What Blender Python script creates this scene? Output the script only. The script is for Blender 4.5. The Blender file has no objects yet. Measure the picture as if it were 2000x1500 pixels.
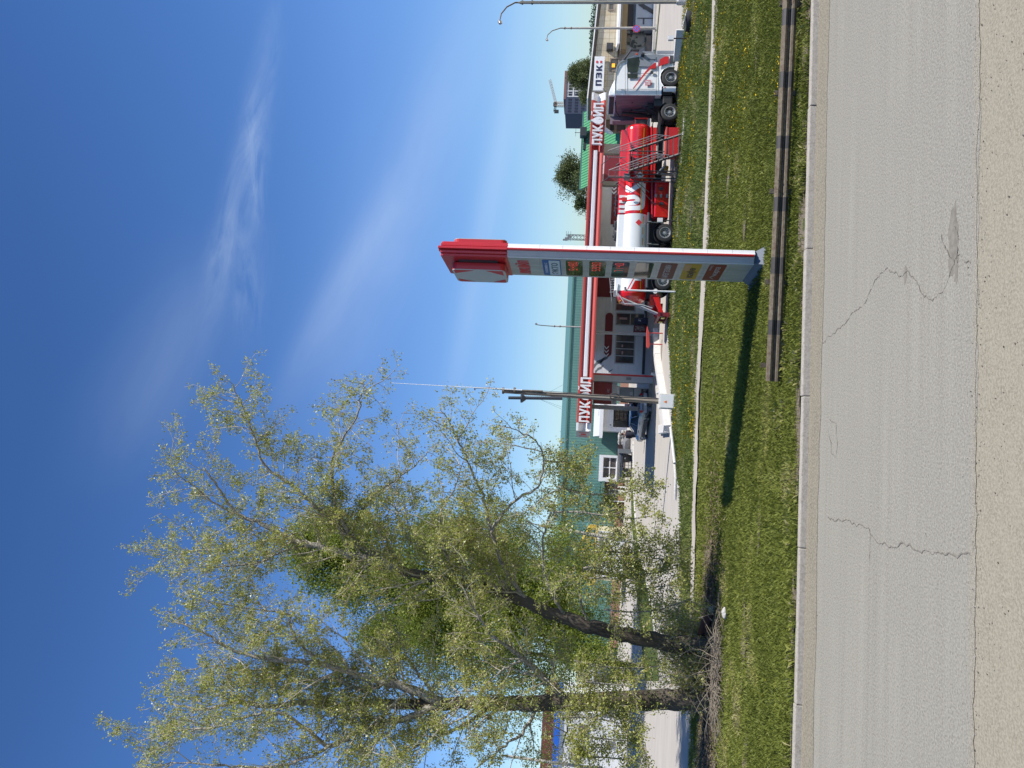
import bpy, bmesh, math, random
import numpy as np
from mathutils import Vector, Matrix
C = bpy.context.scene.collection
R = math.radians
sc = bpy.context.scene
random.seed(5)

# ------------------------------------------------------------------ camera, sky, sun, exposure
CAM_H, PITCH, ROLL, YAW, FOC = 4.4, R(5.7), R(2.65), R(4.5), 1500.0   # camera held on its side, looking slightly up
SUN_EL, SUN_DIR = R(49.5), Vector((.88, -.47, 0)).normalized()

def cam_dir(x, y):
    a, b = x * math.cos(ROLL) - y * math.sin(ROLL), x * math.sin(ROLL) + y * math.cos(ROLL)
    d = (a, math.cos(PITCH) - b * math.sin(PITCH), math.sin(PITCH) + b * math.cos(PITCH))
    return Vector((d[0]*math.cos(YAW) + d[1]*math.sin(YAW), -d[0]*math.sin(YAW) + d[1]*math.cos(YAW), d[2]))
fw = cam_dir(0, 0); right = (cam_dir(1, 0) - fw).normalized(); up = (cam_dir(0, 1) - fw).normalized()
cd = bpy.data.cameras.new('camera'); cam = bpy.data.objects.new('camera', cd); C.objects.link(cam)
m = Matrix((-up, right, -fw.normalized())).transposed().to_4x4(); m.translation = (0, 0, CAM_H)
cam.matrix_world = m
cd.sensor_width = 36; cd.lens = 36 * FOC / 2000; cd.clip_end = 6000; cd.clip_start = .1
sc.camera = cam
sc.view_settings.view_transform = 'Standard'; sc.view_settings.look = 'None'
sc.view_settings.exposure = 0.38; sc.view_settings.gamma = 1

def ray(px, py): return cam_dir((1500 - py - 750) / FOC, -(px - 1000) / FOC)
def G(px, py, z=0):
    d = ray(px, py); t = (z - CAM_H) / d.z
    return Vector((d.x*t, d.y*t, z))
def S(px, py, Y):
    d = ray(px, py); t = Y / d.y
    return Vector((d.x*t, Y, CAM_H + d.z*t))

w = bpy.data.worlds.new('World'); sc.world = w; w.use_nodes = True
nt = w.node_tree; N = nt.nodes; L = nt.links
bg = N['Background']; bg.inputs[1].default_value = .1
sky = N.new('ShaderNodeTexSky'); sky.sky_type = 'NISHITA'; sky.sun_disc = False
sky.sun_elevation = SUN_EL; sky.sun_rotation = math.atan2(SUN_DIR.x, SUN_DIR.y)
sky.air_density = 1.0; sky.dust_density = .0; sky.ozone_density = 5.5
tc = N.new('ShaderNodeTexCoord')
# thin cirrus: real directions on the sky, streaked along one bearing
def mth(op, a, b=None, c=None):
    n = N.new('ShaderNodeMath'); n.operation = op
    for i, v in enumerate((a, b, c)):
        if v is None: continue
        if isinstance(v, (int, float)): n.inputs[i].default_value = v
        else: L.new(v, n.inputs[i])
    return n.outputs[0]
def dotv(vec):
    n = N.new('ShaderNodeVectorMath'); n.operation = 'DOT_PRODUCT'; L.new(tc.outputs['Generated'], n.inputs[0]); n.inputs[1].default_value = vec
    return n.outputs['Value']
def clouds(pA, pB, width, scl, seed, amount, soft=0):
    """a streak of cirrus along the great circle through two sky directions"""
    a, b = ray(*pA).normalized(), ray(*pB).normalized()
    n = a.cross(b).normalized(); mid = (a + b).normalized(); al = n.cross(mid).normalized()
    across, along = dotv(n), dotv(al)
    cmb = N.new('ShaderNodeCombineXYZ'); L.new(mth('MULTIPLY', across, scl), cmb.inputs[0]); L.new(mth('MULTIPLY', along, scl*.22), cmb.inputs[1]); cmb.inputs[2].default_value = seed
    no = N.new('ShaderNodeTexNoise'); no.inputs['Scale'].default_value = 1; no.inputs['Detail'].default_value = 7; no.inputs['Roughness'].default_value = .62; no.inputs['Distortion'].default_value = .6
    L.new(cmb.outputs[0], no.inputs['Vector'])
    no2 = N.new('ShaderNodeTexNoise'); no2.inputs['Scale'].default_value = .33; no2.inputs['Detail'].default_value = 2; L.new(cmb.outputs[0], no2.inputs['Vector'])
    sh = mth('MULTIPLY', mth('SUBTRACT', no2.outputs[0], .5), width*2.2)
    q = mth('DIVIDE', mth('ADD', across, sh), width)
    fall = mth('POWER', 2.718, mth('MULTIPLY', mth('MULTIPLY', q, q), -1.0))
    half = abs(a.dot(al))
    e = mth('DIVIDE', along, half)
    fall2 = mth('POWER', 2.718, mth('MULTIPLY', mth('POWER', mth('ABSOLUTE', e), 3.0), -1.0))
    nn = mth('MAXIMUM', mth('MULTIPLY', mth('SUBTRACT', no.outputs[0], .36), 2.6), 0)
    if soft: nn = mth('ADD', mth('MULTIPLY', nn, .45), .35)
    return mth('MULTIPLY', mth('MULTIPLY', mth('MULTIPLY', nn, fall), fall2), amount)
cl = clouds((540, 60), (410, 590), .014, 34, 3.1, .30)
cl = mth('ADD', cl, clouds((495, 200), (500, 430), .012, 60, 9.3, .30))
cl = mth('ADD', cl, clouds((480, 430), (490, 640), .02, 50, 5.3, .18))
cl = mth('ADD', cl, clouds((920, 0), (640, 760), .05, 8, 6.7, .30, 1))
cl = mth('ADD', cl, clouds((800, 330), (560, 760), .02, 16, 8.7, .2, 1))
cl = mth('ADD', cl, clouds((1020, 60), (880, 800), .016, 9, 1.7, .32, 1))
cl = mth('ADD', cl, clouds((420, 520), (230, 900), .05, 10, 2.2, .16, 1))
cl = mth('MINIMUM', cl, .6)
mix = N.new('ShaderNodeMix'); mix.data_type = 'RGBA'
hs_ = N.new('ShaderNodeHueSaturation'); hs_.inputs['Saturation'].default_value = 1.22; L.new(sky.outputs[0], hs_.inputs['Color'])
tn = N.new('ShaderNodeMix'); tn.data_type = 'RGBA'; tn.blend_type = 'MULTIPLY'; tn.inputs['Factor'].default_value = 1; L.new(hs_.outputs[0], tn.inputs[6]); 
cr_ = N.new('ShaderNodeValToRGB'); sepz = N.new('ShaderNodeSeparateXYZ'); L.new(tc.outputs['Generated'], sepz.inputs[0]); L.new(sepz.outputs[2], cr_.inputs[0])
ee = cr_.color_ramp.elements   # air colour by height above the horizon (ramp values are half the multiplier)
ee[0].position = 0; ee[0].color = (.34, .44, .57, 1); ee[1].position = .61; ee[1].color = (.70, .47, .50, 1)
for p_, c_ in ((.07, (.50, .50, .55)), (.29, (.80, .59, .62))): q_ = ee.new(p_); q_.color = (*c_, 1)
dbl = N.new('ShaderNodeMix'); dbl.data_type = 'RGBA'; dbl.blend_type = 'MULTIPLY'; dbl.inputs['Factor'].default_value = 1; L.new(cr_.outputs[0], dbl.inputs[6]); dbl.inputs[7].default_value = (2, 2, 2, 1); L.new(dbl.outputs[2], tn.inputs[7])
L.new(cl, mix.inputs['Factor']); L.new(tn.outputs[2], mix.inputs[6]); mix.inputs[7].default_value = (5.4, 6.5, 8.2, 1)
L.new(mix.outputs[2], bg.inputs[0])

sd = bpy.data.lights.new('sun', 'SUN'); so = bpy.data.objects.new('sun', sd); C.objects.link(so)
sd.energy = 4.8; sd.angle = R(.53); sd.color = (1, .955, .89)
tos = Vector((SUN_DIR.x*math.cos(SUN_EL), SUN_DIR.y*math.cos(SUN_EL), math.sin(SUN_EL)))
so.rotation_euler = tos.to_track_quat('Z', 'Y').to_euler(); so.location = tos * 60

# ------------------------------------------------------------------ materials
MATS = {}
def mat(name, col, rough=.6, metal=0, noise=None, bump=None, coat=0, spec=None, emit=None, trans=None):
    """noise=(scale, col2, contrast, stretch xyz), bump=(scale, strength, stretch)"""
    if name in MATS: return MATS[name]
    mt = bpy.data.materials.new(name); mt.use_nodes = True; t = mt.node_tree; b = t.nodes['Principled BSDF']
    b.inputs['Base Color'].default_value = (*col, 1); b.inputs['Roughness'].default_value = rough; b.inputs['Metallic'].default_value = metal
    if coat: b.inputs['Coat Weight'].default_value = coat; b.inputs['Coat Roughness'].default_value = .08
    if name.startswith('g_') and spec is None: spec = .12
    if spec is not None: b.inputs['Specular IOR Level'].default_value = spec
    if emit: b.inputs['Emission Color'].default_value = (*emit[0], 1); b.inputs['Emission Strength'].default_value = emit[1]
    co = None
    def coord(st):
        g = t.nodes.new('ShaderNodeNewGeometry') if name.startswith('g_') else t.nodes.new('ShaderNodeTexCoord')
        mp = t.nodes.new('ShaderNodeMapping'); mp.inputs['Scale'].default_value = st
        t.links.new(g.outputs['Position' if name.startswith('g_') else 'Object'], mp.inputs['Vector']); return mp.outputs[0]
    if noise:
        ns = noise if isinstance(noise, list) else [noise]
        cur = None
        for s, c2, k, st in ns:
            no = t.nodes.new('ShaderNodeTexNoise'); no.inputs['Scale'].default_value = s; no.inputs['Detail'].default_value = 6; no.inputs['Roughness'].default_value = .6
            t.links.new(coord(st), no.inputs['Vector'])
            rp = t.nodes.new('ShaderNodeMapRange'); rp.inputs[1].default_value = .5 - k; rp.inputs[2].default_value = .5 + k
            t.links.new(no.outputs[0], rp.inputs[0])
            mx = t.nodes.new('ShaderNodeMix'); mx.data_type = 'RGBA'; t.links.new(rp.outputs[0], mx.inputs['Factor'])
            if cur is None: mx.inputs[6].default_value = (*col, 1)
            else: t.links.new(cur, mx.inputs[6])
            mx.inputs[7].default_value = (*c2, 1); cur = mx.outputs[2]
        t.links.new(cur, b.inputs['Base Color'])
    if bump:
        no = t.nodes.new('ShaderNodeTexNoise'); no.inputs['Scale'].default_value = bump[0]; no.inputs['Detail'].default_value = 5
        t.links.new(coord(bump[2] if len(bump) > 2 else (1, 1, 1)), no.inputs['Vector'])
        bp = t.nodes.new('ShaderNodeBump'); bp.inputs['Strength'].default_value = bump[1]; bp.inputs['Distance'].default_value = .02
        t.links.new(no.outputs[0], bp.inputs['Height']); t.links.new(bp.outputs[0], b.inputs['Normal'])
    if trans:
        tr = t.nodes.new('ShaderNodeBsdfTranslucent'); tr.inputs[0].default_value = (*trans[0], 1)
        ms = t.nodes.new('ShaderNodeMixShader'); ms.inputs[0].default_value = trans[1]
        out = t.nodes['Material Output']; t.links.new(b.outputs[0], ms.inputs[1]); t.links.new(tr.outputs[0], ms.inputs[2]); t.links.new(ms.outputs[0], out.inputs[0])
    MATS[name] = mt; return mt
def corr(name, col, period, axis=0, rough=.45, depth=.02, col2=None, lines=0):
    """sheet with ribs or courses repeating along one object axis"""
    if name in MATS: return MATS[name]
    mt = mat(name, col, rough, noise=(1.3, tuple(c*.82 for c in col), .3, (1, 1, 1))); t = mt.node_tree; b = t.nodes['Principled BSDF']
    tcn = t.nodes.new('ShaderNodeTexCoord'); sp = t.nodes.new('ShaderNodeSeparateXYZ'); t.links.new(tcn.outputs['Object'], sp.inputs[0])
    wv = t.nodes.new('ShaderNodeMath'); wv.operation = 'PINGPONG'; wv.inputs[1].default_value = period/2; t.links.new(sp.outputs[axis], wv.inputs[0])
    mr = t.nodes.new('ShaderNodeMapRange'); mr.interpolation_type = 'SMOOTHSTEP'
    mr.inputs[1].default_value = 0 if not lines else 0; mr.inputs[2].default_value = period/2 if not lines else lines; t.links.new(wv.outputs[0], mr.inputs[0])
    bp = t.nodes.new('ShaderNodeBump'); bp.inputs['Strength'].default_value = 1; bp.inputs['Distance'].default_value = depth
    t.links.new(mr.outputs[0], bp.inputs['Height']); t.links.new(bp.outputs[0], b.inputs['Normal'])
    return mt

white = mat('white_paint', (.82, .82, .82), .35, noise=(2.5, (.74, .74, .73), .3, (1, 1, 1)))
lightgrey = mat('light_grey', (.46, .47, .48), .5, noise=(3, (.38, .38, .39), .3, (1, 1, 1)))
midgrey = mat('mid_grey', (.2, .205, .21), .5, noise=(4, (.15, .15, .155), .3, (1, 1, 1)))
darkgrey = mat('dark_grey', (.05, .052, .056), .5, noise=(6, (.03, .03, .033), .3, (1, 1, 1)))
black = mat('black_rubber', (.018, .018, .019), .75, noise=(8, (.035, .034, .032), .3, (1, 1, 1)))
red = mat('red_paint', (.58, .02, .025), .35, coat=.3, noise=(2, (.5, .018, .022), .3, (1, 1, 1)))
brightred = mat('tank_red', (.72, .012, .016), .22, coat=.8, noise=(1.4, (.62, .012, .016), .3, (1, 1, 1)))
truckwhite = mat('truck_white', (.88, .88, .87), .25, coat=.7, noise=(1.5, (.82, .82, .81), .3, (1, 1, 1)))
maroon = mat('maroon_panel', (.2, .012, .018), .5, noise=(2, (.16, .012, .017), .3, (1, 1, 1)))
salmon = mat('canopy_red', (.50, .062, .05), .6, noise=(1.5, (.44, .06, .05), .3, (1, 1, 1)))
glass = mat('dark_glass', (.02, .028, .033), .08, spec=.9)
steel = mat('galvanised_steel', (.36, .36, .35), .45, metal=.7, noise=(9, (.22, .21, .2), .25, (1, 1, 1)))
darksteel = mat('dark_steel', (.055, .052, .055), .5, metal=.3, noise=(9, (.09, .075, .065), .2, (1, 1, 1)))
rimm = mat('wheel_steel', (.5, .5, .5), .4, metal=.6, noise=(9, (.3, .28, .26), .25, (1, 1, 1)))
yellow = mat('yellow_reflector', (.75, .4, .01), .4)
concrete = mat('concrete', (.42, .4, .37), .85, noise=[(2.2, (.3, .285, .26), .25, (1, 1, 1)), (40, (.5, .48, .45), .2, (1, 1, 1))], bump=(30, .3))
whitewash = mat('whitewashed_concrete', (.78, .77, .74), .8, noise=[(3, (.62, .6, .56), .22, (1, 1, 1)), (26, (.42, .4, .37), .16, (1, 1, 1))], bump=(18, .4))
navy = mat('navy_letters', (.012, .014, .06), .5)
signred = mat('sign_red', (.6, .02, .03), .5)
orange = mat('orange_lamp', (.8, .2, .01), .4)
wood = mat('weathered_wood', (.3, .25, .2), .85, noise=[(5, (.16, .12, .09), .25, (6, 6, .35)), (1.5, (.4, .36, .3), .2, (1, 1, .4))], bump=(14, .5, (6, 6, .3)))

# ------------------------------------------------------------------ mesh builder
class M:
    def __init__(s, T=None): s.v = []; s.f = []; s.m = []; s.T = T or Matrix.Identity(4)
    def add(s, vs, fs, mi=0):
        o = len(s.v); s.v += [tuple(s.T @ Vector(v)) for v in vs]; s.f += [tuple(o + i for i in f) for f in fs]; s.m += [mi]*len(fs)
        return s
    def bx(s, x0, x1, y0, y1, z0, z1, mi=0):
        vs = [(x, y, z) for z in (z0, z1) for y in (y0, y1) for x in (x0, x1)]
        return s.add(vs, [(0, 2, 3, 1), (4, 5, 7, 6), (0, 1, 5, 4), (2, 6, 7, 3), (0, 4, 6, 2), (1, 3, 7, 5)], mi)
    def cb(s, x0, x1, y0, y1, z0, z1, c=.02, mi=0):
        """box with chamfered edges"""
        bm = bmesh.new(); bmesh.ops.create_cube(bm, size=1)
        for v in bm.verts: v.co = Vector(((x0+x1)/2 + v.co.x*(x1-x0), (y0+y1)/2 + v.co.y*(y1-y0), (z0+z1)/2 + v.co.z*(z1-z0)))
        bmesh.ops.bevel(bm, geom=bm.edges[:], offset=c, segments=2, affect='EDGES', profile=.6)
        bm.verts.index_update(); s.add([v.co[:] for v in bm.verts], [tuple(v.index for v in f.verts) for f in bm.faces], mi); bm.free(); return s
    def quad(s, a, b, c, d, mi=0): return s.add([a, b, c, d], [(0, 1, 2, 3)], mi)
    def tube(s, pts, r, n=8, mi=0, cap=True):
        pts = [Vector(p) for p in pts]; rs = r if isinstance(r, (list, tuple)) else [r]*len(pts)
        vs, fs = [], []; ref = None
        for i, p in enumerate(pts):
            d = (pts[min(i+1, len(pts)-1)] - pts[max(i-1, 0)]).normalized()
            if ref is None: ref = d.orthogonal().normalized()
            ref = (ref - d*ref.dot(d)); ref = ref.normalized() if ref.length > 1e-6 else d.orthogonal().normalized()
            q = d.cross(ref)
            for k in range(n):
                a = 2*math.pi*k/n; vs.append(tuple(p + (ref*math.cos(a) + q*math.sin(a))*rs[i]))
        for i in range(len(pts)-1):
            for k in range(n): fs.append((i*n+k, i*n+(k+1) % n, (i+1)*n+(k+1) % n, (i+1)*n+k))
        if cap: fs += [tuple(range(n))[::-1], tuple((len(pts)-1)*n+k for k in range(n))]
        return s.add(vs, fs, mi)
    def prism(s, poly, ax, lo, hi, mi=0):
        """polygon in the plane across axis ax ('x': (y,z), 'y': (x,z), 'z': (x,y)) extruded from lo to hi"""
        def P(a, b, t): return {'x': (t, a, b), 'y': (a, t, b), 'z': (a, b, t)}[ax]
        n = len(poly); vs = [P(a, b, lo) for a, b in poly] + [P(a, b, hi) for a, b in poly]
        fs = [(i, (i+1) % n, n+(i+1) % n, n+i) for i in range(n)] + [tuple(range(n))[::-1], tuple(range(n, 2*n))]
        return s.add(vs, fs, mi)
    def lathe(s, prof, c, ax='z', n=24, mi=0):
        c = Vector(c); vs, fs = [], []
        for r, h in prof:
            for k in range(n):
                a = 2*math.pi*k/n; u, v_ = r*math.cos(a), r*math.sin(a)
                vs.append(tuple(c + Vector({'z': (u, v_, h), 'y': (u, h, v_), 'x': (h, u, v_)}[ax])))
        for i in range(len(prof)-1):
            for k in range(n): fs.append((i*n+k, i*n+(k+1) % n, (i+1)*n+(k+1) % n, (i+1)*n+k))
        return s.add(vs, fs, mi)
    def blob(s, c, r, sub=2, jit=.12, mi=0, rng=random):
        bm = bmesh.new(); bmesh.ops.create_icosphere(bm, subdivisions=sub, radius=1)
        for v in bm.verts:
            k = 1 + rng.uniform(-jit, jit); v.co = Vector((c[0] + v.co.x*r[0]*k, c[1] + v.co.y*r[1]*k, c[2] + v.co.z*r[2]*k))
        bm.verts.index_update(); s.add([v.co[:] for v in bm.verts], [tuple(v.index for v in f.verts) for f in bm.faces], mi); bm.free(); return s

ORG = {}
def link(name, me, parent, loc):
    o = bpy.data.objects.new(name, me); C.objects.link(o)
    if parent is not None:
        o.parent = parent; po = ORG[parent.name]
        o.location = Vector(loc) - po if loc is not None else (0, 0, 0)
        ORG[o.name] = Vector(loc) if loc is not None else po
    else:
        o.location = loc or (0, 0, 0); ORG[o.name] = Vector(loc or (0, 0, 0))
    return o
def obj(name, mb, ms, parent=None, loc=None, smooth=False, bevel=0):
    """link a builder (world coordinates) as ONE mesh object; loc is its origin"""
    if not isinstance(ms, (list, tuple)): ms = [ms]
    me = bpy.data.meshes.new(name)
    org = Vector(loc) if loc is not None else (ORG[parent.name] if parent is not None else Vector((0, 0, 0)))
    me.from_pydata([(v[0]-org.x, v[1]-org.y, v[2]-org.z) for v in mb.v], [], mb.f)
    for q in ms: me.materials.append(q)
    me.polygons.foreach_set('material_index', mb.m)
    bm = bmesh.new(); bm.from_mesh(me); bmesh.ops.recalc_face_normals(bm, faces=bm.faces[:]) if len(mb.f) < 60000 else None; bm.to_mesh(me); bm.free()
    if smooth:
        me.polygons.foreach_set('use_smooth', [True]*len(me.polygons)); me.set_sharp_from_angle(angle=R(38))
    me.update()
    o = link(name, me, parent, tuple(org))
    if bevel:
        b = o.modifiers.new('edge', 'BEVEL'); b.width = bevel; b.segments = 2; b.limit_method = 'ANGLE'; b.angle_limit = R(40)
    return o
def tag(o, label=None, cat=None, group=None, kind=None):
    for k, v in (('label', label), ('category', cat), ('group', group), ('kind', kind)):
        if v: o[k] = v
    return o
def thing(name, loc, label, cat, group=None):
    o = bpy.data.objects.new(name, None); C.objects.link(o); o.location = loc; ORG[o.name] = Vector(loc); o.empty_display_size = .3
    return tag(o, label, cat, group)
def struct(name, mb, ms, **k): o = obj(name, mb, ms, **k); o['kind'] = 'structure'; return o
def copy_tree(o, delta, parent=None, **tags):
    c = o.copy(); C.objects.link(c)
    if parent is None: c.location = o.location + Vector(delta); tag(c, **tags)
    else: c.parent = parent
    ORG[c.name] = ORG[o.name] + Vector(delta)
    for ch in list(o.children): copy_tree(ch, delta, c)
    return c
# text as flat meshes: (x, z) outlines of a line of lettering, placed anywhere
def text_geo(s, size=1, depth=.02, bold=0):
    cu = bpy.data.curves.new('t', 'FONT'); cu.body = s; cu.size = size; cu.extrude = depth/2; cu.offset = bold; cu.align_x = 'LEFT'; cu.resolution_u = 3
    o = bpy.data.objects.new('t', cu); C.objects.link(o); bpy.context.view_layer.update()
    me = bpy.data.meshes.new_from_object(o.evaluated_get(bpy.context.evaluated_depsgraph_get()))
    vs = [v.co.copy() for v in me.vertices]; fs = [tuple(p.vertices) for p in me.polygons]
    bpy.data.objects.remove(o); bpy.data.curves.remove(cu); bpy.data.meshes.remove(me)
    return vs, fs
def put_text(mb, s, o, ex, ez, width, height, depth=.02, bold=0, mi=0):
    """lettering fitted to a width x height box whose lower left corner is o; ex = reading direction, ez = up"""
    vs, fs = text_geo(s, 1, .02, bold)
    if not vs: return
    x0, x1 = min(v.x for v in vs), max(v.x for v in vs); y0, y1 = min(v.y for v in vs), max(v.y for v in vs)
    o, ex, ez = Vector(o), Vector(ex).normalized(), Vector(ez).normalized(); n = ex.cross(ez)
    mb.add([tuple(o + ex*((v.x-x0)/(x1-x0)*width) + ez*((v.y-y0)/(y1-y0)*height) + n*(v.z/.02*depth)) for v in vs], fs, mi)
def rrect(x0, x1, z0, z1, r, k=4):
    out = []
    for cx, cz, a0 in ((x1-r, z1-r, 0), (x0+r, z1-r, 90), (x0+r, z0+r, 180), (x1-r, z0+r, 270)):
        for i in range(k+1): a = R(a0 + 90*i/k); out.append((cx + r*math.cos(a), cz + r*math.sin(a)))
    return out
def fb(mb, xa, xb, ya, yb, Y, d=.1, mi=0):
    """box whose front face lies in the plane Y and spans the measured rows xa..xb and columns ya..yb, running back d"""
    xm, ym = (xa+xb)/2, (ya+yb)/2
    X0, X1 = sorted((S(xm, ya, Y).x, S(xm, yb, Y).x)); Z0, Z1 = sorted((S(xa, ym, Y).z, S(xb, ym, Y).z))
    mb.bx(X0, X1, Y, Y+d, max(Z0, -.02), Z1, mi); return (X0, X1, Z0, Z1)
# ------------------------------------------------------------------ ground, road, kerbs, paths
def sheet(x0, x1, y0, y1, z, nx=1, ny=1):
    mb = M(); vs = [(x0+(x1-x0)*i/nx, y0+(y1-y0)*j/ny, z) for j in range(ny+1) for i in range(nx+1)]
    return mb.add(vs, [(j*(nx+1)+i, j*(nx+1)+i+1, (j+1)*(nx+1)+i+1, (j+1)*(nx+1)+i) for j in range(ny) for i in range(nx)])
struct('ground', sheet(-2500, 2500, -300, 4500, -.03), mat('g_earth', (.2, .17, .12), .95, noise=[(.4, (.09, .12, .04), .2, (1, 1, 1)), (3, (.26, .23, .18), .25, (1, 1, 1))]))
# road: pale worn asphalt with long streaks
asph = mat('g_asphalt', (.25, .229, .19), .9, noise=[(.75, (.16, .147, .122), .12, (.02, 1.7, 1)), (2.3, (.31, .292, .24), .09, (.02, 1.7, 1)), (.6, (.225, .21, .18), .1, (.6, .6, 1)), (26, (.145, .133, .11), .2, (1, 1, 1)), (33, (.37, .35, .29), .22, (1, 1, 1))], bump=(32, .4))
for n_ in asph.node_tree.nodes:
    if n_.type == 'MAP_RANGE': n_.clamp = True
NEAR, GUT, KF, KB = 9.22, 15.15, 15.78, 15.98
def wavy(x0, x1, step, ya, yb, z, amp=.05, seed=1, ampb=0):
    rg = random.Random(seed); mb = M(); n = int((x1-x0)/step); pa = []
    a = b = 0
    for i in range(n+1):
        a = .8*a + rg.uniform(-amp, amp); b = .8*b + rg.uniform(-ampb, ampb) if ampb else 0
        X = x0 + i*step; pa.append(((X, ya + a, z), (X, yb + b, z)))
    for i in range(n): mb.add([pa[i][0], pa[i+1][0], pa[i+1][1], pa[i][1]], [(0, 1, 2, 3)])
    return mb
struct('road', wavy(-60, 80, .12, NEAR, GUT, 0, .035, 1, .02), asph)
sand = mat('g_sand', (.25, .225, .165), .95, noise=[(.7, (.185, .166, .124), .25, (.12, 1, 1)), (5, (.31, .28, .21), .18, (.4, 1, 1)), (26, (.26, .232, .172), .1, (1, 1, 1)), (33, (.34, .305, .235), .08, (1, 1, 1))], bump=(22, .5, (.6, 1, 1)))
struct('verge', sheet(-60, 80, -3, NEAR+.12, -.003, 1, 1), sand)
dust = mat('g_dust', (.23, .207, .155), .95, noise=[(3, (.17, .15, .115), .2, (.3, 1, 1)), (24, (.3, .27, .205), .1, (1, 1, 1))], bump=(30, .7))
struct('gutter', wavy(-60, 80, .15, GUT-.1, KF+.05, .006, .03, 3), dust)
# road wear: pale crumbled edge, cracks, patches
def crack(mb, pts, w0, seed, z=.004, br=.5):
    z = .0045 + .0006*seed; rg = random.Random(seed); P = [G(*p) for p in pts]; out = []
    for i in range(len(P)-1):
        n = max(2, int((P[i+1]-P[i]).length/.05))
        for k in range(n): out.append(P[i].lerp(P[i+1], k/n))
    off = 0
    L_, R_ = [], []
    for i, p in enumerate(out):
        d = (out[min(i+1, len(out)-1)] - out[max(0, i-1)]).normalized(); nn = Vector((-d.y, d.x, 0)); off = .75*off + rg.uniform(-.03, .03)
        wd = w0*rg.uniform(.15, 1.15)*(.35 if rg.random() < .12 else 1); c = p + nn*off; L_.append((c.x+nn.x*wd, c.y+nn.y*wd, z)); R_.append((c.x-nn.x*wd, c.y-nn.y*wd, z))
    for i in range(len(out)-1): mb.add([L_[i], L_[i+1], R_[i+1], R_[i]], [(0, 1, 2, 3)])
ck = M()
crack(ck, [(1607, 668), (1640, 640), (1690, 590), (1700, 560), (1722, 531), (1736, 529)], .010, 1)
crack(ck, [(1736, 529), (1755, 538), (1775, 535), (1790, 550), (1800, 575), (1822, 582), (1840, 566), (1855, 535), (1870, 500), (1900, 515)], .010, 2)
crack(ck, [(1617, 1008), (1650, 1020), (1697, 1032), (1705, 1050), (1735, 1064), (1765, 1063), (1790, 1072), (1830, 1075), (1870, 1083), (1905, 1083)], .012, 3)
crack(ck, [(1700, 1040), (1699, 1110)], .006, 5)
crack(ck, [(1621, 820), (1632, 830), (1636, 870), (1632, 892), (1624, 888), (1622, 860), (1619, 830)], .008, 6)
crack(ck, [(1840, 455), (1850, 480), (1862, 500), (1870, 520)], .012, 7); crack(ck, [(1866, 440), (1872, 470), (1874, 520)], .012, 8); crack(ck, [(1808, 1040), (1810, 1060)], .008, 9)
struct('road_cracks', ck, mat('g_crack', (.155, .14, .115), .95, noise=(30, (.24, .22, .19), .2, (1, 1, 1))))
pm = M(); rg = random.Random(3)
for cx, cy, rx, ry in ((1862, 465, .55, .16), (1768, 537, .16, .06), (1868, 525, .25, .07), (1857, 500, .3, .07)):
    c = G(cx, cy); pm.add([(c.x + rx*math.cos(a/14*6.283)*rg.uniform(.6, 1), c.y + ry*math.sin(a/14*6.283)*rg.uniform(.6, 1), .0012 + .0007*cy/540) for a in range(14)], [tuple(range(14))])
struct('road_stain', pm, mat('g_stain', (.185, .168, .138), .95, noise=(9, (.25, .229, .19), .12, (1, 1, 1))))
pe = wavy(-30, 50, .1, NEAR-.02, NEAR+.07, .0045, .025, 9, .02)
struct('road_edge', pe, mat('g_edge', (.28, .255, .2), .95, noise=[(16, (.2, .182, .145), .12, (.6, 1, 1)), (40, (.36, .33, .265), .12, (1, 1, 1))], bump=(60, .6)))
# kerb of three-metre stones
kb = M(); x = G(1585, 489).x - 3*8; rg = random.Random(2)
while x < 60:
    j = rg.uniform(-.015, .015); kb.cb(x+.004, x+2.994, KF+j, KB+j-.03, -.05, .14+rg.uniform(-.015, .01), .022); x += 3.0
struct('kerb', kb, mat('kerb_stone', (.40, .36, .30), .85, noise=[(1.4, (.31, .275, .23), .25, (1, 1, 1)), (9, (.24, .21, .17), .12, (1, 1, 1)), (30, (.46, .42, .36), .2, (1, 1, 1))], bump=(40, .25)))
# grassy strip, footpath, second strip, forecourt
def grass_mat(name, a, b, c):
    return mat(name, a, .95, noise=[(.55, b, .12, (.6, 1, 1)), (2.6, c, .16, (1, 1, 1)), (22, tuple(q*.6 for q in a), .2, (1, 1, 1))], bump=(18, .9))
gm = grass_mat('g_turf', (.085, .12, .03), (.14, .15, .055), (.07, .10, .025))
gv = M(); gx = np.linspace(-30, 60, 181); gy = [KB-.01, 16.2, 17, 18.5, 20, 23, 27, 29.6]
vs = []; rg = random.Random(8)
for j, y in enumerate(gy):
    for X in gx: vs.append((X, y, .10 if j == 0 else max(.02, .10 - .02*j) + (rg.uniform(-.03, .03) if 0 < j < 7 else 0)))
n = len(gx); gv.add(vs, [(j*n+i, j*n+i+1, (j+1)*n+i+1, (j+1)*n+i) for j in range(len(gy)-1) for i in range(n-1)])
struct('grass_verge', gv, gm, smooth=True)
PN = [G(1407, 0), G(1386, 490), G(1370, 760), G(1362, 1000), G(1356, 1300), G(1352, 1500)]
PF = [G(1395, 0), G(1377, 490), G(1361, 760), G(1355.5, 1000), G(1350, 1300), G(1346, 1500)]
def edge_y(P, X):
    P = sorted(P, key=lambda p: p.x)
    for i in range(len(P)-1):
        if P[i].x <= X <= P[i+1].x or i == len(P)-2 and X > P[i].x or i == 0 and X < P[0].x:
            t = (X-P[i].x)/(P[i+1].x-P[i].x); return P[i].y + t*(P[i+1].y-P[i].y) if 0 <= t <= 1 else (P[0].y if t < 0 else P[-1].y)
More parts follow.
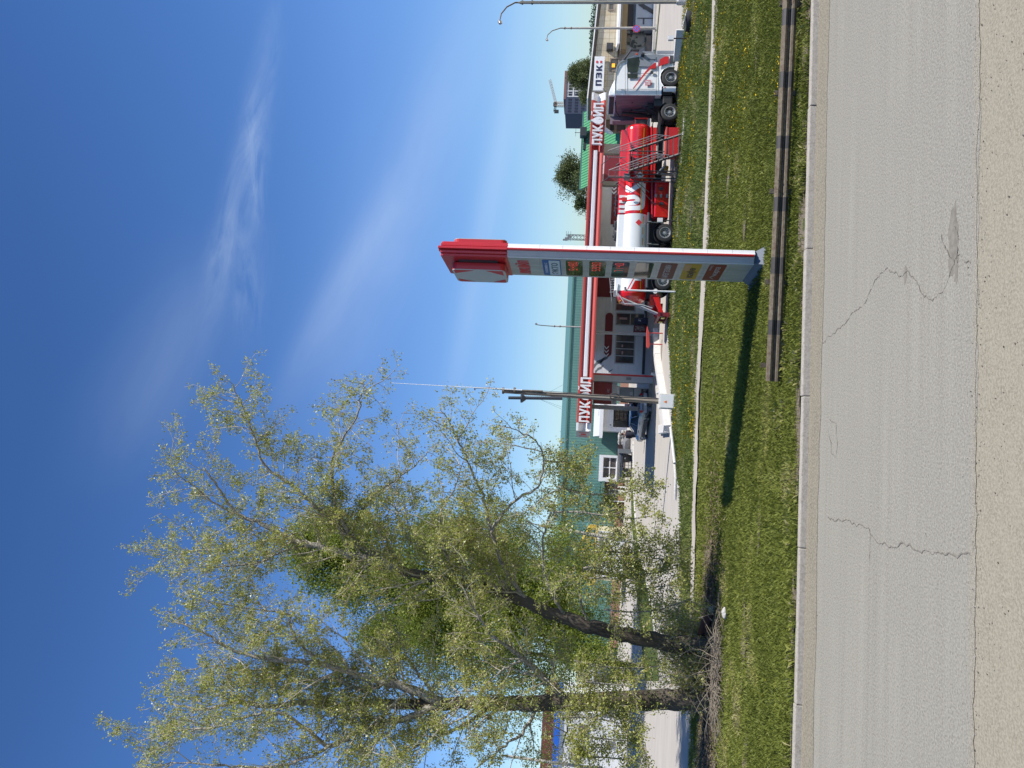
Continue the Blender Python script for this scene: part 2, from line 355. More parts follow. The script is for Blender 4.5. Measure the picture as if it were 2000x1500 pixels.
fp = M(); rg = random.Random(4); prev = None; a = b = 0
for i in range(600):
    X = -30 + i*.15; a = .85*a + rg.uniform(-.09, .09); b = .85*b + rg.uniform(-.07, .07)
    cur = ((X, edge_y(PN, X) + a, .075), (X, edge_y(PF, X) + b, .075))
    if prev: fp.add([prev[0], cur[0], cur[1], prev[1]], [(0, 1, 2, 3)])
    prev = cur
pathm = mat('g_path', (.41, .37, .31), .95, noise=[(1.6, (.3, .26, .2), .2, (.5, 1, 1)), (24, (.47, .43, .37), .2, (1, 1, 1))], bump=(30, .5))
struct('footpath', fp, pathm)
E1 = 43.7
gs = M(); gs.bx(-40, 60, 29.2, 60, -.025, .0)
struct('grass_strip', sheet(-40, 70, 29.2, 62, .012), grass_mat('g_turf_far', (.10, .125, .038), (.2, .175, .10), (.08, .115, .03)))
# forecourt and service road: outline measured on the ground
near_pts = [G(*p) for p in ((1345, 20), (1334, 60), (1328, 130), (1321, 300), (1315, 430), (1308, 570), (1305, 650), (1310, 700), (1313, 800), (1318, 900), (1328, 960), (1330, 1060), (1330, 1200), (1342, 1300), (1356, 1440), (1364, 1520))]
fc = M(); pts = [(70, near_pts[0].y)] + [(p.x, p.y) for p in near_pts] + [(-60, 28)] + [(-60, 200), (120, 200), (120, near_pts[0].y)]
fc.add([(x, y, .03) for x, y in pts], [tuple(range(len(pts)))])
paving = mat('g_forecourt', (.42, .385, .335), .9, noise=[(.5, (.34, .31, .27), .2, (.08, 1.5, 1)), (3, (.48, .445, .39), .2, (.12, 1.2, 1))])
struct('forecourt', fc, paving)
# pale kerb along the forecourt edge
ek = M()
for i in range(len(near_pts)-1):
    a, b = near_pts[i], near_pts[i+1]; d = (b-a).normalized(); nn = Vector((-d.y, d.x, 0))*-1; nn = nn if nn.y < 0 else -nn
    n = max(1, int((b-a).length/1.0))
    for k in range(n):
        p, q = a.lerp(b, k/n) + d*.01, a.lerp(b, (k+1)/n) - d*.01; z = .09
        ek.add([(p.x, p.y, -.02), (q.x, q.y, -.02), (q.x+nn.x*.14, q.y+nn.y*.14, -.02), (p.x+nn.x*.14, p.y+nn.y*.14, -.02), (p.x, p.y, z), (q.x, q.y, z), (q.x+nn.x*.14, q.y+nn.y*.14, z), (p.x+nn.x*.14, p.y+nn.y*.14, z)],
               [(0, 1, 2, 3), (4, 5, 6, 7), (0, 1, 5, 4), (1, 2, 6, 5), (2, 3, 7, 6), (3, 0, 4, 7)])
struct('forecourt_kerb', ek, whitewash)
# island of grass left of the bins and the far kerb of the service road
isl = [G(*p) for p in ((1238, 940), (1240, 1000), (1252, 1080), (1268, 1150), (1285, 1260), (1288, 1330), (1262, 1330), (1248, 1200), (1240, 1100), (1234, 1000), (1233, 940))]
struct('grass_island', M().add([(p.x, p.y, .05) for p in isl], [tuple(range(len(isl)))]), gm)
fk = M()
FK = [G(*p) for p in ((1238, 862), (1238, 940), (1242, 1010), (1252, 1080), (1268, 1150), (1285, 1255))]
fk.tube([(p.x, p.y, .05) for p in FK], .10, 4)
struct('island_kerb', fk, whitewash)

# ---- blades of grass, dandelions, litter under the trees, pebbles
rng = np.random.default_rng(11)
def fast_mesh(name, V, F, ms, tint=None, parent=None, loc=None, smooth=False):
    """V (n,3), F (m,k)"""
    me = bpy.data.meshes.new(name); org = Vector(loc) if loc is not None else (ORG[parent.name] if parent is not None else Vector((0, 0, 0)))
    V = (V - np.array(org)).astype(np.float32); k = F.shape[1]
    me.vertices.add(len(V)); me.vertices.foreach_set('co', V.ravel())
    me.loops.add(F.size); me.loops.foreach_set('vertex_index', F.ravel().astype(np.int32))
    me.polygons.add(len(F)); me.polygons.foreach_set('loop_start', (np.arange(len(F))*k).astype(np.int32))
    if smooth: me.polygons.foreach_set('use_smooth', np.ones(len(F), bool))
    if tint is not None:
        at = me.attributes.new('tint', 'FLOAT', 'FACE'); at.data.foreach_set('value', tint.astype(np.float32))
    me.materials.append(ms); me.update(calc_edges=True); me.validate()
    return link(name, me, parent, tuple(org))
def tint_mat(name, cols, rough=.6, trans=.3, spec=.3):
    """leaf colour picked per leaf from a ramp"""
    mt = bpy.data.materials.new(name); mt.use_nodes = True; t = mt.node_tree; b = t.nodes['Principled BSDF']
    at = t.nodes.new('ShaderNodeAttribute'); at.attribute_name = 'tint'
    cr = t.nodes.new('ShaderNodeValToRGB'); e = cr.color_ramp.elements
    e[0].color = (*cols[0], 1); e[1].color = (*cols[-1], 1)
    for i, c in enumerate(cols[1:-1]): x = e.new((i+1)/(len(cols)-1)); x.color = (*c, 1)
    t.links.new(at.outputs['Fac'], cr.inputs[0]); t.links.new(cr.outputs[0], b.inputs['Base Color']); b.inputs['Roughness'].default_value = rough; b.inputs['Specular IOR Level'].default_value = spec
    if trans:
        tr = t.nodes.new('ShaderNodeBsdfTranslucent'); t.links.new(cr.outputs[0], tr.inputs[0]); ms = t.nodes.new('ShaderNodeMixShader'); ms.inputs[0].default_value = trans
        t.links.new(b.outputs[0], ms.inputs[1]); t.links.new(tr.outputs[0], ms.inputs[2]); t.links.new(ms.outputs[0], t.nodes['Material Output'].inputs[0])
    return mt
def vnoise(x, y, s, seed):
    r = np.random.default_rng(seed); g = r.random((64, 64)); X, Y = (x/s) % 63, (y/s) % 63
    i, j = X.astype(int), Y.astype(int); fx, fy = X-i, Y-j; fx = fx*fx*(3-2*fx); fy = fy*fy*(3-2*fy)
    return (g[i, j]*(1-fx)+g[i+1, j]*fx)*(1-fy) + (g[i, j+1]*(1-fx)+g[i+1, j+1]*fx)*fy
def in_view(x, y, mrg=1.06):
    c, s = math.cos(YAW), math.sin(YAW); d = x*s + y*c; l = x*c - y*s
    return np.abs(l) < d*.5*mrg + .8
def blades(n, y0, y1, h, wd, dens=None, zf=None):
    y = y0 + (y1-y0)*rng.random(n)**1.0; x = (rng.random(n)*2-1)*(.56*y+1) + y*math.tan(YAW)
    k = in_view(x, y); x, y = x[k], y[k]
    if dens is not None: k = rng.random(len(x)) < dens(x, y); x, y = x[k], y[k]
    n = len(x); a = rng.random(n)*6.283; hh = h*(.5+rng.random(n)*.9); ln = rng.random(n)*.9+.15; b = rng.random(n)*6.283
    z = zf(x, y) if zf else np.full(n, .03); dx, dy = np.cos(a)*wd, np.sin(a)*wd
    V = np.empty((n, 4, 3)); V[:, 0] = np.c_[x-dx, y-dy, z]; V[:, 1] = np.c_[x+dx, y+dy, z]
    V[:, 2] = np.c_[x+dx*.5+np.cos(b)*ln*hh*.5, y+dy*.5+np.sin(b)*ln*hh*.5, z+hh*.75]; V[:, 3] = np.c_[x+np.cos(b)*ln*hh, y+np.sin(b)*ln*hh, z+hh]
    F = np.arange(n*4).reshape(n, 4); t = vnoise(x+50, y*1.5+50, 3.4, 5)*.45 + vnoise(x+80, y+50, .8, 6)*.25 + rng.random(n)*.4 - .05
    dry = np.clip((vnoise(x+90, y*1.3+20, 1.6, 8)*.6+vnoise(x+70, y+40, .6, 18)*.4-.6)*4, 0, .8)*(rng.random(n) < .8) + np.where((x < -3.5) & (y > 24), .35, 0)*rng.random(n)
    return V.reshape(-1, 3), F, np.clip(t*.62 + dry*.6, 0, 1)
TRX = -6.8
def bare(x, y):   # trodden, shaded soil round the tree feet
    e = ((x+7.6)/4.6)**2 + ((y-26.2)/1.9)**2
    return np.exp(-e*1.1)
dens_v = lambda x, y: np.clip((.12 + 1.15*vnoise(x+60, y+60, .55, 3)*(.55+.6*vnoise(x+40, y+40, 2.3, 33))*1.2) * (1-.93*bare(x, y)), 0, 1) * np.where((y < 16.75) & (x > .5), .45, 1) * (1 - .8*((y > 15.9) & (y < 16.35) & (vnoise(x+60, y+60, 1.1, 4) > .35)))
zf_v = lambda x, y: np.clip(.10 - (y-16)*.012, .02, .1)
Vs = []; Fs = []; Ts = []; off = 0
for (n, y0, y1, h, wd) in ((190000, 16.0, 20, .095, .007), (210000, 20, 25, .10, .009), (170000, 25, 29.9, .10, .012)):
    V, F, T = blades(n, y0, y1, h, wd, dens_v, zf_v); Vs.append(V); Fs.append(F+off); Ts.append(T); off += len(V)
gcol = [(.09, .108, .02), (.165, .192, .033), (.24, .265, .05), (.33, .33, .09), (.46, .40, .21)]
gmat = tint_mat('grass_blades', gcol, .55, .25)
tag(fast_mesh('grass', np.concatenate(Vs), np.concatenate(Fs), gmat, np.concatenate(Ts)), 'green roadside grass growing between the kerb and the pale footpath', 'grass', kind='stuff')
far_edge = lambda x: np.interp(x, sorted(p.x for p in near_pts), [p.y for p in sorted(near_pts, key=lambda p: p.x)])
dens_f = lambda x, y: np.where(y < far_edge(x)-.25, np.clip(.2 + 1.0*vnoise(x+60, y+60, 1.1, 13), 0, 1), 0)
V, F, T = blades(260000, 31.3, 46, .10, .016, dens_f)
V2, F2, T2 = blades(9000, 55, 62, .2, .03, lambda x, y: np.where((x > 33), .0, 0))
tag(fast_mesh('grass', V, F, tint_mat('grass_blades_dry', [(.07, .10, .02), (.12, .16, .03), (.18, .22, .05), (.27, .26, .10), (.4, .34, .2)], .6, .25), np.clip(T*1.15, 0, 1)), 'thinner patchy grass between the footpath and the forecourt kerb', 'grass', kind='stuff')
# taller tufts along the kerb and at the rail posts
cx_ = np.r_[rng.uniform(-9, 13, 26), 2.05+np.array([0, 1.9, 3.9, 6.1, 8.0]), rng.uniform(0, 11, 16)]; cy_ = np.r_[16.05+rng.random(26)*.5, 17.5-np.array([0, .2, .4, .6, .8])*1.1+.1, 17+rng.random(16)*.8]
k = 110; x = np.repeat(cx_, k)+rng.normal(0, .16, len(cx_)*k); y = np.repeat(cy_, k)+rng.normal(0, .06, len(cx_)*k); n = len(x); a = rng.random(n)*6.283; b = rng.random(n)*6.283; hh = .07+.12*rng.random(n); z = np.full(n, .08); dx, dy = np.cos(a)*.004, np.sin(a)*.004; ln = rng.random(n)
V = np.empty((n, 4, 3)); V[:, 0] = np.c_[x-dx, y-dy, z]; V[:, 1] = np.c_[x+dx, y+dy, z]; V[:, 2] = np.c_[x+np.cos(b)*ln*hh*.4, y+np.sin(b)*ln*hh*.4, z+hh*.8]; V[:, 3] = np.c_[x+np.cos(b)*ln*hh, y+np.sin(b)*ln*hh, z+hh]
tag(fast_mesh('tall_grass', V.reshape(-1, 3), np.arange(n*4).reshape(n, 4), gmat, np.clip(rng.random(n), 0, 1)), 'taller ragged grass tufts along the kerb and around the guardrail posts', 'grass', kind='stuff')
# dandelions
def flowers(n, y0, y1, dens, r=.022):
    y = y0 + (y1-y0)*rng.random(n); x = (rng.random(n)*2-1)*(.56*y+1) + y*math.tan(YAW)
    k = in_view(x, y) & (rng.random(n) < dens(x, y)); x, y = x[k], y[k]; n = len(x); z = .12 + rng.random(n)*.06; K = 6
    V = np.zeros((n, K, 3))
    tl = rng.normal(0, .35, (n, 2))
    for i in range(K):
        ca, sa = math.cos(i/K*6.283)*r, math.sin(i/K*6.283)*r
        V[:, i] = np.c_[x+ca, y+sa, z+ca*tl[:, 0]+sa*(tl[:, 1]-.45)]
    return V.reshape(-1, 3), np.arange(n*K).reshape(n, K)
d1 = lambda x, y: np.clip((vnoise(x+60, y+60, .9, 21)-.55)*2.2, 0, 1)*np.clip((x-1)/7, .04, 1)*1.0
V, F = flowers(16000, 17, 29.5, d1, .024)
V2, F2 = flowers(26000, 31.4, 43, lambda x, y: np.clip((vnoise(x+60, y+60, 1.0, 22)-.5)*2.5, 0, 1)*np.where(y < far_edge(x)-.3, 1, 0)*np.clip((x+2)/4, .03, 1), .03)
tag(fast_mesh('dandelions', np.concatenate([V]), F, mat('dandelion_yellow', (.8, .55, .01), .6)), 'yellow dandelions scattered through the grass behind the guardrail', 'dandelions', kind='stuff')
tag(fast_mesh('dandelions', V2, F2, MATS['dandelion_yellow']), 'yellow dandelions scattered between the footpath and the forecourt', 'dandelions', kind='stuff')
# soil and dead leaves round the trees
so_ = M(); rg = random.Random(6)
def patch(mb, cx, cy, rx, ry, z, n=40, j=.25):
    ks = [1 + rg.uniform(-j, j) for _ in range(n)]; ks = [(ks[i-1]+ks[i]+ks[(i+1) % n])/3 for i in range(n)]
    mb.add([(cx+rx*ks[i]*math.cos(i/n*6.283), cy+ry*ks[i]*math.sin(i/n*6.283), z) for i in range(n)], [tuple(range(n))])
patch(so_, -7.6, 26.6, 4.3, 1.7, .085, 60); patch(so_, -10.5, 25.4, 4.0, 1.1, .089, 60); patch(so_, -10.6, 18.2, 3.0, .22, .093, 50, .6); patch(so_, -4.2, 27.3, 1.6, .8, .083, 40)
patch(so_, -8.2, 16.25, 3.3, .16, .104, 50, .8)
for cx_, rx_ in ((9.5, 3.2), (4.6, 2.3), (14, 3), (.2, 1.2), (-3.2, 1.1)): patch(so_, cx_, 16.3, rx_, .24, .1015+.0005*cx_/10, 60, .7)
for cx_, cy_, rx_, ry_ in ((6.8, 22.5, .5, .2), (9.5, 25.6, .7, .25), (2.2, 27.2, .6, .2), (-1.5, 19.5, .8, .2), (-4.6, 21.0, 1.2, .25), (-8.4, 20.3, 1.4, .3), (11.5, 21.5, .5, .2)): patch(so_, cx_, cy_, rx_, ry_, .1 if cy_ < 23 else .08, 40, .6)
struct('soil', so_, mat('g_soil', (.075, .058, .04), .95, noise=[(2.2, (.2, .165, .12), .2, (.5, 1, 1)), (12, (.07, .06, .035), .2, (1, 1, 1)), (40, (.26, .22, .17), .15, (1, 1, 1))], bump=(14, 1)))
n = 9000; a = rng.normal(0, 1, (n, 2)); x = -7.8 + a[:, 0]*3.2; y = 26.1 + a[:, 1]*.9; k = y > 23; x, y = x[k], y[k]; n = len(x)
r = .03 + rng.random(n)*.04; an = rng.random(n)*6.283; z = .095 + rng.random(n)*.03
V = np.stack([np.c_[x+r*np.cos(an+q*1.57)*(1 if q % 2 else .5), y+r*np.sin(an+q*1.57)*(1 if q % 2 else .5), z+rng.random(n)*.04] for q in range(4)], 1)
tag(fast_mesh('leaf_litter', V.reshape(-1, 3), np.arange(n*4).reshape(n, 4), tint_mat('litter', [(.06, .045, .03), (.15, .11, .07), (.26, .2, .13)], .8, 0), rng.random(n)), 'brown dead leaves and twigs on the soil around the tree feet', 'leaf litter', kind='stuff')
# pebbles on the sandy verge and along the road edge
n = 1500; y = 5.2 + 4.2*rng.random(n); x = (rng.random(n)*2-1)*6.5 + .8
n2 = 500; y = np.r_[y, NEAR + rng.normal(0, .1, n2)]; x = np.r_[x, (rng.random(n2)*2-1)*6.5+.8]
n3 = 500; y = np.r_[y, 15.5 + rng.normal(0, .18, n3)]; x = np.r_[x, (rng.random(n3)*2-1)*11+1.5]; n = len(x)
sz = .004 + .011*rng.random(n)**3; V = []
base = np.array([(1, 0, 0), (0, 1, 0), (-1, 0, 0), (0, -1, 0), (.3, .2, .7)]); J = rng.normal(1, .25, (n, 5, 1))
V = np.stack([x, y, np.full(n, .002)], 1)[:, None, :] + base[None]*sz[:, None, None]*J
F = (np.array([(0, 1, 4), (1, 2, 4), (2, 3, 4), (3, 0, 4)])[None] + (np.arange(n)*5)[:, None, None]).reshape(-1, 3)
tag(fast_mesh('pebbles', V.reshape(-1, 3), F, tint_mat('pebble', [(.05, .045, .04), (.16, .14, .12), (.34, .31, .27)], .8, 0), np.repeat(rng.random(n), 4)), 'small dark stones strewn over the sandy verge and road edges', 'pebbles', kind='stuff')
# ------------------------------------------------------------------ guardrail
rust = mat('rusty_rail', (.16, .135, .095), .7, metal=.25, noise=[(3, (.26, .225, .15), .25, (.4, 1, 1)), (16, (.1, .062, .04), .2, (.7, 1, 1))], bump=(40, .25))
blackband = mat('black_band', (.035, .033, .03), .6, noise=(12, (.06, .05, .045), .25, (1, 1, 1)))
rail_pts = [(-.0, 1.70, 17.42, .365), (1, 9.97, 16.5, .43)]
def rail_at(t):   # t metres along from the free end
    d = Vector((9.97-1.70, 16.5-17.42, 0)); Ln = d.length; d /= Ln
    return Vector((1.70, 17.42, .352 + .07*t/Ln)) + d*t, d
gr = thing('guardrail', (1.7, 17.42, 0), 'rusty corrugated roadside guardrail with black painted bands', 'guardrail')
prof = [(-.155, 0), (-.135, -.05), (-.085, -.08), (-.045, -.07), (-.01, -.015), (.01, -.015), (.045, -.07), (.085, -.08), (.135, -.05), (.155, 0)]
bands = sorted([(747.5-y)/83.5 for y in (70, 100, 183, 212, 299, 322, 410, 436, 520, 550, 635, 662)])
def beam(t0, t1, k=0):
    cuts = sorted(set([t0, t1] + [b for b in bands if t0 < b < t1]))
    mb = M()
    for a, b in zip(cuts, cuts[1:]):
        mid = (a+b)/2; dark = any(bands[i] <= mid <= bands[i+1] for i in range(0, len(bands)-1, 2))
        n = max(1, int((b-a)/.5)); 
        for i in range(n):
            q = []
            for t in (a+(b-a)*i/n, a+(b-a)*(i+1)/n):
                c, d = rail_at(t); nn = Vector((d.y, -d.x, 0))
                q.append([tuple(c + Vector((0, 0, z)) - nn*(y)*1.0 + nn*k) for z, y in prof] + [tuple(c + Vector((0, 0, z)) - nn*(y+.006) + nn*k) for z, y in reversed(prof)])
            m_ = len(q[0]); mb.add(q[0]+q[1], [(j, (j+1) % m_, m_+(j+1) % m_, m_+j) for j in range(m_)] + ([tuple(range(m_))] if a == t0 and i == 0 else []) + ([tuple(range(m_, 2*m_))] if b == t1 and i == n-1 else []), 1 if dark else 0)
    return mb
joints = [0, 4.15, 8.25, 12.6, 16.9]
for i in range(4):
    bm_ = beam(joints[i] - (.0 if i == 0 else .0), joints[i+1] - .004, .004*(i % 2))
    if i:
        for tt in (joints[i]+.05, joints[i]+.25):
            for z in (-.085, .085):
                c, d = rail_at(tt); nn = Vector((d.y, -d.x, 0)); p = c + Vector((0, 0, z)) + nn*.078
                bm_.tube([p, p+nn*.02], .016, 8)
    obj('rail_beam', bm_, [rust, blackband], gr)
for t in (.35, 2.2, 4.2, 6.35, 8.3, 10.5, 12.6, 14.7):
    c, d = rail_at(t); nn = Vector((d.y, -d.x, 0)); a = math.atan2(d.y, d.x)
    T = Matrix.Translation((c.x, c.y, 0)) @ Matrix.Rotation(a, 4, 'Z')
    pb = M(T); pb.bx(-.05, .05, .07, .078, -.1, .62); pb.bx(-.05, -.043, .078, .17, -.1, .62); pb.bx(.043, .05, .078, .17, -.1, .62); pb.bx(-.035, .035, .012, .07, c.z-.1, c.z+.1)
    obj('post', pb, rust, gr)

# ------------------------------------------------------------------ fuel price pylon
N0 = S(1470, 515, 19.75)
T = Matrix.Translation((N0.x, 19.75, 0)) @ Matrix.Rotation(R(4.2), 4, 'Z') @ Matrix.Diagonal((.74, 1, 1, 1))
TH, W = .47, 1.64
py = thing('price_pylon', (N0.x+.2, 20.6, 0), 'tall red and white fuel price pylon standing on grass behind the guardrail', 'sign pylon')
zr = lambda x: S(x, 511, 19.75).z
zb, zt = .36, zr(990)
bodyg = mat('pylon_shaded_grey', (.5, .5, .5), .4, noise=(3, (.4, .41, .43), .3, (1, 1, 1)))  # column grey carries the shade of the left facets
pl_panel = mat('pylon_panel', (.46, .46, .44), .35, noise=[(1.2, (.41, .41, .39), .3, (1, 1, 1)), (5, (.35, .34, .32), .1, (1, 1, .25))])
fr = [(0, .02), (.035, -.02), (.13, -.045), (.185, -.09), (.285, -.09), (.34, -.045), (.435, -.02), (TH, .02)]
b = M(T)
rows = [990, 1053, 1098, 1145, 1191, 1238, 1286, 1333, 1381, 1430, 1474]
for sgn in (0, 1):   # narrow sides, near and far
    ys = (lambda y: y) if not sgn else (lambda y: W - y)
    poly = [(x, ys(y)) for x, y in fr]
    b.prism(poly + [(TH, W/2), (0, W/2)] if not sgn else poly + [(TH, W/2), (0, W/2)], 'z', zb, zt)
obj('column', b, bodyg, py)
b = M(T)
for i in range(len(rows)-1):   # right half of the narrow side: cladding painted white as the sunlit facets
    z1, z0 = zr(rows[i])-.004, zr(rows[i+1])+.004
    b.prism([(.345, -.052), (.345, -.045), (.435, -.022), (.435, -.032)], 'z', z0, z1); b.prism([(.437, -.033), (.437, -.022), (TH+.004, .015), (TH+.004, .004)], 'z', z0, z1)
    b.prism([(.29, -.092), (.29, -.08), (.343, -.045), (.343, -.055)], 'z', z0, z1)
obj('cladding', b, white, py)
b = M(T); b.tube([(.235, -.10, zb+.02), (.235, -.10, zt)], .048, 14); obj('red_tube', b, red, py, smooth=True)
colsP = {0: None, 1: None}
for i in range(len(rows)-1):
    z1, z0 = zr(rows[i])-.006, zr(rows[i+1])+.006; h = z1-z0
    for side in (0, 1):
        x0, x1 = (-.014, -.001) if side == 0 else (TH+.001, TH+.014)
        pb = M(T); pb.bx(x0, x1, .04, W-.04, z0, z1)
        panel = obj('panel', pb, pl_panel, py)
        xf = -.014 if side == 0 else TH+.014
        ex, rd = (T.to_3x3() @ Vector((0, -1, 0)), 0) if side == 0 else (T.to_3x3() @ Vector((0, 1, 0)), 1)
        def at(u, v, o):   # u metres from reading-left edge, v metres from panel bottom, o outward
            y = W - u if side == 0 else u
            return T @ Vector((xf - o if side == 0 else xf + o, y, z0 + v))
        def plate(u0, u1, v0, v1, o0, o1, r=.05):
            mb = M(T); ya, yb = (W-u1, W-u0) if side == 0 else (u0, u1); poly = rrect(ya, yb, z0+v0, z0+v1, r); xa, xb = sorted((xf-o0, xf-o1) if side == 0 else (xf+o0, xf+o1)); mb.prism(poly, 'x', xa, xb); return mb
        if i == 0:
            t_ = M(); put_text(t_, 'ЛУК', at(.22, h*.36, .006), ex, (0, 0, 1), .50, h*.36, .012, .035); put_text(t_, 'ИЛ', at(.92, h*.36, .006), ex, (0, 0, 1), .44, h*.36, .012, .035)
            dp = [(0, 1.25)] + [(.5*math.sin(a)*1.0, .42 - .5*math.cos(a)) for a in [R(q) for q in range(120, -121, -20)]]
            t_.add([tuple(at(.825 + x*.19, h*.36 + z*h*.36, .012)) for x, z in dp], [tuple(range(len(dp)))]); obj('lettering', t_, signred, panel)
            t_ = M(); put_text(t_, '˘', at(1.0, h*.74, .006), ex, (0, 0, 1), .12, h*.07, .012, .02); obj('lettering', t_, signred, panel)
        elif i == 1:
            obj('advert', plate(.14, W-.14, h*.08, h*.92, .0, .008), mat('sign_blue', (.02, .11, .34), .45, spec=.2), panel)
            obj('advert_field', plate(.19, W-.19, h*.13, h*.62, .008, .012, .03), mat('sign_pale', (.5, .58, .64), .35), panel)
            t_ = M(); put_text(t_, 'ЭКТО', at(.3, h*.22, .014), ex, (0, 0, 1), .95, h*.3, .006, .02); obj('lettering', t_, mat('sign_navy', (.03, .06, .14), .4), panel)
            t_ = M(); put_text(t_, 'ТОПЛИВО С', at(.35, h*.7, .010), ex, (0, 0, 1), .9, h*.12, .006); obj('lettering', t_, white, panel)
        elif 2 <= i <= 5:
            obj('display', plate(.16, W-.16, h*.14, h*.88, .0, .008, .07), mat('display_glass', (.035, .05, .045), .03, spec=1.0), panel)
            t_ = M()   # seven-segment price digits
            def seg(u, v, ww, hh): 
                q = [at(u, v, .0095), at(u+ww, v, .0095), at(u+ww, v+hh, .0095), at(u, v+hh, .0095)]; t_.add([tuple(p) for p in q], [(0, 1, 2, 3)])
            SEG = {'0': 'abcdef', '1': 'bc', '2': 'abged', '3': 'abgcd', '4': 'fgbc', '5': 'afgcd', '6': 'afgedc', '7': 'abc', '8': 'abcdefg', '9': 'abcdfg'}
            for q, ch in enumerate(['5480', '5990', '7140', '6520'][i-2] if i < 5 else ''):
                u = .66 + q*.19 + (.03 if q > 1 else 0); v = h*.38; dh = h*.17; dw = .11; tk = .024
                for sg in SEG[ch]:
                    {'a': lambda: seg(u, v+2*dh, dw, tk), 'g': lambda: seg(u, v+dh, dw, tk), 'd': lambda: seg(u, v, dw, tk), 'b': lambda: seg(u+dw, v+dh, tk, dh), 'c': lambda: seg(u+dw, v, tk, dh), 'f': lambda: seg(u, v+dh, tk, dh), 'e': lambda: seg(u, v, tk, dh)}[sg]()
            if t_.v: obj('price_digits', t_, mat('led_red', (.4, .01, .01), .4, emit=((1, .04, .03), .3)), panel)
        elif i == 6:
            obj('advert', plate(.14, W-.14, h*.14, h*.86, .0, .008), mat('sign_maroon', (.13, .015, .015), .45, spec=.2), panel)
            t_ = M(); put_text(t_, 'магазин', at(.28, h*.38, .010), ex, (0, 0, 1), 1.1, h*.28, .006, .01); obj('lettering', t_, mat('faded_lettering', (.42, .36, .34), .5), panel)
        elif i == 7:
            obj('advert', plate(.14, W-.14, h*.14, h*.86, .0, .008), mat('sign_yellow', (.5, .3, .02), .5, spec=.2), panel)
            obj('advert_field', plate(.9, W-.18, h*.58, h*.82, .008, .011, .02), mat('sign_tan', (.42, .18, .05), .35), panel)
            t_ = M(); put_text(t_, 'кафе', at(.33, h*.24, .013), ex, (0, 0, 1), .85, h*.42, .006, .03); obj('lettering', t_, mat('sign_brown', (.06, .03, .015), .5), panel)
        elif i == 8:
            obj('advert', plate(.14, W-.14, h*.14, h*.86, .0, .008), mat('sign_brick', (.22, .02, .012), .5, spec=.2), panel)
            t_ = M(); put_text(t_, 'карта', at(.62, h*.28, .010), ex, (0, 0, 1), .7, h*.26, .006, .012); put_text(t_, 'ЛИКАРД', at(1.02, h*.68, .010), ex, (0, 0, 1), .42, h*.1, .006)
            for q in range(2): 
                p0, p1, p2, p3 = at(.24+q*.0, h*.45, .01), at(.42, h*.62, .01), at(.42, h*.54, .01), at(.24, h*.37, .01); t_.add([tuple(p0), tuple(p1), tuple(p2), tuple(p3)], [(0, 1, 2, 3)])
            p = [at(.42, h*.62, .01), at(.6, h*.45, .01), at(.6, h*.37, .01), at(.42, h*.54, .01)]; t_.add([tuple(q) for q in p], [(0, 1, 2, 3)])
            obj('lettering', t_, MATS['faded_lettering'], panel)
    lp = M(T); lp.bx(-.018, .0, .012, .04, z0, z1)
    obj('corner_strip', lp, white, py)
pb = M(T)
def frus(mb, x0, x1, y0, y1, z0, X0, X1, Y0, Y1, z1):
    mb.add([(x0, y0, z0), (x1, y0, z0), (x1, y1, z0), (x0, y1, z0), (X0, Y0, z1), (X1, Y0, z1), (X1, Y1, z1), (X0, Y1, z1)], [(0, 1, 2, 3), (4, 5, 6, 7), (0, 1, 5, 4), (1, 2, 6, 5), (2, 3, 7, 6), (3, 0, 4, 7)])
frus(pb, -.2, TH+.2, -.32, W+.3, -.1, .03, TH-.03, .04, W-.04, zb-.02); frus(pb, -.26, TH+.26, -.4, W+.36, -.3, -.22, TH+.22, -.35, W+.32, .09)
obj('plinth', pb, mat('plinth_grey', (.13, .16, .2), .6, noise=(3, (.1, .12, .15), .3, (1, 1, 1))), py)
# red head: ribbed frame and the two boxes
zh = zr(855)
hb = M(T)
for x, y, s_ in ((0, 0, 1), (TH, 0, 1)): pass
hb.bx(-.03, TH+.03, .03, W-.03, zt, zh-.06)
for ysgn in (0, 1):
    yy = lambda y: y if not ysgn else W-y
    for k, (xa, xb, dp_) in enumerate(((-.03, .06, .0), (.06, .15, -.06), (.15, .19, -.03), (.19, .28, -.13), (.28, .32, -.03), (.32, .41, -.06), (.41, TH+.03, .0))):
        a_, b_ = sorted((yy(dp_), yy(.1))); hb.bx(xa+.001, xb-.001, a_, b_, zt + (.002 if k % 2 else 0), zh - (.10 if k in (0, 6) else .06 if k in (1, 5) else 0))
hb.prism([(-.03+.1, zh-.06), (TH-.07, zh-.06), (.28, zh), (.19, zh)], 'y', .1, W-.1)
obj('head', hb, red, py, bevel=.008)
z0, z1 = zr(983), zr(877)
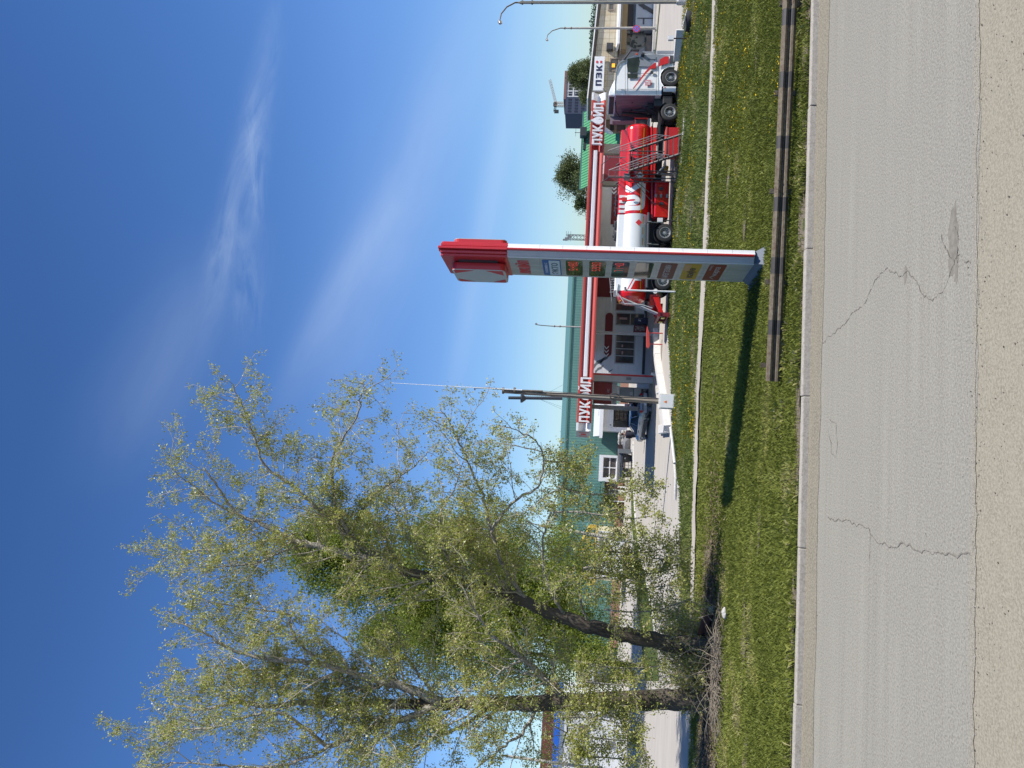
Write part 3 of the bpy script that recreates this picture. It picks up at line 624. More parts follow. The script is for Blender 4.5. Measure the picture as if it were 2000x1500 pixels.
for side in (0, 1):
    def bxs(a, b): return (-.03-b, -.03-a) if side == 0 else (TH+.03+a, TH+.03+b)
    st = M(T); x0, x1 = bxs(0, .05); st.bx(x0, x1, .3, W-.3, z0+.2, z1-.2)
    lb = M(T); x0, x1 = bxs(.05, .30); lb.prism(rrect(.42, W-.06, z0, z1, .14), 'x', x0, x1)
    bo = obj('logo_box', lb, red, py, bevel=.012); obj('bracket', st, darkgrey, bo)
    fc_ = M(T); x0, x1 = bxs(.30, .33); fc_.prism(rrect(.42, W-.06, z0, z1, .14), 'x', x0, x1)
    wf = obj('logo_face', fc_, mat('logo_pale', (.5, .5, .49), .4), bo, bevel=.01)
    xx = bxs(.332, .34)
    em = M(T); yc, zc, hh = W/2, (z0+z1)/2, (z1-z0)
    # red emblem: corner triangles and the L-U-K strokes that leave a white drop standing
    def er(y0, y1, za, zb_): em.bx(xx[0], xx[1], *sorted((y0, y1)), za, zb_)
    em.prism([(.47, z0+.06), (.85, z0+.06), (.47, z0+.5)], 'x', *xx); em.prism([(W-.12, z0+.06), (W-.42, z0+.06), (W-.12, z0+.42)], 'x', *xx); em.prism([(W-.12, z1-.06), (W-.12, z1-.5), (W-.36, z1-.06)], 'x', *xx); em.prism([(.47, z1-.06), (.47, z1-.6), (.75, z1-.06)], 'x', *xx)
    obj('emblem', em, signred, wf)

# ------------------------------------------------------------------ lamp posts
polec = mat('pole_concrete', (.52, .5, .46), .8, noise=[(2, (.42, .4, .36), .25, (1, 1, .3)), (20, (.34, .31, .27), .15, (1, 1, .2))])
rustp = mat('rusty_pipe', (.13, .09, .065), .7, metal=.3, noise=(9, (.25, .2, .15), .22, (1, 1, 1)))
def lamp(base, top, tip, r0, r1, label, name='street_lamp', polem=polec, clamp=True, group='street lamps', head=True):
    base = Vector((base[0], base[1], 0)); t = thing(name, tuple(base), label, 'street lamp', group)
    top = Vector(top); d = top - base
    obj('pole', M().tube([base - Vector((0, 0, .2)), base + d*.5, top], [r0, (r0+r1)/2, r1], 10), polem, t, smooth=True)
    tip = Vector(tip); mid = top + Vector(((tip.x-top.x)*.25, (tip.y-top.y)*.25, (tip.z-top.z)*.72)); mid2 = top + Vector(((tip.x-top.x)*.62, (tip.y-top.y)*.6, (tip.z-top.z)*.98))
    obj('arm', M().tube([top - d.normalized()*.9, top, top + Vector((0, 0, .25)), mid, mid2, tip], [.05, .05, .042, .038, .035, .03], 8), rustp, t, smooth=True)
    if clamp:
        c = M()
        for k in (.15, .7): p = top - d.normalized()*k; c.lathe([(r1+.005, -.04), (r1+.035, -.04), (r1+.035, .04), (r1+.005, .04)], p, 'z', 10)
        obj('clamp', c, rustp, t)
    if head:
        dd = Vector((tip.x-top.x, tip.y-top.y, 0)).normalized(); hb_ = M(); q = tip + dd*.28 - Vector((0, 0, .06))
        hb_.tube([tip - dd*.05, tip + dd*.12, q], [.04, .1, .075], 8); hd = obj('lamp_head', hb_, steel, t, smooth=True)
        g_ = M(); g_.tube([tip + dd*.08 - Vector((0, 0, .075)), q - Vector((0, 0, .055))], [.06, .05], 8); obj('glass', g_, mat('lamp_glass', (.6, .6, .58), .2), hd)
    return t
p1 = G(1283, 55)
l1 = lamp((p1.x, p1.y), S(1100, 55, p1.y), S(1068, 76, p1.y-1.2), .13, .07, 'pale concrete street lamp carrying the round no-stopping sign')
box = M(); box.bx(p1.x-.2, p1.x+.2, p1.y-.2, p1.y+.2, -.05, .12); obj('footing', box, concrete, l1)
p0 = G(1343, 3)
l0 = lamp((p0.x, p0.y), S(1015, 5, p0.y), S(976, 40, p0.y-.8), .12, .08, 'concrete street lamp nearest the road beside the tyre in the grass')
ft = M(); ft.lathe([(.19, -.1), (.19, .5), (.15, .58), (.12, .6)], (p0.x, p0.y, 0), 'z', 12); obj('footing', ft, whitewash, l0)
cbm = M()
for a in (.10, -.09): cbm.tube([(p0.x+a, p0.y-.13, z) for z in (0, 3, 6, 9.3)], .022, 6)
obj('conduit', cbm, mat('conduit', (.45, .4, .3), .7), l0)
lamp((S(1130, 638, 75).x, 75), S(1080, 637, 75), S(1047, 633, 74), .09, .07, 'distant street lamp rising behind the middle of the canopy')
p3 = G(1243, 1060)
lamp((p3.x, p3.y), S(1060, 1027, p3.y), S(1030, 1010, p3.y), .17, .12, 'leaning grey lamp pole in front of the yellow trussed entrance', head=False)
p5 = S(1100, 1487, 60)
lamp((p5.x-.4, 60), (p5.x, 60, 9.4), (p5.x+1.4, 59, 10), .14, .1, 'dark lamp pole at the far left beside the white shop', head=False)
# leaning wooden pole with whip antenna and a whitewashed meter box at its foot
PB = Vector((2.58, 39.75, 0)); PT = S(985, 764, 39.9)
wp = thing('utility_pole', tuple(PB), 'leaning wooden pole with a whip antenna and white box at its foot', 'utility pole')
obj('pole', M().tube([PB, PB.lerp(PT, .5), PT], [.15, .13, .11], 10), wood, wp, smooth=True)
a1, a2 = S(1000, 762, 39.8), S(927, 757.5, 39.8)
obj('arm', M().tube([S(1060, 764, 39.7), a1, S(955, 758, 39.8), a2, a2 + Vector((-.12, 0, -.02))], [.045, .045, .04, .035, .045], 8), rustp, wp, smooth=True)
cl_ = M()
for x_ in (983, 1005): q = S(x_, 763, 39.85); cl_.lathe([(.12, -.05), (.17, -.05), (.17, .05), (.12, .05)], q, 'z', 10)
obj('clamp', cl_, rustp, wp)
obj('antenna', M().tube([S(1020, 762, 39.7), S(925, 757, 39.75), S(765, 748, 39.8)], [.028, .022, .012], 6), mat('antenna_white', (.75, .75, .75), .4), wp)
cb_ = M(); rg = random.Random(3)
for dx, r_ in ((-.13, .018), (-.05, .02), (.1, .016), (.15, .012)):
    pts = []
    for i in range(14):
        t = i/13; c = PB.lerp(PT, t*.95+.03); pts.append(c + Vector((dx*(1-.25*t) + rg.uniform(-.02, .02), -.14+.02*t, 0)))
    cb_.tube(pts, r_, 5)
obj('cables', cb_, mat('cable', (.08, .07, .065), .6), wp)
q = S(1200, 775, 39.6); cc = M()
for k in range(3): cc.tube([q + Vector((.14*math.cos(a)+.02*k, -.03*k, .25*math.sin(a))) for a in [R(i*30) for i in range(13)]], .012, 5)
obj('cable_coil', cc, MATS['cable'], wp)
mb = M(); mb.cb(2.20, 2.96, 39.3, 39.68, .03, .82, .02)
bx_ = obj('meter_box', mb, whitewash, wp)
md = M(); md.cb(2.25, 2.91, 39.27, 39.299, .1, .77, .008); dr = obj('door', md, white, bx_)
tr_ = M(); tr_.prism([(2.47, .45), (2.62, .45), (2.545, .6)], 'y', 39.262, 39.268); obj('warning_triangle', tr_, orange, dr)
mf = M(); mf.cb(2.14, 3.02, 39.25, 39.9, -.05, .05, .01); obj('footing', mf, concrete, bx_)
# black flue stack with ladder and guy wires, lattice mast
st = S(1115, 782, 130); sk = thing('flue_stack', (st.x, 130, 0), 'black guyed flue stack with a ladder behind the green hall', 'chimney')
tp = S(993, 777, 130); b0 = Vector((st.x+.6, 130, 0))
obj('flue', M().tube([b0, tp], [.33, .27], 12), mat('stack_black', (.03, .035, .045), .6), sk, smooth=True)
obj('collar', M().lathe([(.3, -.6), (.75, 0), (.75, .25), (.3, .25)], S(1020, 778, 130), 'z', 14), MATS['stack_black'], sk)
ld = M()
for k in range(22): q = S(1024 + k*4.2, 772 + k*.2, 130); ld.bx(q.x-.05, q.x+.32, 129.9, 130, q.z-.03, q.z+.03)
ld.tube([S(1022, 771, 130), S(1115, 775, 130)], .05, 4); ld.tube([S(1022, 774, 130), S(1115, 778, 130)], .05, 4)
obj('ladder', ld, steel, sk)
gw = M()
for yy in (745, 800, 806): gw.tube([S(1050, 778, 130), S(1112, yy, 130)], .02, 4)
obj('guy_wires', gw, darksteel, sk)
mt_ = thing('lattice_mast', tuple(S(1145, 464, 120).xy) + (0,), 'thin steel lattice mast with aerials behind the canopy', 'mast'); lm = M(); c0, c1 = S(1150, 465, 120), S(1106, 463, 120); hw = .35
for sx, sy in ((-hw, -hw), (hw, -hw), (hw, hw), (-hw, hw)): lm.tube([(c0.x+sx, 120+sy, 0), (c1.x+sx, 120+sy, c1.z)], .045, 4)
z = .5
while z < c1.z-.4:
    for a, b in (((-hw, -hw), (hw, -hw)), ((hw, -hw), (hw, hw)), ((hw, hw), (-hw, hw)), ((-hw, hw), (-hw, -hw))): lm.tube([(c1.x+a[0], 120+a[1], z), (c1.x+b[0], 120+b[1], z+.55)], .03, 4)
    z += .55
obj('lattice', lm, darksteel, mt_)
am = M()
for k, dz in enumerate((0, -.3, -.7)): am.bx(c1.x-.7+.25*k, c1.x-.45+.25*k, 119.4, 119.6, c1.z+dz-.2, c1.z+dz+.5); am.tube([(c1.x-.8, 119.5, c1.z+dz), (c1.x+.8, 119.5, c1.z+dz)], .04, 4)
obj('aerials', am, midgrey, mt_)
# round no-stopping sign
q = S(1243, 56, p1.y-.35); ns = thing('road_sign', (q.x, q.y, q.z), 'round blue no-stopping sign with a red border and cross on the lamp post', 'road sign')
obj('disc', M().lathe([(0, 0), (.32, 0), (.32, .02), (0, .02)], (q.x, q.y, q.z), 'y', 28), signred, ns)
obj('blue_field', M().lathe([(0, -.004), (.26, -.004), (.26, -.001), (0, -.001)], (q.x, q.y, q.z), 'y', 28), mat('sign_bright_blue', (.03, .16, .6), .4), ns)
x_ = M()
for a in (45, 135): 
    d = Vector((math.cos(R(a)), 0, math.sin(R(a)))); n_ = Vector((-d.z, 0, d.x))*.03; yo = Vector((0, -.008 - (.002 if a > 90 else 0), 0)); c = Vector((q.x, q.y, q.z))
    x_.quad(*[tuple(c+yo+d*s1*.27+n_*s2) for s1, s2 in ((-1, -1), (1, -1), (1, 1), (-1, 1))])
obj('red_cross', x_, signred, ns)
obj('bracket', M().bx(q.x-.03, q.x+.03, q.y+.021, p1.y-.05, q.z-.03, q.z+.03), steel, ns)
# small posts at the forecourt edge
def spost(px, py, topx, label, r=.035, m_=darksteel, cap=None, tilt=0):
    g = G(px, py); t_ = S(topx, py, g.y); o = thing('marker_post', (g.x, g.y, 0), label, 'post')
    obj('post', M().tube([(g.x, g.y, -.05), (g.x+tilt, g.y, t_.z)], r, 8), m_, o)
    if cap: obj('reflector', M().bx(g.x+tilt-.11, g.x+tilt+.11, g.y-.09, g.y+.07, t_.z-.28, t_.z+.0), cap, o)
    return o
spost(1345, 75, 1305, 'short dark post with a white cap at the right end of the white ramp', cap=white)
spost(1329, 145, 1307, 'short black post in front of the white cab front wheel', .03)
spost(1322, 431, 1284, 'thin black post with a white and red cap before the tanker wheel', .03, cap=mat('cap_white', (.7, .68, .66), .5))
o = spost(1323, 570, 1225, 'tall white pipe standing in front of the tanker rear', .045, white)
g = G(1323, 570); tz = S(1225, 568, g.y).z
obj('elbow', M().tube([(g.x, g.y, tz), (g.x-.05, g.y, tz+.08), (g.x+.16, g.y, tz+.12)], .06, 8), steel, o)
# tyre lying in the grass
g = G(1352, 42); ty = M(); 
for k, (rr, z, dx) in enumerate(((.5, .17, 0),)):
    ty.lathe([(rr*.55, -.13), (rr*.95, -.15), (rr, -.05), (rr, .05), (rr*.95, .15), (rr*.55, .13), (rr*.52, 0), (rr*.55, -.13)], (g.x, g.y, .17), 'z', 28)
tag(obj('tyre', ty, black, loc=(g.x, g.y, 0), smooth=True), 'old black tyre lying flat in the grass at the right edge', 'tyre')
# whitewashed concrete ramp edge by the cab, and the long one in the middle
def wall_strip(name, pts, w_, h, label, cat='kerb wall', m_=whitewash, z0=-.02):
    mb = M()
    for i in range(len(pts)-1):
        a, b = Vector(pts[i]), Vector(pts[i+1]); n = max(1, int((b-a).length/2.2))
        for k in range(n):
            p, q_ = a.lerp(b, k/n), a.lerp(b, (k+1)/n); d = (q_-p).normalized(); nn = Vector((-d.y, d.x, 0))*w_; p = p + d*.012; q_ = q_ - d*.012
            mb.add([(p.x, p.y, z0), (q_.x, q_.y, z0), (q_.x+nn.x, q_.y+nn.y, z0), (p.x+nn.x, p.y+nn.y, z0), (p.x+nn.x*.12, p.y+nn.y*.12, h), (q_.x+nn.x*.12, q_.y+nn.y*.12, h), (q_.x+nn.x*.88, q_.y+nn.y*.88, h), (p.x+nn.x*.88, p.y+nn.y*.88, h)],
                   [(0, 1, 2, 3), (4, 5, 6, 7), (0, 1, 5, 4), (1, 2, 6, 5), (2, 3, 7, 6), (3, 0, 4, 7)])
    return tag(obj(name, mb, m_, loc=(pts[0][0], pts[0][1], 0)), label, cat)
g1, g2 = G(1335, 56), G(1329, 118); wall_strip('kerb_wall', [(g1.x, g1.y, 0), (g2.x, g2.y, 0)], .5, .42, 'whitewashed concrete kerb wall at the cab front')
a, b, c = G(1311, 830), G(1303, 770), G(1290, 690)
wall_strip('kerb_wall', [(a.x, a.y, 0), (b.x, b.y, 0), (c.x, c.y, 0), tuple(G(1287, 640))], .55, .38, 'long whitewashed concrete kerb wall running behind the white meter box')
a, b = G(1297, 845), G(1281, 722); wall_strip('kerb', [tuple(a), tuple(b)], .25, .16, 'low dusty kerb of the fuel pump island', 'kerb', concrete)
# bent barrier pipes
br = thing('pipe_barrier', tuple(G(1318, 850)), 'low whitewashed pipe barrier lying along the forecourt exit', 'barrier')
g = [G(1310, 835, .30), G(1313, 860, .26), G(1318, 905, .2)]; obj('pipe', M().tube(g, .075, 10), whitewash, br, smooth=True)
obj('pipe', M().tube([G(1318, 907, .17), G(1320, 935, .14), G(1310+9, 975, .08)], .07, 10), whitewash, br, smooth=True)
obj('block', M().cb(*sorted((G(1303, 838).x-.25, G(1303, 838).x+.25)), G(1310, 832).y, G(1297, 832).y, .0, .34, .05), whitewash, br)
bo_ = M(); q = G(1284, 732); bo_.tube([(q.x, q.y, 0), (q.x+.05, q.y, .42)], [.14, .1], 10); tag(obj('bollard', bo_, whitewash, loc=tuple(q), smooth=True), 'white bollard stub beside the red-edged pillar', 'bollard')
q = G(1294, 765); tag(obj('bollard', M().tube([(q.x, q.y, 0), (q.x-.12, q.y, .36)], [.1, .08], 10), whitewash, loc=tuple(q), smooth=True), 'white tilted bollard stub beside the fuel pump', 'bollard')
# sheets and slabs left in the grass
for i, (px, py, ln, lab) in enumerate(((1327, 441, .7, 'grey plank lying in the grass beside the tanker wheels'), (1354, 425, .85, 'dark plank lying in the grass nearer the footpath'))):
    q = G(px, py); mb = M(Matrix.Translation(q) @ Matrix.Rotation(R(4), 4, 'Z')); mb.bx(-ln, ln, -.12, .12, .05, .11); tag(obj('plank', mb, midgrey if i == 0 else darkgrey, loc=tuple(q)), lab, 'plank')
# ------------------------------------------------------------------ station canopy
CY = 48.0; X0, X1 = 1.05, 22.85; ZB, ZT = 4.13, 5.05
cp = thing('fuel_canopy', (12, 51, 0), 'long flat filling-station canopy with a red grooved fascia', 'canopy')
obj('roof', M().bx(X0+.2, X1-.2, CY+.46, 55.4, ZB+.02, ZT-.1), mat('canopy_soffit', (.5, .5, .49), .6), cp)
groove = [(0, 0), (0, .13), (.33, .47), (0, .78), (0, .92), (.45, .92), (.45, 0)]
def fascia(xa, xb, m_, name='fascia'):
    mb = M(); mb.prism([(CY+a, ZB+z) for a, z in groove], 'x', xa, xb); return obj(name, mb, m_, cp, bevel=.02)
fascia(X0+.52, X1-.52, salmon)
lkx = S(1163, 688, 61.4).x; obj('link_roof', M().bx(lkx, X1-.2, 55.402, 61.35, ZB+.1, ZT-.2), MATS['canopy_soffit'], cp)
fascia(X0, X0+.515, white, 'end_cap'); fascia(X1-.515, X1, white, 'end_cap')
ls = M(); xa, xb = S(1140, 735, CY).x, S(1170, 293, CY).x
ls.prism([(CY+.10, ZB+.36), (CY+.04, ZB+.42), (CY+.04, ZB+.60), (CY+.10, ZB+.66), (CY+.3, ZB+.66), (CY+.3, ZB+.36)], 'x', xa, xb); obj('light_strip', ls, white, cp)
ep = M(); ep.prism([(X0-.38, CY+1.2), (X0-.002, CY+.0), (X0-.002, CY+1.5), (X0-.38, CY+1.5)], 'z', ZB+.02, ZT-.02); pn = obj('corner_panel', ep, lightgrey, cp)
mk = M(); e = Vector((.38, -1.2, 0)).normalized(); nrm = Vector((-1.2, -.38, 0)).normalized()*.012
for u, z0, z1, wd in ((.25, .2, .72, .1), (.5, .3, .62, .3), (.95, .16, .76, .08)):
    o_ = Vector((X0-.38, CY+1.2, 0)) + e*u + nrm
    mk.add([tuple(o_+Vector((0, 0, ZB+z0))), tuple(o_+e*wd+Vector((0, 0, ZB+z0))), tuple(o_+e*wd+Vector((0, 0, ZB+z1))), tuple(o_+Vector((0, 0, ZB+z1)))], [(0, 1, 2, 3)])
obj('emblem', mk, signred, pn)
# raised white lettering, letters drawn as heavy polygons with a drop in place of the O
LET = {
 'Л': [[(0, .0), (.12, 0), (.28, .12), (.28, .78), (.62, .78), (.62, 0), (.84, 0), (.84, 1), (.08, 1), (.08, .2), (0, .2)]],
 'У': [[(.0, 1), (.26, 1), (.45, .52), (.62, 1), (.86, 1), (.52, .12), (.42, 0), (.1, 0), (.1, .18), (.3, .2), (.34, .3)]],
 'К': [[(0, 0), (.22, 0), (.22, 1), (0, 1)], [(.22, .42), (.6, 1), (.86, 1), (.44, .5), (.88, 0), (.6, 0), (.22, .42)]],
 'И': [[(0, 0), (.2, 0), (.2, 1), (0, 1)], [(.64, 0), (.86, 0), (.86, 1), (.64, 1)], [(.2, .0), (.64, .62), (.64, 1), (.2, .38)], [(.2, 1.1), (.34, 1.1), (.43, 1.06), (.52, 1.1), (.66, 1.1), (.66, 1.2), (.43, 1.16), (.2, 1.2)]],
}
def drop(cx=.5, r=.5):
    return [(cx, 1.22)] + [(cx + r*math.sin(R(q)), .46 - r*.96*math.cos(R(q))) for q in range(128, -129, -16)]
def big_letters(px0, py0, px1, py1, pz, lab):
    """a row of letters between two measured columns at height pz"""
    xa, xb = S(px0, py0, CY).x, S(px1, py1, CY).x; seq = ['Л', 'У', 'К', 'O', 'И', 'Л']; wd = [.84, .86, .88, 1.0, .86, .84]; gap = .10
    tot = sum(wd)+gap*5; k = (xb-xa)/tot; h = .66; x = xa; ti = Matrix.Translation((0, 0, 0))
    sg = thing('canopy_lettering', (xa, CY-.15, pz), lab, 'lettering', 'raised names on the canopy')
    for ch, w_ in zip(seq, wd):
        mb = M(); polys = [drop()] if ch == 'O' else LET[ch]
        for j, pl in enumerate(polys): mb.prism([(x+a*k, pz + z*h) for a, z in pl], 'y', CY-.24 + .002*j, CY-.08)
        if ch == 'O': 
            mb.prism([(x + a*k, pz+z*h) for a, z in ((.58, .5), (.72, .38), (.7, .22), (.52, .16), (.64, .3))], 'y', CY-.246, CY-.243, 1)
        lt = obj('letter', mb, [white, lightgrey], sg, bevel=.012)
        br_ = M()
        for q in (.2, .65): br_.bx(x+q*k-.03, x+q*k+.03, CY-.08, CY+.05, pz+.0, pz+.06)
        obj('bracket', br_, salmon, lt)
        x += (w_+gap)*k
big_letters(1147, 826, 1150, 738, ZB+.12, 'raised white station name at the left end of the canopy, crossed by the wooden pole')
big_letters(1172, 286, 1176, 204, ZB+.12, 'raised white station name at the right end of the canopy, above the tanker')
# pillars
beige = mat('pillar_beige', (.42, .4, .36), .6, noise=(2, (.36, .345, .31), .3, (1, 1, 1)))
def pillar(pxb, ya, yb, Y, d, m_, lab, edge=False):
    a, b = S(1200, ya, Y).x, S(1200, yb, Y).x; x0, x1 = min(a, b), max(a, b)
    mb = M().bx(x0, x1, Y, Y+d, .02, ZB+.01); o = obj('canopy_pillar', mb, m_, loc=((x0+x1)/2, Y, 0), bevel=.015); tag(o, lab, 'pillar', 'canopy pillars')
    if edge: ed = M().bx(x1+.002, x1+.12, Y-.03, Y+.06, .02, ZB); obj('edge_strip', ed, red, o)
    return o
o = pillar(0, 745.5, 733.5, 53.3, .9, lightgrey, 'grey canopy pillar with a red edge beside the fuel pump', True)
obj('notice', M().bx(*sorted((S(1227, 742, 53.3).x, S(1227, 737, 53.3).x)), 53.28, 53.297, S(1233, 740, 53.3).z, S(1223, 740, 53.3).z), midgrey, o)
pillar(0, 800, 792, 53.3, .35, midgrey, 'grey canopy pillar behind the leaning wooden pole')
pillar(0, 652.5, 647.5, 54.6, .3, lightgrey, 'slim grey canopy pillar between the two shop windows')
pillar(0, 300, 281, 53.5, .4, beige, 'beige canopy pillar behind the tanker stairs')
pillar(0, 362, 354, 54.6, .4, beige, 'beige canopy pillar behind the front of the tank')
# information board between pillars
mb = M(); fb(mb, 1159, 1195, 789, 746.5, 53.7, .12); ib = obj('information_board', mb, maroon, loc=tuple(S(1195, 768, 53.7))); tag(ib, 'dark red board with small pictograms hanging above the fuel pump', 'sign board')
mb = M()
for y in (775, 765.5):
    fb(mb, 1183, 1191, y+2, y-2.2, 53.69, .008)
mk = M(); put_text(mk, '24', S(1190, 776, 53.685), (1, 0, 0), (0, 0, 1), .2, .18, .01); put_text(mk, 'АЗС', S(1190, 767, 53.685), (1, 0, 0), (0, 0, 1), .26, .16, .01); obj('pictograms', mk, lightgrey, ib)
mb = M(); fb(mb, 1195.2, 1205, 790, 746.5, 53.9, .1); fb(mb, 1158, 1262, 748, 745.8, 53.8, .05); tag(obj('partition_wall', mb, lightgrey, loc=tuple(S(1205, 768, 53.9))), 'grey cladding panel beneath the dark red board', 'panel')

# ------------------------------------------------------------------ shop
SY = 61.5
siding = corr('siding_white', (.78, .78, .78), .3, 2, .4, .012, lines=.02)
sh = thing('shop_building', (14, SY, 0), 'white-sided station shop with maroon bands under the canopy', 'building')
sl, sr = S(1200, 732, SY).x, S(1200, 282, SY).x
obj('wall', M().bx(sl, sr, SY, SY+7, -.02, 4.75), siding, sh)
obj('roof_edge', M().bx(sl-.12, sr+.12, SY-.12, SY+7.1, 4.752, 4.95), maroon, sh)
pl_ = M(); fb(pl_, 1257, 1265, 731.5, 560, SY-.03, .02); obj('plinth', pl_, darkgrey, sh)
mr = M(); fb(mr, 1166, 1203, 600-20, 540, SY-.05, .045); fb(mr, 1180, 1258, 355, 300, SY-.05, .045); fb(mr, 1194.5, 1206, 438, 364, SY-.05, .045); obj('maroon_panel', mr, maroon, sh)
mb = M(); fb(mb, 1194, 1204, 364.5, 357, SY-.056, .05); fb(mb, 1180, 1194, 364, 355, SY-.056, .05); obj('grey_panel', mb, beige, sh)
cv = M()
def chevrons(mb, px, py, n, dy, Yp, h=.42, w_=.16, sgn=-1, step=.32):
    c = S(px, py, Yp)
    for k in range(n):
        x = c.x + k*step
        mb.prism([(x, c.z-h/2), (x+sgn*-.0+.0, c.z-h/2), (x+w_, c.z-h/2), (x+w_+sgn*.2, c.z), (x+w_, c.z+h/2), (x, c.z+h/2), (x+sgn*.2, c.z)], 'y', Yp-.02, Yp-.005)
chevrons(cv, 1199, 375, 3, 0, SY-.05); obj('chevrons', cv, white, sh)
# long rounded maroon sign with chevrons
mb = M(); c0, c1 = S(1186, 696, SY-.05), S(1186, 611, SY-.05); mb.prism(rrect(c0.x, c1.x, c0.z-.33, c0.z+.27, .29, 6), 'y', SY-.12, SY-.01); sg = obj('rounded_sign', mb, maroon, sh)
mk = M(); chevrons(mk, 1184, 692, 3, 0, SY-.125, .36, .1, -1, .3); obj('chevrons', mk, white, sg)
def window(parent, xa, xb, ya, yb, Y, cols, rows_, fm=white, gm_=glass, t=.07, out=.05):
    mb = M(); X0_, X1_, Z0_, Z1_ = fb(mb, xa, xb, ya, yb, Y-out*.4, out*.3); g_ = mb
    f = M(); yy0, yy1 = Y-out, Y-.002
    f.bx(X0_-t, X0_, yy0, yy1, Z0_-t, Z1_+t); f.bx(X1_, X1_+t, yy0, yy1, Z0_-t, Z1_+t); f.bx(X0_+.001, X1_-.001, yy0, yy1, Z1_, Z1_+t); f.bx(X0_+.001, X1_-.001, yy0, yy1, Z0_-t, Z0_)
    for i in range(1, cols): x = X0_+(X1_-X0_)*i/cols; f.bx(x-t*.35, x+t*.35, yy0+.004, yy1-.004, Z0_+.001, Z1_-.001)
    for i in range(1, rows_): z = Z0_+(Z1_-Z0_)*i/rows_; f.bx(X0_+.001, X1_-.001, yy0+.006, yy1-.006, z-t*.3, z+t*.3)
    o = obj('window', f, fm, parent); obj('pane', g_, gm_, o); return o
dimglass = mat('shop_glass', (.05, .055, .058), .06, spec=.9, noise=(1.4, (.12, .10, .095), .12, (1, 1, 1)))
window(sh, 1203, 1238, 709, 654, SY, 4, 1, lightgrey, dimglass, .09)
d_ = window(sh, 1204, 1258, 634.5, 613, SY, 1, 2, lightgrey, dimglass, .08); window(sh, 1204, 1240, 606, 570, SY, 3, 1, lightgrey, dimglass, .08)
bs = M(); rg = random.Random(4)
fb(bs, 1214, 1217, 692, 686, SY-.06, .02); fb(bs, 1214, 1217, 678, 673, SY-.06, .02); fb(bs, 1210, 1225, 624, 620, SY-.06, .02, 0); obj('poster', bs, mat('poster_pink', (.5, .3, .28), .6), sh)
# graffiti-like grey bird decals high on the left of the wall
mb = M(); rg = random.Random(7)
for px, py, s_ in ((1168, 710, 1.0), (1180, 703, .8), (1169, 722, .7), (1192, 725, .35)):
    c = S(px, py, SY-.006)
    mb.add([(c.x + s_*a, SY-.006, c.z + s_*b) for a, b in ((-.45, .32), (-.1, .1), (.1, -.3), (.6, -.6), (.35, -.2), (.2, .12), (.05, .2), (-.2, .42))], [tuple(range(8))])
obj('bird_decal', mb, midgrey, sh)
# vending machines, boxes
def machine(name, xa, xb, ya, yb, Y, m_, lab, fm=None, d=.6, cat='machine', face='panel'):
    mb = M(); X0_, X1_, Z0_, Z1_ = fb(mb, xa, xb, ya, yb, Y, d); mb = M().cb(X0_, X1_, Y, Y+d, 0.03, Z1_, .03)
    o = tag(obj(name, mb, m_, loc=((X0_+X1_)/2, Y, 0)), lab, cat)
    if fm:
        f = M().bx(X0_+.07, X1_-.07, Y-.012, Y-.001, Z0_+.45*(Z1_-Z0_) if face == 'top' else Z0_+.12, Z1_-.08); p = obj(face if face != 'top' else 'front_panel', f, fm, o)
        h = M().bx(X1_-.12, X1_-.09, Y-.04, Y-.013, (Z0_+Z1_)/2-.15, (Z0_+Z1_)/2+.15); obj('handle', h, steel, p)
    return o
machine('ice_freezer', 1238, 1262, 648, 635.5, 60.2, maroon, 'low dark red cabinet with a patterned front beside the slim pillar', mat('pattern_front', (.35, .32, .3), .5, noise=(9, (.12, .04, .04), .06, (1, 1, 1))), cat='cabinet')
mc = machine('blue_cabinet', 1239, 1262, 633, 620, 60.2, mat('dark_blue_cab', (.015, .02, .06), .4), 'dark blue cabinet with a small white mark under the shop window', mat('dark_blue_face', (.02, .03, .09), .3), cat='cabinet')
mk = M(); c = S(1252, 628, 60.18); mk.prism([(c.x, c.z), (c.x+.12, c.z+.05), (c.x+.08, c.z+.12), (c.x+.2, c.z+.2), (c.x+.02, c.z+.2), (c.x+.05, c.z+.1)], 'y', 60.17, 60.18); obj('mark', mk, white, mc)
# salmon wave-shaped barrier on the pump island in front of the shop
mb = M(); a, b = S(1266, 681, 47.2), S(1263, 637, 47.2); mb.prism([(S(*p, 47.2).x, S(*p, 47.2).z) for p in ((1266, 681), (1262.5, 678), (1262.5, 650), (1264, 637), (1268, 650), (1269, 676))], 'y', 47.1, 47.4); mb.tube([(a.x+.3, 47.25, 0), (a.x+.3, 47.25, a.z)], .04, 8); mb.tube([(b.x-.4, 47.25, 0), (b.x-.4, 47.25, b.z)], .04, 8)
tag(obj('pump_guard', mb, salmon, loc=(a.x, 47.2, 0), bevel=.03), 'long red pump guard beam in front of the shop window', 'guard rail')
# raised pump islands
isl_ = M()
a, b = G(1272, 792), G(1272, 735); isl_.cb(min(a.x, b.x), 6.1, 54.2, 55.7, -.02, .17, .03); tag(obj('pump_island', isl_, concrete, loc=(5, 55, 0)), 'low concrete island carrying the grey fuel pump', 'kerb')
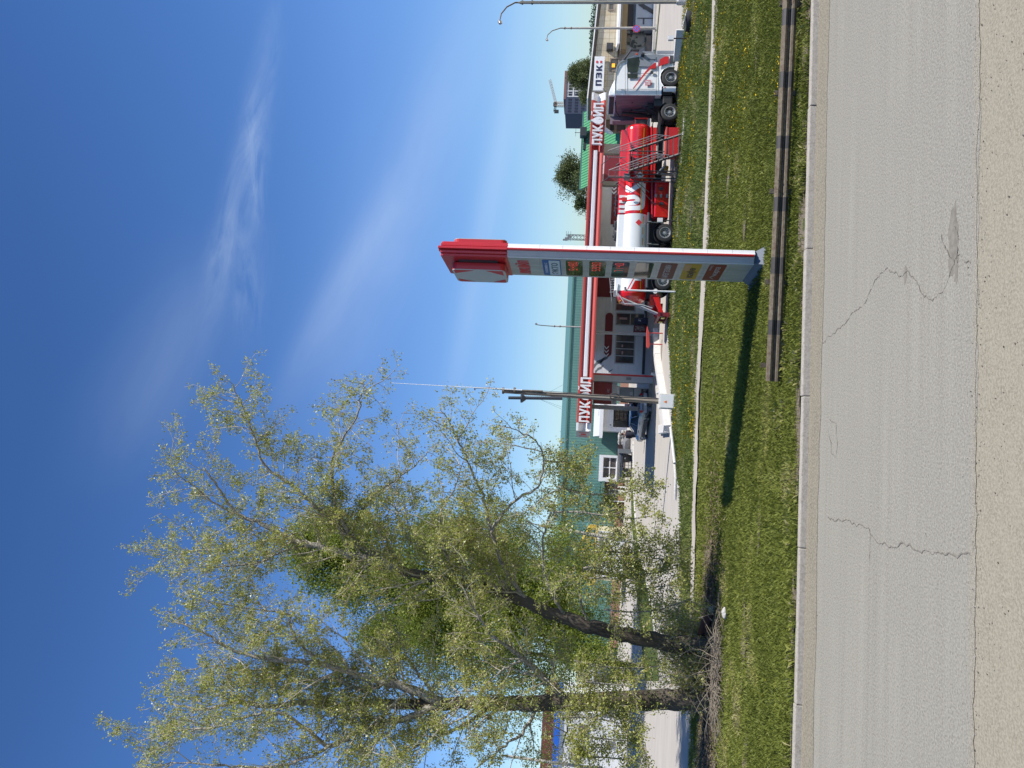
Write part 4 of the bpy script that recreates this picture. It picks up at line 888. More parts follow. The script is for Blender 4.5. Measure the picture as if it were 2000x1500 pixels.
# fuel pump
fpY = 54.5; fx0, fx1 = S(1240, 787, fpY).x, S(1240, 757.5, fpY).x
pu = thing('fuel_pump', ((fx0+fx1)/2, fpY+.4, .17), 'grey multi-hose fuel pump with a dark price display', 'fuel pump')
zp = lambda x: S(x, 770, fpY).z
pumpg = mat('pump_grey', (.33, .34, .355), .35, metal=.2, noise=(3, (.27, .28, .29), .3, (1, 1, 1)))
obj('cabinet', M().cb(fx0+.12, fx1, fpY, fpY+.8, .17, zp(1238), .03), pumpg, pu)
obj('head', M().cb(fx0+.12, fx1+.02, fpY-.03, fpY+.83, zp(1237.5), zp(1211), .04), mat('pump_head', (.26, .27, .28), .35, noise=(3, (.2, .21, .22), .3, (1, 1, 1))), pu)
obj('header', M().cb(fx0+.2, fx1+.1, fpY+.1, fpY+.7, zp(1211)+.01, zp(1203.5), .06), white, pu)
ds = M(); fb(ds, 1252, 1266, 773, 760, fpY-.012, .01); dp2 = obj('display', ds, mat('pump_display', (.01, .012, .03), .1), pu)
t_ = M(); put_text(t_, 'АИ-92', S(1262, 772, fpY-.02), (1, 0, 0), (0, 0, 1), .42, .2, .006, .01); obj('lettering', t_, lightgrey, dp2)
ds = M(); fb(ds, 1230, 1237, 772, 766, fpY-.045, .01); obj('keypad', ds, lightgrey, pu)
sd_ = M(); sx = fx1+.003
for za, zb2, mi in ((1214, 1227, 0), (1228, 1236, 1), (1237, 1248, 2)): sd_.bx(sx, sx+.02, fpY+.05, fpY+.75, zp(zb2), zp(za), mi)
obj('side_advert', sd_, [mat('ad_pink', (.5, .3, .25), .5), mat('ad_blue', (.2, .22, .3), .5), mat('ad_cream', (.55, .5, .4), .5)], pu)
for k in range(4):
    x = fx0 + .02 + .035*k; hs = M().tube([(x, fpY+.05+.15*k, zp(1213)), (x-.05, fpY-.02+.15*k, zp(1240)), (x-.02, fpY-.04+.15*k, zp(1262)), (x+.05, fpY+.02+.15*k, zp(1250)), (x+.06, fpY+.05+.15*k, zp(1232))], .022, 6)
    ho = obj('hose', hs, black, pu, smooth=True); nz = M().tube([(x+.05, fpY+.05+.15*k, zp(1234)), (x-.02, fpY-.03+.15*k, zp(1228)), (x-.1, fpY-.04+.15*k, zp(1232))], .035, 6); obj('nozzle', nz, black, ho)
# second pump half hidden behind it, and the payment terminal on the far island
q = S(1262, 796, 60); machine('vending_cabinet', 1220.5, 1230, 796.5, 788, 72, mat('cab_purple', (.05, .03, .06), .5), 'dark cabinet behind the grey car rear window', mat('cab_face', (.1, .08, .12), .3), cat='cabinet', face='top')
machine('vending_cabinet', 1231, 1244, 799, 788, 66, red, 'red drinks cabinet seen over the grey car boot', mat('cab_redface', (.3, .03, .04), .4), cat='cabinet', face='top')

# ------------------------------------------------------------------ grey saloon car (rear towards us, driver side along the picture)
def wheel(parent, c, r, w_, T=None, dish=.05, name='wheel', spokes=8, alloy=False, face=-1):
    """upright wheel turning about the local y axis; face = side that looks outwards"""
    t_ = M(T); cx, cy, cz = c
    t_.lathe([(r*.56, -w_/2), (r*.82, -w_/2), (r*.94, -w_*.44), (r, -w_*.3), (r, w_*.3), (r*.94, w_*.44), (r*.82, w_/2), (r*.56, w_/2), (r*.56, -w_/2)], c, 'y', 32)
    for k in range(3): t_.lathe([(r+.003, -w_*.2+k*w_*.2-.012), (r+.012, -w_*.2+k*w_*.2), (r+.003, -w_*.2+k*w_*.2+.012)], c, 'y', 32)
    o = obj(name, t_, black, parent, smooth=True)
    q = M(T); f = face*w_/2
    q.lathe([(r*.58, f), (r*.6, f*1.03), (r*.55, f*1.04), (r*.5, f*.8), (r*.46, f*.35), (r*.2, f*.3), (r*.2, f*.75), (r*.13, f*.8), (0, f*.8)], c, 'y', 28)
    ro = obj('rim', q, rimm if not alloy else mat('alloy', (.45, .46, .47), .3, metal=.8), o, smooth=True)
    h = M(T)
    for k in range(spokes):
        a = 2*math.pi*k/spokes; h.lathe([(0, f*.36), (r*.075, f*.365), (r*.075, f*.3)], (cx+math.cos(a)*r*.33, cy, cz+math.sin(a)*r*.33), 'y', 8)
    for k in range(10):
        a = 2*math.pi*k/10+.3; h.lathe([(0, f*.86), (r*.022, f*.84), (r*.03, f*.7)], (cx+math.cos(a)*r*.165, cy, cz+math.sin(a)*r*.165), 'y', 6)
    obj('hub_holes', h, mat('wheel_dark', (.02, .02, .02), .7), o)
    return o
ca = Vector((2.3, 55.2, 0.03)); hd_ = R(120)   # nose to the left and away a little
Tc = Matrix.Translation(ca) @ Matrix.Rotation(hd_, 4, 'Z')     # local x forward, y left
car = thing('parked_car', tuple(ca), 'grey saloon car parked beside the fuel pump with its rear towards the road', 'car')
carm = mat('car_grey', (.17, .2, .24), .25, metal=.5, coat=.8, noise=(2, (.15, .18, .215), .3, (1, 1, 1)))
def loft(mb, secs, mi=0, close=True):
    n = len(secs[0]); vs = [p for s_ in secs for p in s_]; fs = []
    for i in range(len(secs)-1):
        for k in range(n): fs.append((i*n+k, i*n+(k+1) % n, (i+1)*n+(k+1) % n, (i+1)*n+k))
    if close: fs += [tuple(range(n))[::-1], tuple((len(secs)-1)*n+k for k in range(n))]
    mb.add(vs, fs, mi)
def carsec(x, zb_, zt_, hw, sh=.08, crown=.03):
    hw2 = hw; p = [(-hw*.88, zb_), (-hw, zb_+.1), (-hw2*1.01, zb_+(zt_-zb_)*.55), (-hw*.97, zt_-sh), (-hw*.86, zt_), (-hw*.4, zt_+crown)]
    return [(x, y, z) for y, z in p] + [(x, -y, z) for y, z in reversed(p)]
b = M(Tc); loft(b, [carsec(x, zb_, zt_, hw) for x, zb_, zt_, hw in ((-2.05, .42, .78, .70), (-2.0, .3, .86, .77), (-1.9, .24, .9, .80), (-1.3, .2, .92, .83), (-.3, .19, .90, .84), (.8, .19, .88, .83), (1.0, .19, .86, .83), (1.6, .2, .80, .81), (1.9, .24, .72, .77), (2.02, .34, .62, .68))])
body = obj('body', b, carm, car, smooth=True, bevel=.015)
def cabsec(x, zt_, hwt, zb_=.86, hwb=.80):
    p = [(-hwb, zb_), (-(hwb*.45+hwt*.55), zb_+(zt_-zb_)*.6), (-hwt, zt_-.05), (-hwt*.85, zt_), (-hwt*.4, zt_+.015)]
    return [(x, y, z) for y, z in p] + [(x, -y, z) for y, z in reversed(p)]
b = M(Tc); loft(b, [cabsec(-1.55, .93, .72), cabsec(-.95, 1.33, .58), cabsec(-.4, 1.39, .59), cabsec(.15, 1.37, .585), cabsec(.95, .9, .72)])
obj('greenhouse', b, mat('car_glass', (.008, .014, .022), .06, spec=.35), car, smooth=True)
b = M(Tc); loft(b, [[(x, y, z) for y, z in ((-.56, zz-.035), (-.5, zz+.012), (-.2, zz+.03), (.2, zz+.03), (.5, zz+.012), (.56, zz-.035))] for x, zz in ((-1.0, 1.315), (-.4, 1.385), (.18, 1.365))]); obj('roof', b, carm, car, smooth=True)
pr = M(Tc)
for sy in (-1, 1):
    for (xa, za), (xb_, zb3) in (((-1.6, .93), (-.98, 1.33)), ((-.35, .9), (-.36, 1.37)), ((1.0, .9), (.17, 1.35)), ((-.98, 1.34), (.17, 1.36))):
        ya = sy*(.80 if za < 1.1 else .62); pr.tube([(xa, ya, za), (xb_, sy*.6, zb3)], .028, 6)
obj('door_frame', pr, carm, car)
for sy in (-1, 1):
    s_ = M(Tc); s_.bx(-1.15, 1.1, sy*.845-.012, sy*.845+.012, .2, .47); obj('side_skirt', s_, mat('car_dark', (.03, .034, .042), .5), car)
    hn = M(Tc)
    for x in (-.75, .35): hn.bx(x, x+.16, sy*.855-.015, sy*.855+.015, .7, .73)
    obj('door_handle', hn, darkgrey, car)
    l = M(Tc); l.cb(-2.07, -1.93, sy*.72-.085 if sy > 0 else -.77, sy*.72+.05 if sy > 0 else -.63, .62, .8, .02); obj('tail_light', l, mat('tail_red', (.45, .01, .02), .2), car)
b = M(Tc); b.cb(-2.13, -1.98, -.78, .78, .32, .56, .04); bu = obj('bumper', b, lightgrey, car); b = M(Tc); b.bx(-2.14, -2.131, -.26, .26, .4, .51); obj('number_plate', b, white, bu)
for x in (-1.25, 1.25):
    for sy in (-1, 1): wheel(car, (x, sy*.74, .3), .3, .18, Tc, alloy=True, spokes=6, face=sy)
b = M(Tc)
for x in (-1.25, 1.25): b.lathe([(.36, -.845), (.36, .845)], (x, 0, .32), 'y', 24)
obj('wheel_arch', b, mat('arch_black', (.01, .01, .01), .8), car)
for o_ in list(car.children):
    if o_.name.startswith('wheel_arch'): bpy.data.objects.remove(o_)

# ------------------------------------------------------------------ people (skinned from joints)
def person(name, base, yaw, joints, clothes, label, group=None):
    """joints: name -> (x, y, z, radius); clothes: list of (part, chain, colour)"""
    root = thing(name, tuple(base), label, 'person', group)
    edges = [('pelvis', 'chest'), ('chest', 'neck'), ('neck', 'head'), ('head', 'crown')]
    for s_ in 'LR': edges += [('pelvis', 'hip'+s_), ('hip'+s_, 'knee'+s_), ('knee'+s_, 'ankle'+s_), ('ankle'+s_, 'toe'+s_), ('chest', 'sh'+s_), ('sh'+s_, 'el'+s_), ('el'+s_, 'wr'+s_)]
    names = list(joints); me = bpy.data.meshes.new('body')
    me.from_pydata([joints[n][:3] for n in names], [(names.index(a), names.index(b)) for a, b in edges], [])
    o = link('body', me, root, tuple(base)); o.rotation_euler[2] = yaw; o.data.materials.append(mat('skin', (.42, .25, .18), .5))
    sk_ = o.modifiers.new('skin', 'SKIN'); ss = o.modifiers.new('sub', 'SUBSURF'); ss.levels = ss.render_levels = 2
    for i, n in enumerate(names): me.skin_vertices[0].data[i].radius = (joints[n][3],)*2
    me.skin_vertices[0].data[names.index('pelvis')].use_root = True
    for s_ in 'LR':
        wr = Vector(joints['wr'+s_][:3]); el = Vector(joints['el'+s_][:3]); d = (wr-el).normalized(); q = d.orthogonal().normalized()
        hm = M(Matrix.Translation(base) @ Matrix.Rotation(yaw, 4, 'Z')); hm.blob(tuple(wr+d*.05), (.045, .03, .05), 2, .03)
        for k in range(4): hm.tube([wr+d*.08+q*(k-1.5)*.018, wr+d*(.13+.012*(k in (1, 2)))+q*(k-1.5)*.019, wr+d*(.16+.012*(k in (1, 2)))+q*(k-1.5)*.017+Vector((.012, 0, 0))], [.010, .009, .007], 6)
        hm.tube([wr+d*.03+q*.035, wr+d*.07+q*.06, wr+d*.10+q*.058], [.012, .01, .008], 6); obj('hand', hm, MATS['skin'], root, smooth=True)
    T_ = Matrix.Translation(base) @ Matrix.Rotation(yaw, 4, 'Z')
    for part, chain, col, k in clothes:
        mb = M(T_)
        for ch in chain:
            pts = [Vector(joints[c][:3]) for c in ch]; rs = [joints[c][3]*k+.012 for c in ch]; mb.tube(pts, rs, 12)
        obj(part, mb, mat(part+'_cloth', col, .85), root, smooth=True)
    h = Vector(joints['head'][:3]); hm = M(T_); hm.blob(tuple(h+Vector((-.015, 0, .055))), (.105, .095, .10), 2, .04); obj('hair', hm, mat('hair_dark', (.05, .02, .018), .8), root, smooth=True)
    fc2 = M(T_); fc2.tube([h+Vector((.09, 0, .02)), h+Vector((.115, 0, -.01))], [.012, .016], 6); fc2.blob(tuple(h+Vector((0, .09, 0))), (.015, .012, .03), 1, 0); fc2.blob(tuple(h+Vector((0, -.09, 0))), (.015, .012, .03), 1, 0); obj('face', fc2, MATS['skin'], root, smooth=True)
    return root
J = dict(pelvis=(0, 0, .93, .15), chest=(.03, 0, 1.28, .17), neck=(.06, 0, 1.5, .06), head=(.08, 0, 1.63, .095), crown=(.08, 0, 1.71, .07),
         hipL=(0, .1, .88, .1), kneeL=(.02, .11, .48, .065), ankleL=(-.02, .11, .08, .045), toeL=(.16, .12, .04, .035), hipR=(0, -.1, .88, .1), kneeR=(.03, -.11, .48, .065), ankleR=(0, -.11, .08, .045), toeR=(.18, -.12, .04, .035),
         shL=(.02, .19, 1.42, .07), elL=(.03, .26, 1.14, .05), wrL=(.2, .2, .98, .032), shR=(.02, -.19, 1.42, .07), elR=(.02, -.27, 1.14, .05), wrR=(.2, -.21, .98, .032))
cl = [('jacket', [('pelvis', 'chest', 'neck'), ('shL', 'elL', 'wrL'), ('shR', 'elR', 'wrR'), ('shL', 'chest', 'shR')], (.012, .015, .03), 1.18), ('trousers', [('pelvis', 'hipL', 'kneeL', 'ankleL'), ('pelvis', 'hipR', 'kneeR', 'ankleR')], (.02, .025, .035), 1.15), ('shoes', [('ankleL', 'toeL'), ('ankleR', 'toeR')], (.01, .01, .01), 1.25)]
q = S(1240, 849, 58.2); person('person', Vector((q.x, 58.2, .03)), R(100), J, cl, 'person in a dark jacket standing with their back to us beyond the car bonnet')
# ------------------------------------------------------------------ tanker truck
TY = 42.85; TW = 2.5
tk = thing('tanker_truck', (16, TY+1.25, 0), 'white-cab articulated fuel tanker truck with a red and white tank', 'tanker truck')
TX = lambda py, px=1260: S(px, py, TY).x
TZ = lambda px, py=300: S(px, py, TY).z
# tractor, turned a few degrees so that its back shows
xc = TX(184.5, 1240); yaw = R(5)
Tt = Matrix.Translation((xc, TY, 0)) @ Matrix.Rotation(yaw, 4, 'Z')   # local x forward from the back wall, y across (0 near side .. 2.5)
cx = lambda py, px=1240: (TX(py, px)-xc)/math.cos(yaw)
cz = lambda px, py=145: S(px, py, TY+.0).z
def cprof(y):   # cab side outline (x, z)
    return [(cx(185), cz(1292, 180)), (cx(185), cz(1201, 180)), (cx(160), cz(1200.5, 160)), (cx(140), cz(1202.5)), (cx(125), cz(1207, 125)), (cx(116), cz(1214, 116)), (cx(109), cz(1226, 109)), (cx(104.5), cz(1240, 104)), (cx(102.5), cz(1256, 103)), (cx(100.5), cz(1268, 101)), (cx(101), cz(1282, 101)), (cx(101), cz(1318, 101)), (cx(126), cz(1319, 126)),
            (cx(127.3), cz(1306, 127)), (cx(132), cz(1297, 130)), (cx(140), cz(1291.5, 140)), (cx(149), cz(1290, 149)), (cx(158), cz(1291.5, 158)), (cx(167), cz(1297, 165)), (cx(168), cz(1292, 170))]
def cab_side(y, inset=0):
    return [(x - (inset if 4 < i < 12 else 0), y, z - (inset*.5 if 0 < i < 6 else 0)) for i, (x, z) in enumerate(cprof(y))]
b = M(Tt); loft(b, [cab_side(0.06, .12), cab_side(0, .0), cab_side(.02, .0)] [:2] + [cab_side(TW, 0), cab_side(TW-.0+.0, 0)][:1])
obj('cab', b, truckwhite, tk, bevel=.03)
# back wall of the cab, its shade put into a dark mauve colour
bw = M(Tt); bw.bx(-.03, -.002, .10, TW-.06, cz(1280, 180), cz(1203, 180)); mvp = mat('cab_back', (.20, .16, .19), .45, coat=.3, noise=(2, (.25, .2, .23), .25, (1, 1, 1))); cbk = obj('cab_back', bw, mvp, tk)
b = M(Tt)
for y in np.linspace(.3, 2.2, 7): b.bx(-.042, -.031, y-.02, y+.02, cz(1265, 180), cz(1210, 180))
obj('ribs', b, mvp, cbk)
b = M(Tt)
for y in (.35, .6, .85, 1.1): b.bx(-.05, -.031, y, y+.05, cz(1203.5, 180), cz(1202, 180)); 
for y, z in ((.75, 1237), (1.55, 1237)): b.bx(-.05, -.031, y, y+.12, cz(z+1, 180), cz(z-1.5, 180), 1)
obj('marker_lights', b, [signred, darkgrey], cbk)
# roof deflector, side fairings
b = M(Tt); pr_ = [(cx(184), cz(1201, 180)), (cx(184), cz(1189, 180)), (cx(176), cz(1190, 176)), (cx(163), cz(1195, 163)), (cx(152), cz(1200.5, 152)), (cx(150), cz(1202, 150))]
loft(b, [[(x, y, z if 0 < i < 5 else z-.02) for i, (x, z) in enumerate(pr_)] for y in (.16, TW-.16)]); df = obj('roof_deflector', b, truckwhite, tk, bevel=.05)
b = M(Tt); b.bx(-.012, -.002+cx(184), .3, TW-.3, cz(1200.5, 180), cz(1191, 180)); obj('grille', b, darkgrey, df)
b = M(Tt); b.bx(-.55, -.05, TW-.12, TW-.05, cz(1270, 180), cz(1195, 180)); b.bx(-.55, -.5, TW-.5, TW-.1, cz(1270, 180), cz(1200, 180)); obj('side_fairing', b, mvp, tk)
b = M(Tt)
b.tube([(-.2, .9, cz(1270, 180)), (-.25, 1.6, cz(1225, 180)), (-.3, 2.0, cz(1214, 180)), (-.15, 1.6, cz(1206, 180)), (-.1, .7, cz(1203, 180))], .03, 8)
b.tube([(-.3, 1.6, cz(1218, 180)), (-.3, 1.9, cz(1285, 180))], .13, 10); b.tube([(-.4, 1.0, cz(1290, 180)), (-.4, 1.1, cz(1240, 180))], .06, 8); b.bx(-.5, -.06, .35, 2.2, cz(1297, 180), cz(1279, 180)); b.bx(-.4, -.08, .8, 1.5, cz(1279, 180), cz(1268, 180))
for k in range(5): b.tube([(-.35, .7+.1*k, cz(1262, 180)), (-.7, .8+.09*k, cz(1284, 180)), (-1.3, 1.0+.06*k, cz(1279, 180)), (-2.0, 1.15, cz(1285, 180))], .022, 6)
obj('rear_equipment', b, darkgrey, tk)
yN = -.006
def plate(pts, m_, name, parent=tk, d=.02, o=.0):
    mb = M(Tt); mb.prism([(cx(py, px), cz(px, py)) for px, py in pts], 'y', yN-d-o, yN-o); return obj(name, mb, m_, parent)
cabgrey = mat('cab_grey', (.22, .24, .27), .3, coat=.6)
gl = mat('cab_glass', (.01, .022, .024), .05, spec=.5, noise=(1.5, (.03, .045, .04), .1, (1, 1, 1)))
plate([(1226, 112), (1248.5, 108), (1250, 118), (1248, 124), (1245.5, 139), (1227, 140), (1224.5, 126)], gl, 'window', o=.002)
plate([(1225, 142.8), (1246, 143), (1245.5, 151), (1226, 151.5)], gl, 'window', o=.002)
dg = plate([(1249, 109), (1257, 103.6), (1281, 102.2), (1281.5, 104), (1281.5, 112.5), (1264.5, 112.8), (1270, 118), (1272, 125), (1268, 128), (1248.5, 127.5), (1250.5, 118)], cabgrey, 'grey_trim', o=.001)
plate([(1201, 141), (1204, 128), (1210, 118), (1222, 110), (1224.5, 109.5), (1222.5, 115), (1212, 120), (1206.5, 128)], cabgrey, 'grey_trim', o=.001)
plate([(1283.5, 102.5), (1306, 106.5), (1307.5, 110), (1287, 118.5), (1283.5, 115)], cabgrey, 'grey_trim', o=.001)
plate([(1236, 172.8), (1261, 138), (1271, 127), (1281.5, 119), (1281.5, 131.5), (1272, 132), (1262, 142), (1238, 173)], red, 'red_stripe', o=.006)
plate([(1289, 113.5), (1299, 107.5), (1307, 107.5), (1307, 120.5), (1296, 124), (1286, 128), (1288, 118)], red, 'red_stripe', o=.006)
plate([(1309, 105.5), (1319.3, 105.5), (1319.3, 120), (1309, 121)], darkgrey, 'step', o=.004); plate([(1271, 137.5), (1276, 137.5), (1276, 142.5), (1270.5, 142.5)], darkgrey, 'door_handle', o=.006, d=.04)
sm_ = M(Tt)
for a, b_ in (((1221.5, 185), (1221.5, 112)), ((1207, 174), (1281, 174)), ((1225, 141.3), (1281, 142.3)), ((1282, 185), (1282, 102))):
    A, B = (cx(a[1], a[0]), cz(*a)), (cx(b_[1], b_[0]), cz(*b_)); sm_.tube([(A[0], yN, A[1]), (B[0], yN, B[1])], .010, 4)
obj('panel_seams', sm_, darkgrey, tk)
em = plate([(1260, 155.5), (1271, 155.5), (1271, 166), (1260, 166)], signred, 'door_emblem', o=.003)
mb = M(Tt); x0_, x1_, z0_, z1_ = cx(165.5, 1265), cx(156, 1265), cz(1270, 160), cz(1261, 160); w_ = (x1_-x0_)
for a, b_, c, d in ((.04, .14, .05, .95), (.14, .95, .05, .15), (.24, .34, .25, .95), (.34, .5, .25, .35), (.5, .6, .25, .95)): mb.bx(x0_+a*w_, x0_+b_*w_, yN-.03, yN-.0232, z0_+c*w_, z0_+d*w_)
mb.prism([(x0_+.66*w_, z0_+.25*w_), (x0_+.76*w_, z0_+.25*w_), (x0_+.76*w_, z0_+.5*w_), (x0_+.95*w_, z0_+.25*w_), (x0_+.98*w_, z0_+.35*w_), (x0_+.84*w_, z0_+.6*w_), (x0_+.98*w_, z0_+.95*w_), (x0_+.86*w_, z0_+.95*w_), (x0_+.76*w_, z0_+.7*w_), (x0_+.76*w_, z0_+.95*w_), (x0_+.66*w_, z0_+.95*w_)], 'y', yN-.03, yN-.0232)
obj('strokes', mb, white, em)
mb = M(Tt); put_text(mb, 'ТРАНС', Tt @ Vector((x0_, yN-.004, z0_-.11)), Tt.to_3x3() @ Vector((1, 0, 0)), (0, 0, 1), w_, .05, .004); mb2 = M(); mb2.v, mb2.f, mb2.m = [], [], []
m2 = M(); put_text(m2, 'ТРАНС', Tt @ Vector((x0_, yN-.004, z0_-.11)), Tt.to_3x3() @ Vector((1, 0, 0)), (0, 0, 1), w_, .05, .004); obj('lettering', m2, navy, em)
# windscreen, visor, mirrors, wipers on the front side
mb = M(Tt); fx = cx(102)
mb.add([(cx(102.8)+.015, .12, cz(1258, 103)), (cx(102.8)+.015, TW-.12, cz(1258, 103)), (cx(110.5)+.03, TW-.2, cz(1226, 110)), (cx(110.5)+.03, .2, cz(1226, 110))], [(0, 1, 2, 3)]); obj('windscreen', mb, glass, tk)
mb = M(Tt); mb.tube([(cx(114), .0, cz(1218, 114)), (cx(103)+.05, -.12, cz(1229, 104)), (cx(95), -.18, cz(1233, 96))], .05, 8); mb.cb(cx(99), cx(95), -.24, -.05, cz(1249, 98), cz(1231, 98), .04); mb.cb(cx(108), cx(103), -.26, -.03, cz(1259, 106), cz(1252, 106), .05); obj('mirror', mb, darkgrey, tk)
mb = M(Tt); mb.tube([(cx(106), -.15, cz(1244.5, 106)), (cx(104), -.15, cz(1243, 104))], .06, 8); obj('indicator', mb, mat('indicator', (.7, .08, .02), .3), tk)
mb = M(Tt); mb.cb(cx(100)-.0, cx(100)+.16, .05, TW-.05, cz(1280, 101), cz(1256, 101), .04); mb.cb(cx(101), cx(100)+.2, .02, TW-.02, cz(1321, 101), cz(1283, 101), .05); obj('front_bumper', mb, cabgrey, tk)
mb = M(Tt); mb.bx(cx(178), cx(168), -.01, .12, cz(1320, 172), cz(1295.5, 172)); mf = obj('mudguard_flap', mb, truckwhite, tk); mb = M(Tt); mb.bx(cx(171.5), cx(169.5), -.02, -.011, cz(1300, 170), cz(1297.5, 170)); obj('marker', mb, signred, mf)
mb = M(Tt); mb.lathe([(.60, .02), (.60, 2.48)], (cx(149), 0, cz(1311.5, 149)+.0), 'y', 32); obj('wheel_well', mb, mat('arch_black', (.01, .01, .01), .8), tk)
for o_ in list(tk.children):
    if o_.name.startswith('wheel_well'): bpy.data.objects.remove(o_)
wr_ = .53
wheel(tk, (cx(149, 1310), .17, wr_), wr_, .33, Tt, spokes=10); wheel(tk, (cx(149, 1310), TW-.2, wr_), wr_, .33, Tt, spokes=10, face=1)
inn = M(Tt); inn.bx(cx(166), cx(131), .34, TW-.34, .35, cz(1292, 149)); inn.bx(cx(184), cx(166), .05, TW-.05, .45, cz(1293, 175)); obj('under_cab', inn, mat('arch_black', (.01, .01, .01), .8), tk)
dx = cx(219, 1310)
for y in (.17, .52, TW-.52, TW-.2): wheel(tk, (dx, y, wr_), wr_, .3, Tt, spokes=10, face=-1 if y < 1 else 1)
ch = M(Tt); ch.bx(-3.1, 1.6, .85, 1.0, .75, .98); ch.bx(-3.1, 1.6, 1.5, 1.65, .75, .98); ch.bx(-2.2, -1.2, .7, 1.8, .98, 1.12); ch.cb(-.9, -.05, .05, .7, .4, .95, .06); obj('chassis', ch, mat('chassis_black', (.02, .02, .022), .7), tk)
mg = M(Tt)
for k in range(9):
    a0, a1 = R(25+14*k), R(25+14*(k+1)); r0 = .62
    mg.add([(dx+r0*math.cos(a0), .0, wr_+r0*math.sin(a0)), (dx+r0*math.cos(a1), .0, wr_+r0*math.sin(a1)), (dx+r0*math.cos(a1), .68, wr_+r0*math.sin(a1)), (dx+r0*math.cos(a0), .68, wr_+r0*math.sin(a0))], [(0, 1, 2, 3)])
obj('mudguard', mg, darkgrey, tk)

# ---- tank
tx0, tx1 = TX(567), TX(250); ZC, RY, RZ = (TZ(1218)+TZ(1276))/2, 1.22, (TZ(1217)-TZ(1276))/2
YC = TY + RY
def tank_pt(x, ang, k=1.0):   # superellipse section
    c, s_ = math.cos(ang), math.sin(ang); e = .82
    return (x, YC - math.copysign(abs(c)**e, c)*RY*k, ZC + math.copysign(abs(s_)**e, s_)*RZ*k)
NS = 64
xw, xr = TX(417), TX(541)
tb = M(); secs = []
def sec(x, k=1.0): return [tank_pt(x, 2*math.pi*i/NS, k) for i in range(NS)]
xs = [tx0] + [xr, xw, tx1]
def run(x_a, x_b, mi, ka=1, kb_=1):
    o = len(tb.v); tb.add(sec(x_a, ka)+sec(x_b, kb_), [(i, (i+1) % NS, NS+(i+1) % NS, NS+i) for i in range(NS)], mi)
run(tx0, xr, 1); run(xr, xw, 1); run(xw, tx1, 0)
caps = [(0, 1), (.12, .985), (.24, .93), (.33, .84), (.4, .68), (.45, .45), (.47, .2), (.475, .01)]
for (a, ka), (b_, kb_) in zip(caps, caps[1:]): run(tx1+a, tx1+b_, 0, ka, kb_)
for (a, ka), (b_, kb_) in zip(caps, caps[1:]): run(tx0-a*1.3, tx0-b_*1.3, 0, ka, kb_)
tank = obj('tank', tb, [brightred, truckwhite], tk, smooth=True)
def ribbon(mb, pts, w_, off=.005, mi=0, closed=False):
    """stroke of width w_ laid on the near side of the tank; pts are (x, z)"""
    P = [Vector((p[0], p[1])) for p in pts]; dense = [P[0]]
    for a, b_ in zip(P, P[1:]):
        n = max(1, int((b_-a).length/.06)); dense += [a.lerp(b_, (k+1)/n) for k in range(n)]
    rows_ = []
    for i, p in enumerate(dense):
        d = (dense[min(i+1, len(dense)-1)] - dense[max(i-1, 0)]).normalized(); nn = Vector((-d.y, d.x)); r = []
        for k in range(7):
            q = p + nn*w_*(k/6-.5); s_ = max(-1, min(1, (q.y-ZC)/RZ)); ss = abs(s_)**(1/.82); cc = max(0, 1-ss*ss)**.5; y = YC - cc**.82*RY
            nz = Vector((0, -cc, s_)).normalized(); r.append((q.x, y + nz.y*off, q.y + nz.z*off))
        rows_.append(r)
    mb.add([v for r in rows_ for v in r], [(i*7+k, i*7+k+1, (i+1)*7+k+1, (i+1)*7+k) for i in range(len(rows_)-1) for k in range(6)], mi)
def Z(px): return TZ(px, 390)
e1 = M(); zt_, zlow = TZ(1219.5, 390), Z(1255.5)
xL = TX(406.5)
ribbon(e1, [(xL, zt_), (xL, Z(1248)), (xL+.08, Z(1254)), (xL+.22, zlow), (TX(357), zlow)], .26)
ribbon(e1, [(TX(397), zt_), (TX(397), Z(1238)), (TX(395), Z(1244)), (TX(391), Z(1246)), (TX(386), Z(1243)), (TX(385), Z(1238)), (TX(385), zt_)], .25)
ribbon(e1, [(TX(363), zt_-.0), (TX(371), Z(1228)), (TX(372), Z(1232)), (TX(366), Z(1241)), (TX(359), Z(1252)), (TX(357), Z(1256))], .27)
obj('emblem', e1, truckwhite, tank, smooth=True)
e2 = M(); ribbon(e2, [(TX(414.5), zt_), (TX(414.5), Z(1262)), (TX(413), Z(1270))], .07, .008)
x5 = TX(548); 
for k, (o_, w_, mi) in enumerate(((0, .13, 0), (.30, .3, 0))): pass
# red rear with a slanting edge and white stripe
tri = M()
def patch_red(mb, f0, f1, z0, z1, off):
    n = 26; r = []
    for i in range(n+1):
        z = z0+(z1-z0)*i/n; s_ = max(-1, min(1, (z-ZC)/RZ)); cc = max(0, 1-(abs(s_)**(1/.82))**2)**.5; y = YC - cc**.82*RY - off*max(cc, .3)
        r.append(((f0(z), y, z), (f1(z), y, z)))
    for a, b_ in zip(r, r[1:]): mb.add([a[0], a[1], b_[1], b_[0]], [(0, 1, 2, 3)])
za, zb4 = TZ(1225, 560), TZ(1274, 560); xe1, xe2 = TX(578), TX(536)
slope = lambda z: xe1 + (xe2-xe1)*min(1, max(0, (TZ(1219, 560)-z)/(TZ(1219, 560)-TZ(1240, 560))))
patch_red(tri, lambda z: tx0, lambda z: min(max(slope(z), tx0), TX(500)), TZ(1275, 560), TZ(1219, 560), .004)
obj('rear_livery', tri, brightred, tank); st2 = M()
patch_red(st2, lambda z: max(tx0, slope(z)-.36), lambda z: max(tx0, slope(z)-.14), TZ(1252, 560), TZ(1219, 560), .008)
obj('rear_stripe', st2, truckwhite, tank)
obj('red_stripe', e2, brightred, tank, smooth=True)
e3 = M()
x = tx0+.1
